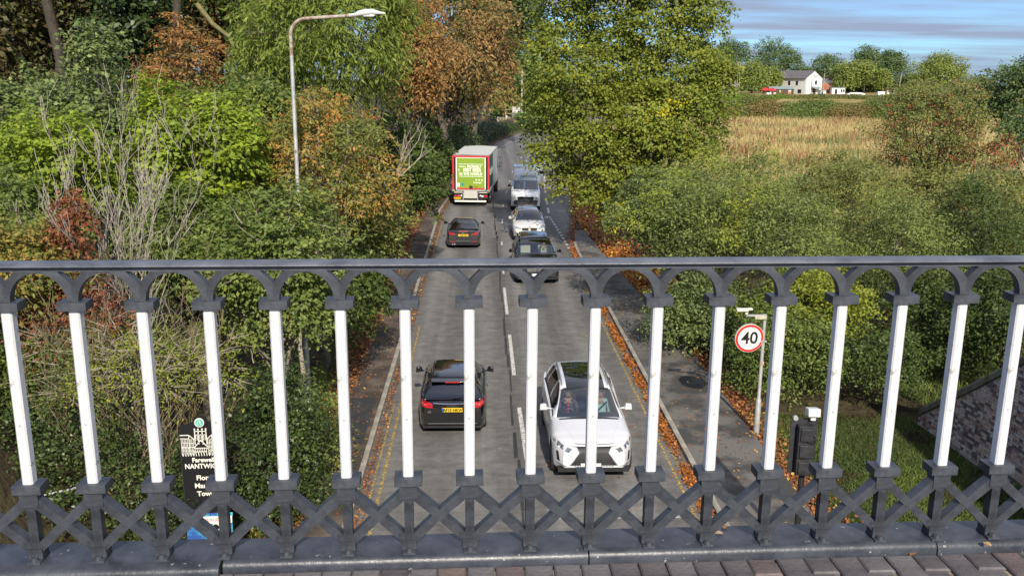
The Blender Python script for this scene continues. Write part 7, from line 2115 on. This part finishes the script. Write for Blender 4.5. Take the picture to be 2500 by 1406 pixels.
n = 14000; y = 17 + 12 * rg.random(n); x = 10 + 8 * rg.random(n); kk = x > wall_x(np.clip(y, 4, 22.4)) + .6; x, y = x[kk], y[kk]
blades('bank_grass', x, y, height(x, y) - .02, .18, .02, LM['hazel'], .5, 3)
n = 9000; y = 13 + 30 * rg.random(n); x = left_walk(y) - .25 - 1.0 * rg.random(n)
blades('left_verge_grass', x, y, height(x, y) - .02, .14, .02, LM['hazel'], .6, 4)
n = 5000; y = 135 + 18 * rg.random(n); x = left_walk(y) - 5 * rg.random(n)
blades('far_verge_grass', x, y, height(x, y) - .02, .35, .07, GR, .5, 6)
STR = leafmat('straw_grass', [(0, (.12, .10, .055)), (.4, (.215, .172, .098)), (.8, (.29, .235, .140)), (1, (.10, .11, .05))], .3, patch=((.085, .105, .045), .54, .64, .06))
n = 70000; y = 62 + 165 * rg.random(n); x = y * (.20 + .42 * rg.random(n)); kk = x > 13; x, y = x[kk], y[kk]
g_ = (np.abs(y - 100 - 6 * np.sin(x * .1)) < 5) & (x < 60) & (rg.random(len(x)) < .9)
blades('straw_field', x[~g_], y[~g_], height(x[~g_], y[~g_]) - .05, .85, .075, STR, .35, 7)
DOCK = leafmat('dock_seed_head', [(0, (.060, .028, .020)), (.6, (.10, .048, .032)), (1, (.15, .085, .05))], .1)
cx_ = rg.uniform(.24, .50, 42); cy_ = rg.uniform(80, 185, 42)
k_ = rg.integers(0, 42, 1700); y = cy_[k_] + rg.normal(0, 1.2, 1700); x = cx_[k_] * cy_[k_] + rg.normal(0, 1.7, 1700)
blades('dock_plants', x, y, height(x, y), 1.15, .10, DOCK, .10, 8)
n = 26000; y = 34 + 60 * rg.random(n); x = 14 + 34 * rg.random(n)
blades('rough_grass', x, y, height(x, y) - .03, .8, .05, LM['hedge'], .4, 9)

# ---------------------------------------------------------------- weeds and moss at the foot of the ledge
WG = mat('fresh_weed_leaf', (.16, .28, .035), .5, c2=(.28, .42, .06), vscale=30)
WR = mat('reddish_weed_leaf', (.40, .20, .10), .5, c2=(.45, .36, .12), vscale=30)
WD = mat('dull_weed_leaf', (.07, .08, .03), .6, c2=(.14, .15, .05), vscale=30)
WBR = mat('brown_dead_leaf', (.18, .08, .03), .7, c2=(.35, .16, .06), vscale=30)
def rp_uv(px, py, z):
    """rail-frame point under a photo pixel at height z above the eye line"""
    v_ = CA * ((px - 1250) / FPX) + CB * ((py - 703) / FPX) + CC
    return EYE + v_ * (z / v_.z)
def leafpart(root, m, L, w, az, el, curl=.3, z0=0):
    V = []; N = 5
    for k in range(N + 1):
        t = k / N; wd = w * math.sin(math.pi * min(1, t * .92 + .06)) ** .8 * (1.15 - .5 * abs(t - .6))
        r_ = L * t * math.cos(el) ; z = z0 + L * t * math.sin(el) - curl * L * t * t
        V += [(r_, -wd / 2, z + wd * .12), (r_, 0, z), (r_, wd / 2, z + wd * .12)]
    F = [(3*k+i, 3*k+i+1, 3*k+i+4, 3*k+i+3) for k in range(N) for i in (0, 1)]
    o = MB().add(V, F).build('leaf', m, root, smooth=80, fix=False); o.rotation_euler = (0, 0, az)
    return o
def weed(px, py, label, spec, seed):
    p = rp_uv(px, py, -1.615)
    root = empty('weed', p, 0, label, 'weed', 'weeds growing at the foot of the ledge')
    for (m, L, w, az, el, curl) in spec: leafpart(root, m, L, w, rad(az), rad(el), curl)
    MB().tube([(0, 0, -.02), (0, 0, .01)], .004, 6).build('stem', WG, root)
weed(1462, 1384, 'largest weed at the ledge, two upright pale green leaves and pink lower ones', [(WG, .075, .034, 110, 62, .1), (WG, .062, .036, 62, 55, .1), (WR, .050, .030, 200, 12, .2), (WR, .052, .034, -30, 10, .2), (WG, .040, .022, 250, 20, .2), (WR, .038, .022, 160, 15, .2)], 1)
weed(1398, 1386, 'small weed with thin dull leaves left of the largest one', [(WG, .050, .016, 95, 60, .1), (WD, .036, .010, 30, 30, .3), (WD, .036, .010, 150, 30, .3), (WD, .040, .010, 210, 25, .3), (WR, .032, .009, -40, 25, .3), (WD, .034, .009, 265, 30, .3)], 2)
weed(1578, 1382, 'small dark weed with narrow leaves right of the largest one', [(WG, .048, .012, 60, 55, .1), (WD, .044, .009, 20, 25, .3), (WD, .042, .009, 165, 28, .3), (WD, .040, .009, 215, 20, .3), (WD, .038, .009, -20, 20, .3), (WR, .034, .009, 190, 15, .3)], 3)
weed(603, 1402, 'green weed in front of the ledge left of the plate joint', [(WG, .060, .022, 100, 60, .1), (WG, .045, .018, 40, 35, .2), (WG, .045, .018, 160, 30, .2), (WR, .035, .015, 220, 15, .2)], 4)
weed(505, 1406, 'low pale green weed at the bottom edge, left part of the picture', [(WG, .050, .018, 60, 45, .2), (WG, .050, .018, 130, 40, .2), (WG, .04, .015, 190, 20, .2)], 5)
weed(195, 1404, 'tiny green weed at the lower left of the ledge', [(WG, .035, .012, 80, 60, .1), (WG, .03, .010, 150, 40, .2)], 6)
MOSS = mat('green_moss', (.045, .060, .006), .95, c2=(.12, .13, .012), vscale=90, bump=1.0, bscale=220)
for k, (px, py, w_, lab) in enumerate([(1072, 1388, .040, 'largest moss cushion at the foot of the ledge'), (1108, 1384, .030, 'moss cushion right of the largest one'), (1126, 1398, .018, 'small moss tuft hanging below the two cushions'), (985, 1392, .024, 'moss tuft left of the two cushions'), (1525, 1379, .045, 'thin moss line in the joint between two weeds')]):
    p = rp_uv(px, py, -1.617); V = []; N = 14
    for j in range(6):
        th = j / 5 * math.pi / 2
        for i in range(N):
            a = 2 * math.pi * i / N; q = 1 + .14 * math.sin(3 * a + k) + .08 * math.sin(7 * a)
            V.append((w_ * q * math.cos(th) * math.cos(a), w_ * (.5 if k != 4 else .2) * q * math.cos(th) * math.sin(a), w_ * (.45 if k != 4 else .15) * math.sin(th) * (1 + .1 * math.sin(5 * a + j))))
    o = MB().add(V, [(j*N+i, j*N+(i+1)%N, (j+1)*N+(i+1)%N, (j+1)*N+i) for j in range(5) for i in range(N)] + [tuple(range(N))]).build('moss_cushion', MOSS, None, p, smooth=80)
    tag(o, lab, 'moss', 'moss at the foot of the ledge')
for k, (px, py, z, m, lab) in enumerate([(1745, 1303, -1.553, mat('tan_leaf', (.42, .30, .20), .6, var=.2, vscale=30), 'small tan leaf lying on the ledge near the middle'), (2222, 1357, -1.595, WBR, 'curled orange-brown leaf at the foot of the ledge on the right'), (1768, 1292, -1.553, WBR, 'red-brown leaf scrap beside the fourth lattice from the right'), (2420, 1334, -1.553, WR, 'tiny reddish leaf on the ledge at the far right')]):
    p = rp_uv(px, py, z)
    root = empty('dead_leaf', p, rad(40 * k), lab, 'leaf', 'dead leaves on the ledge')
    leafpart(root, m, .030 if k != 1 else .05, .02, 0, .2, .2, .003)
print('TRIANGLES in plants', TOTAL[0])
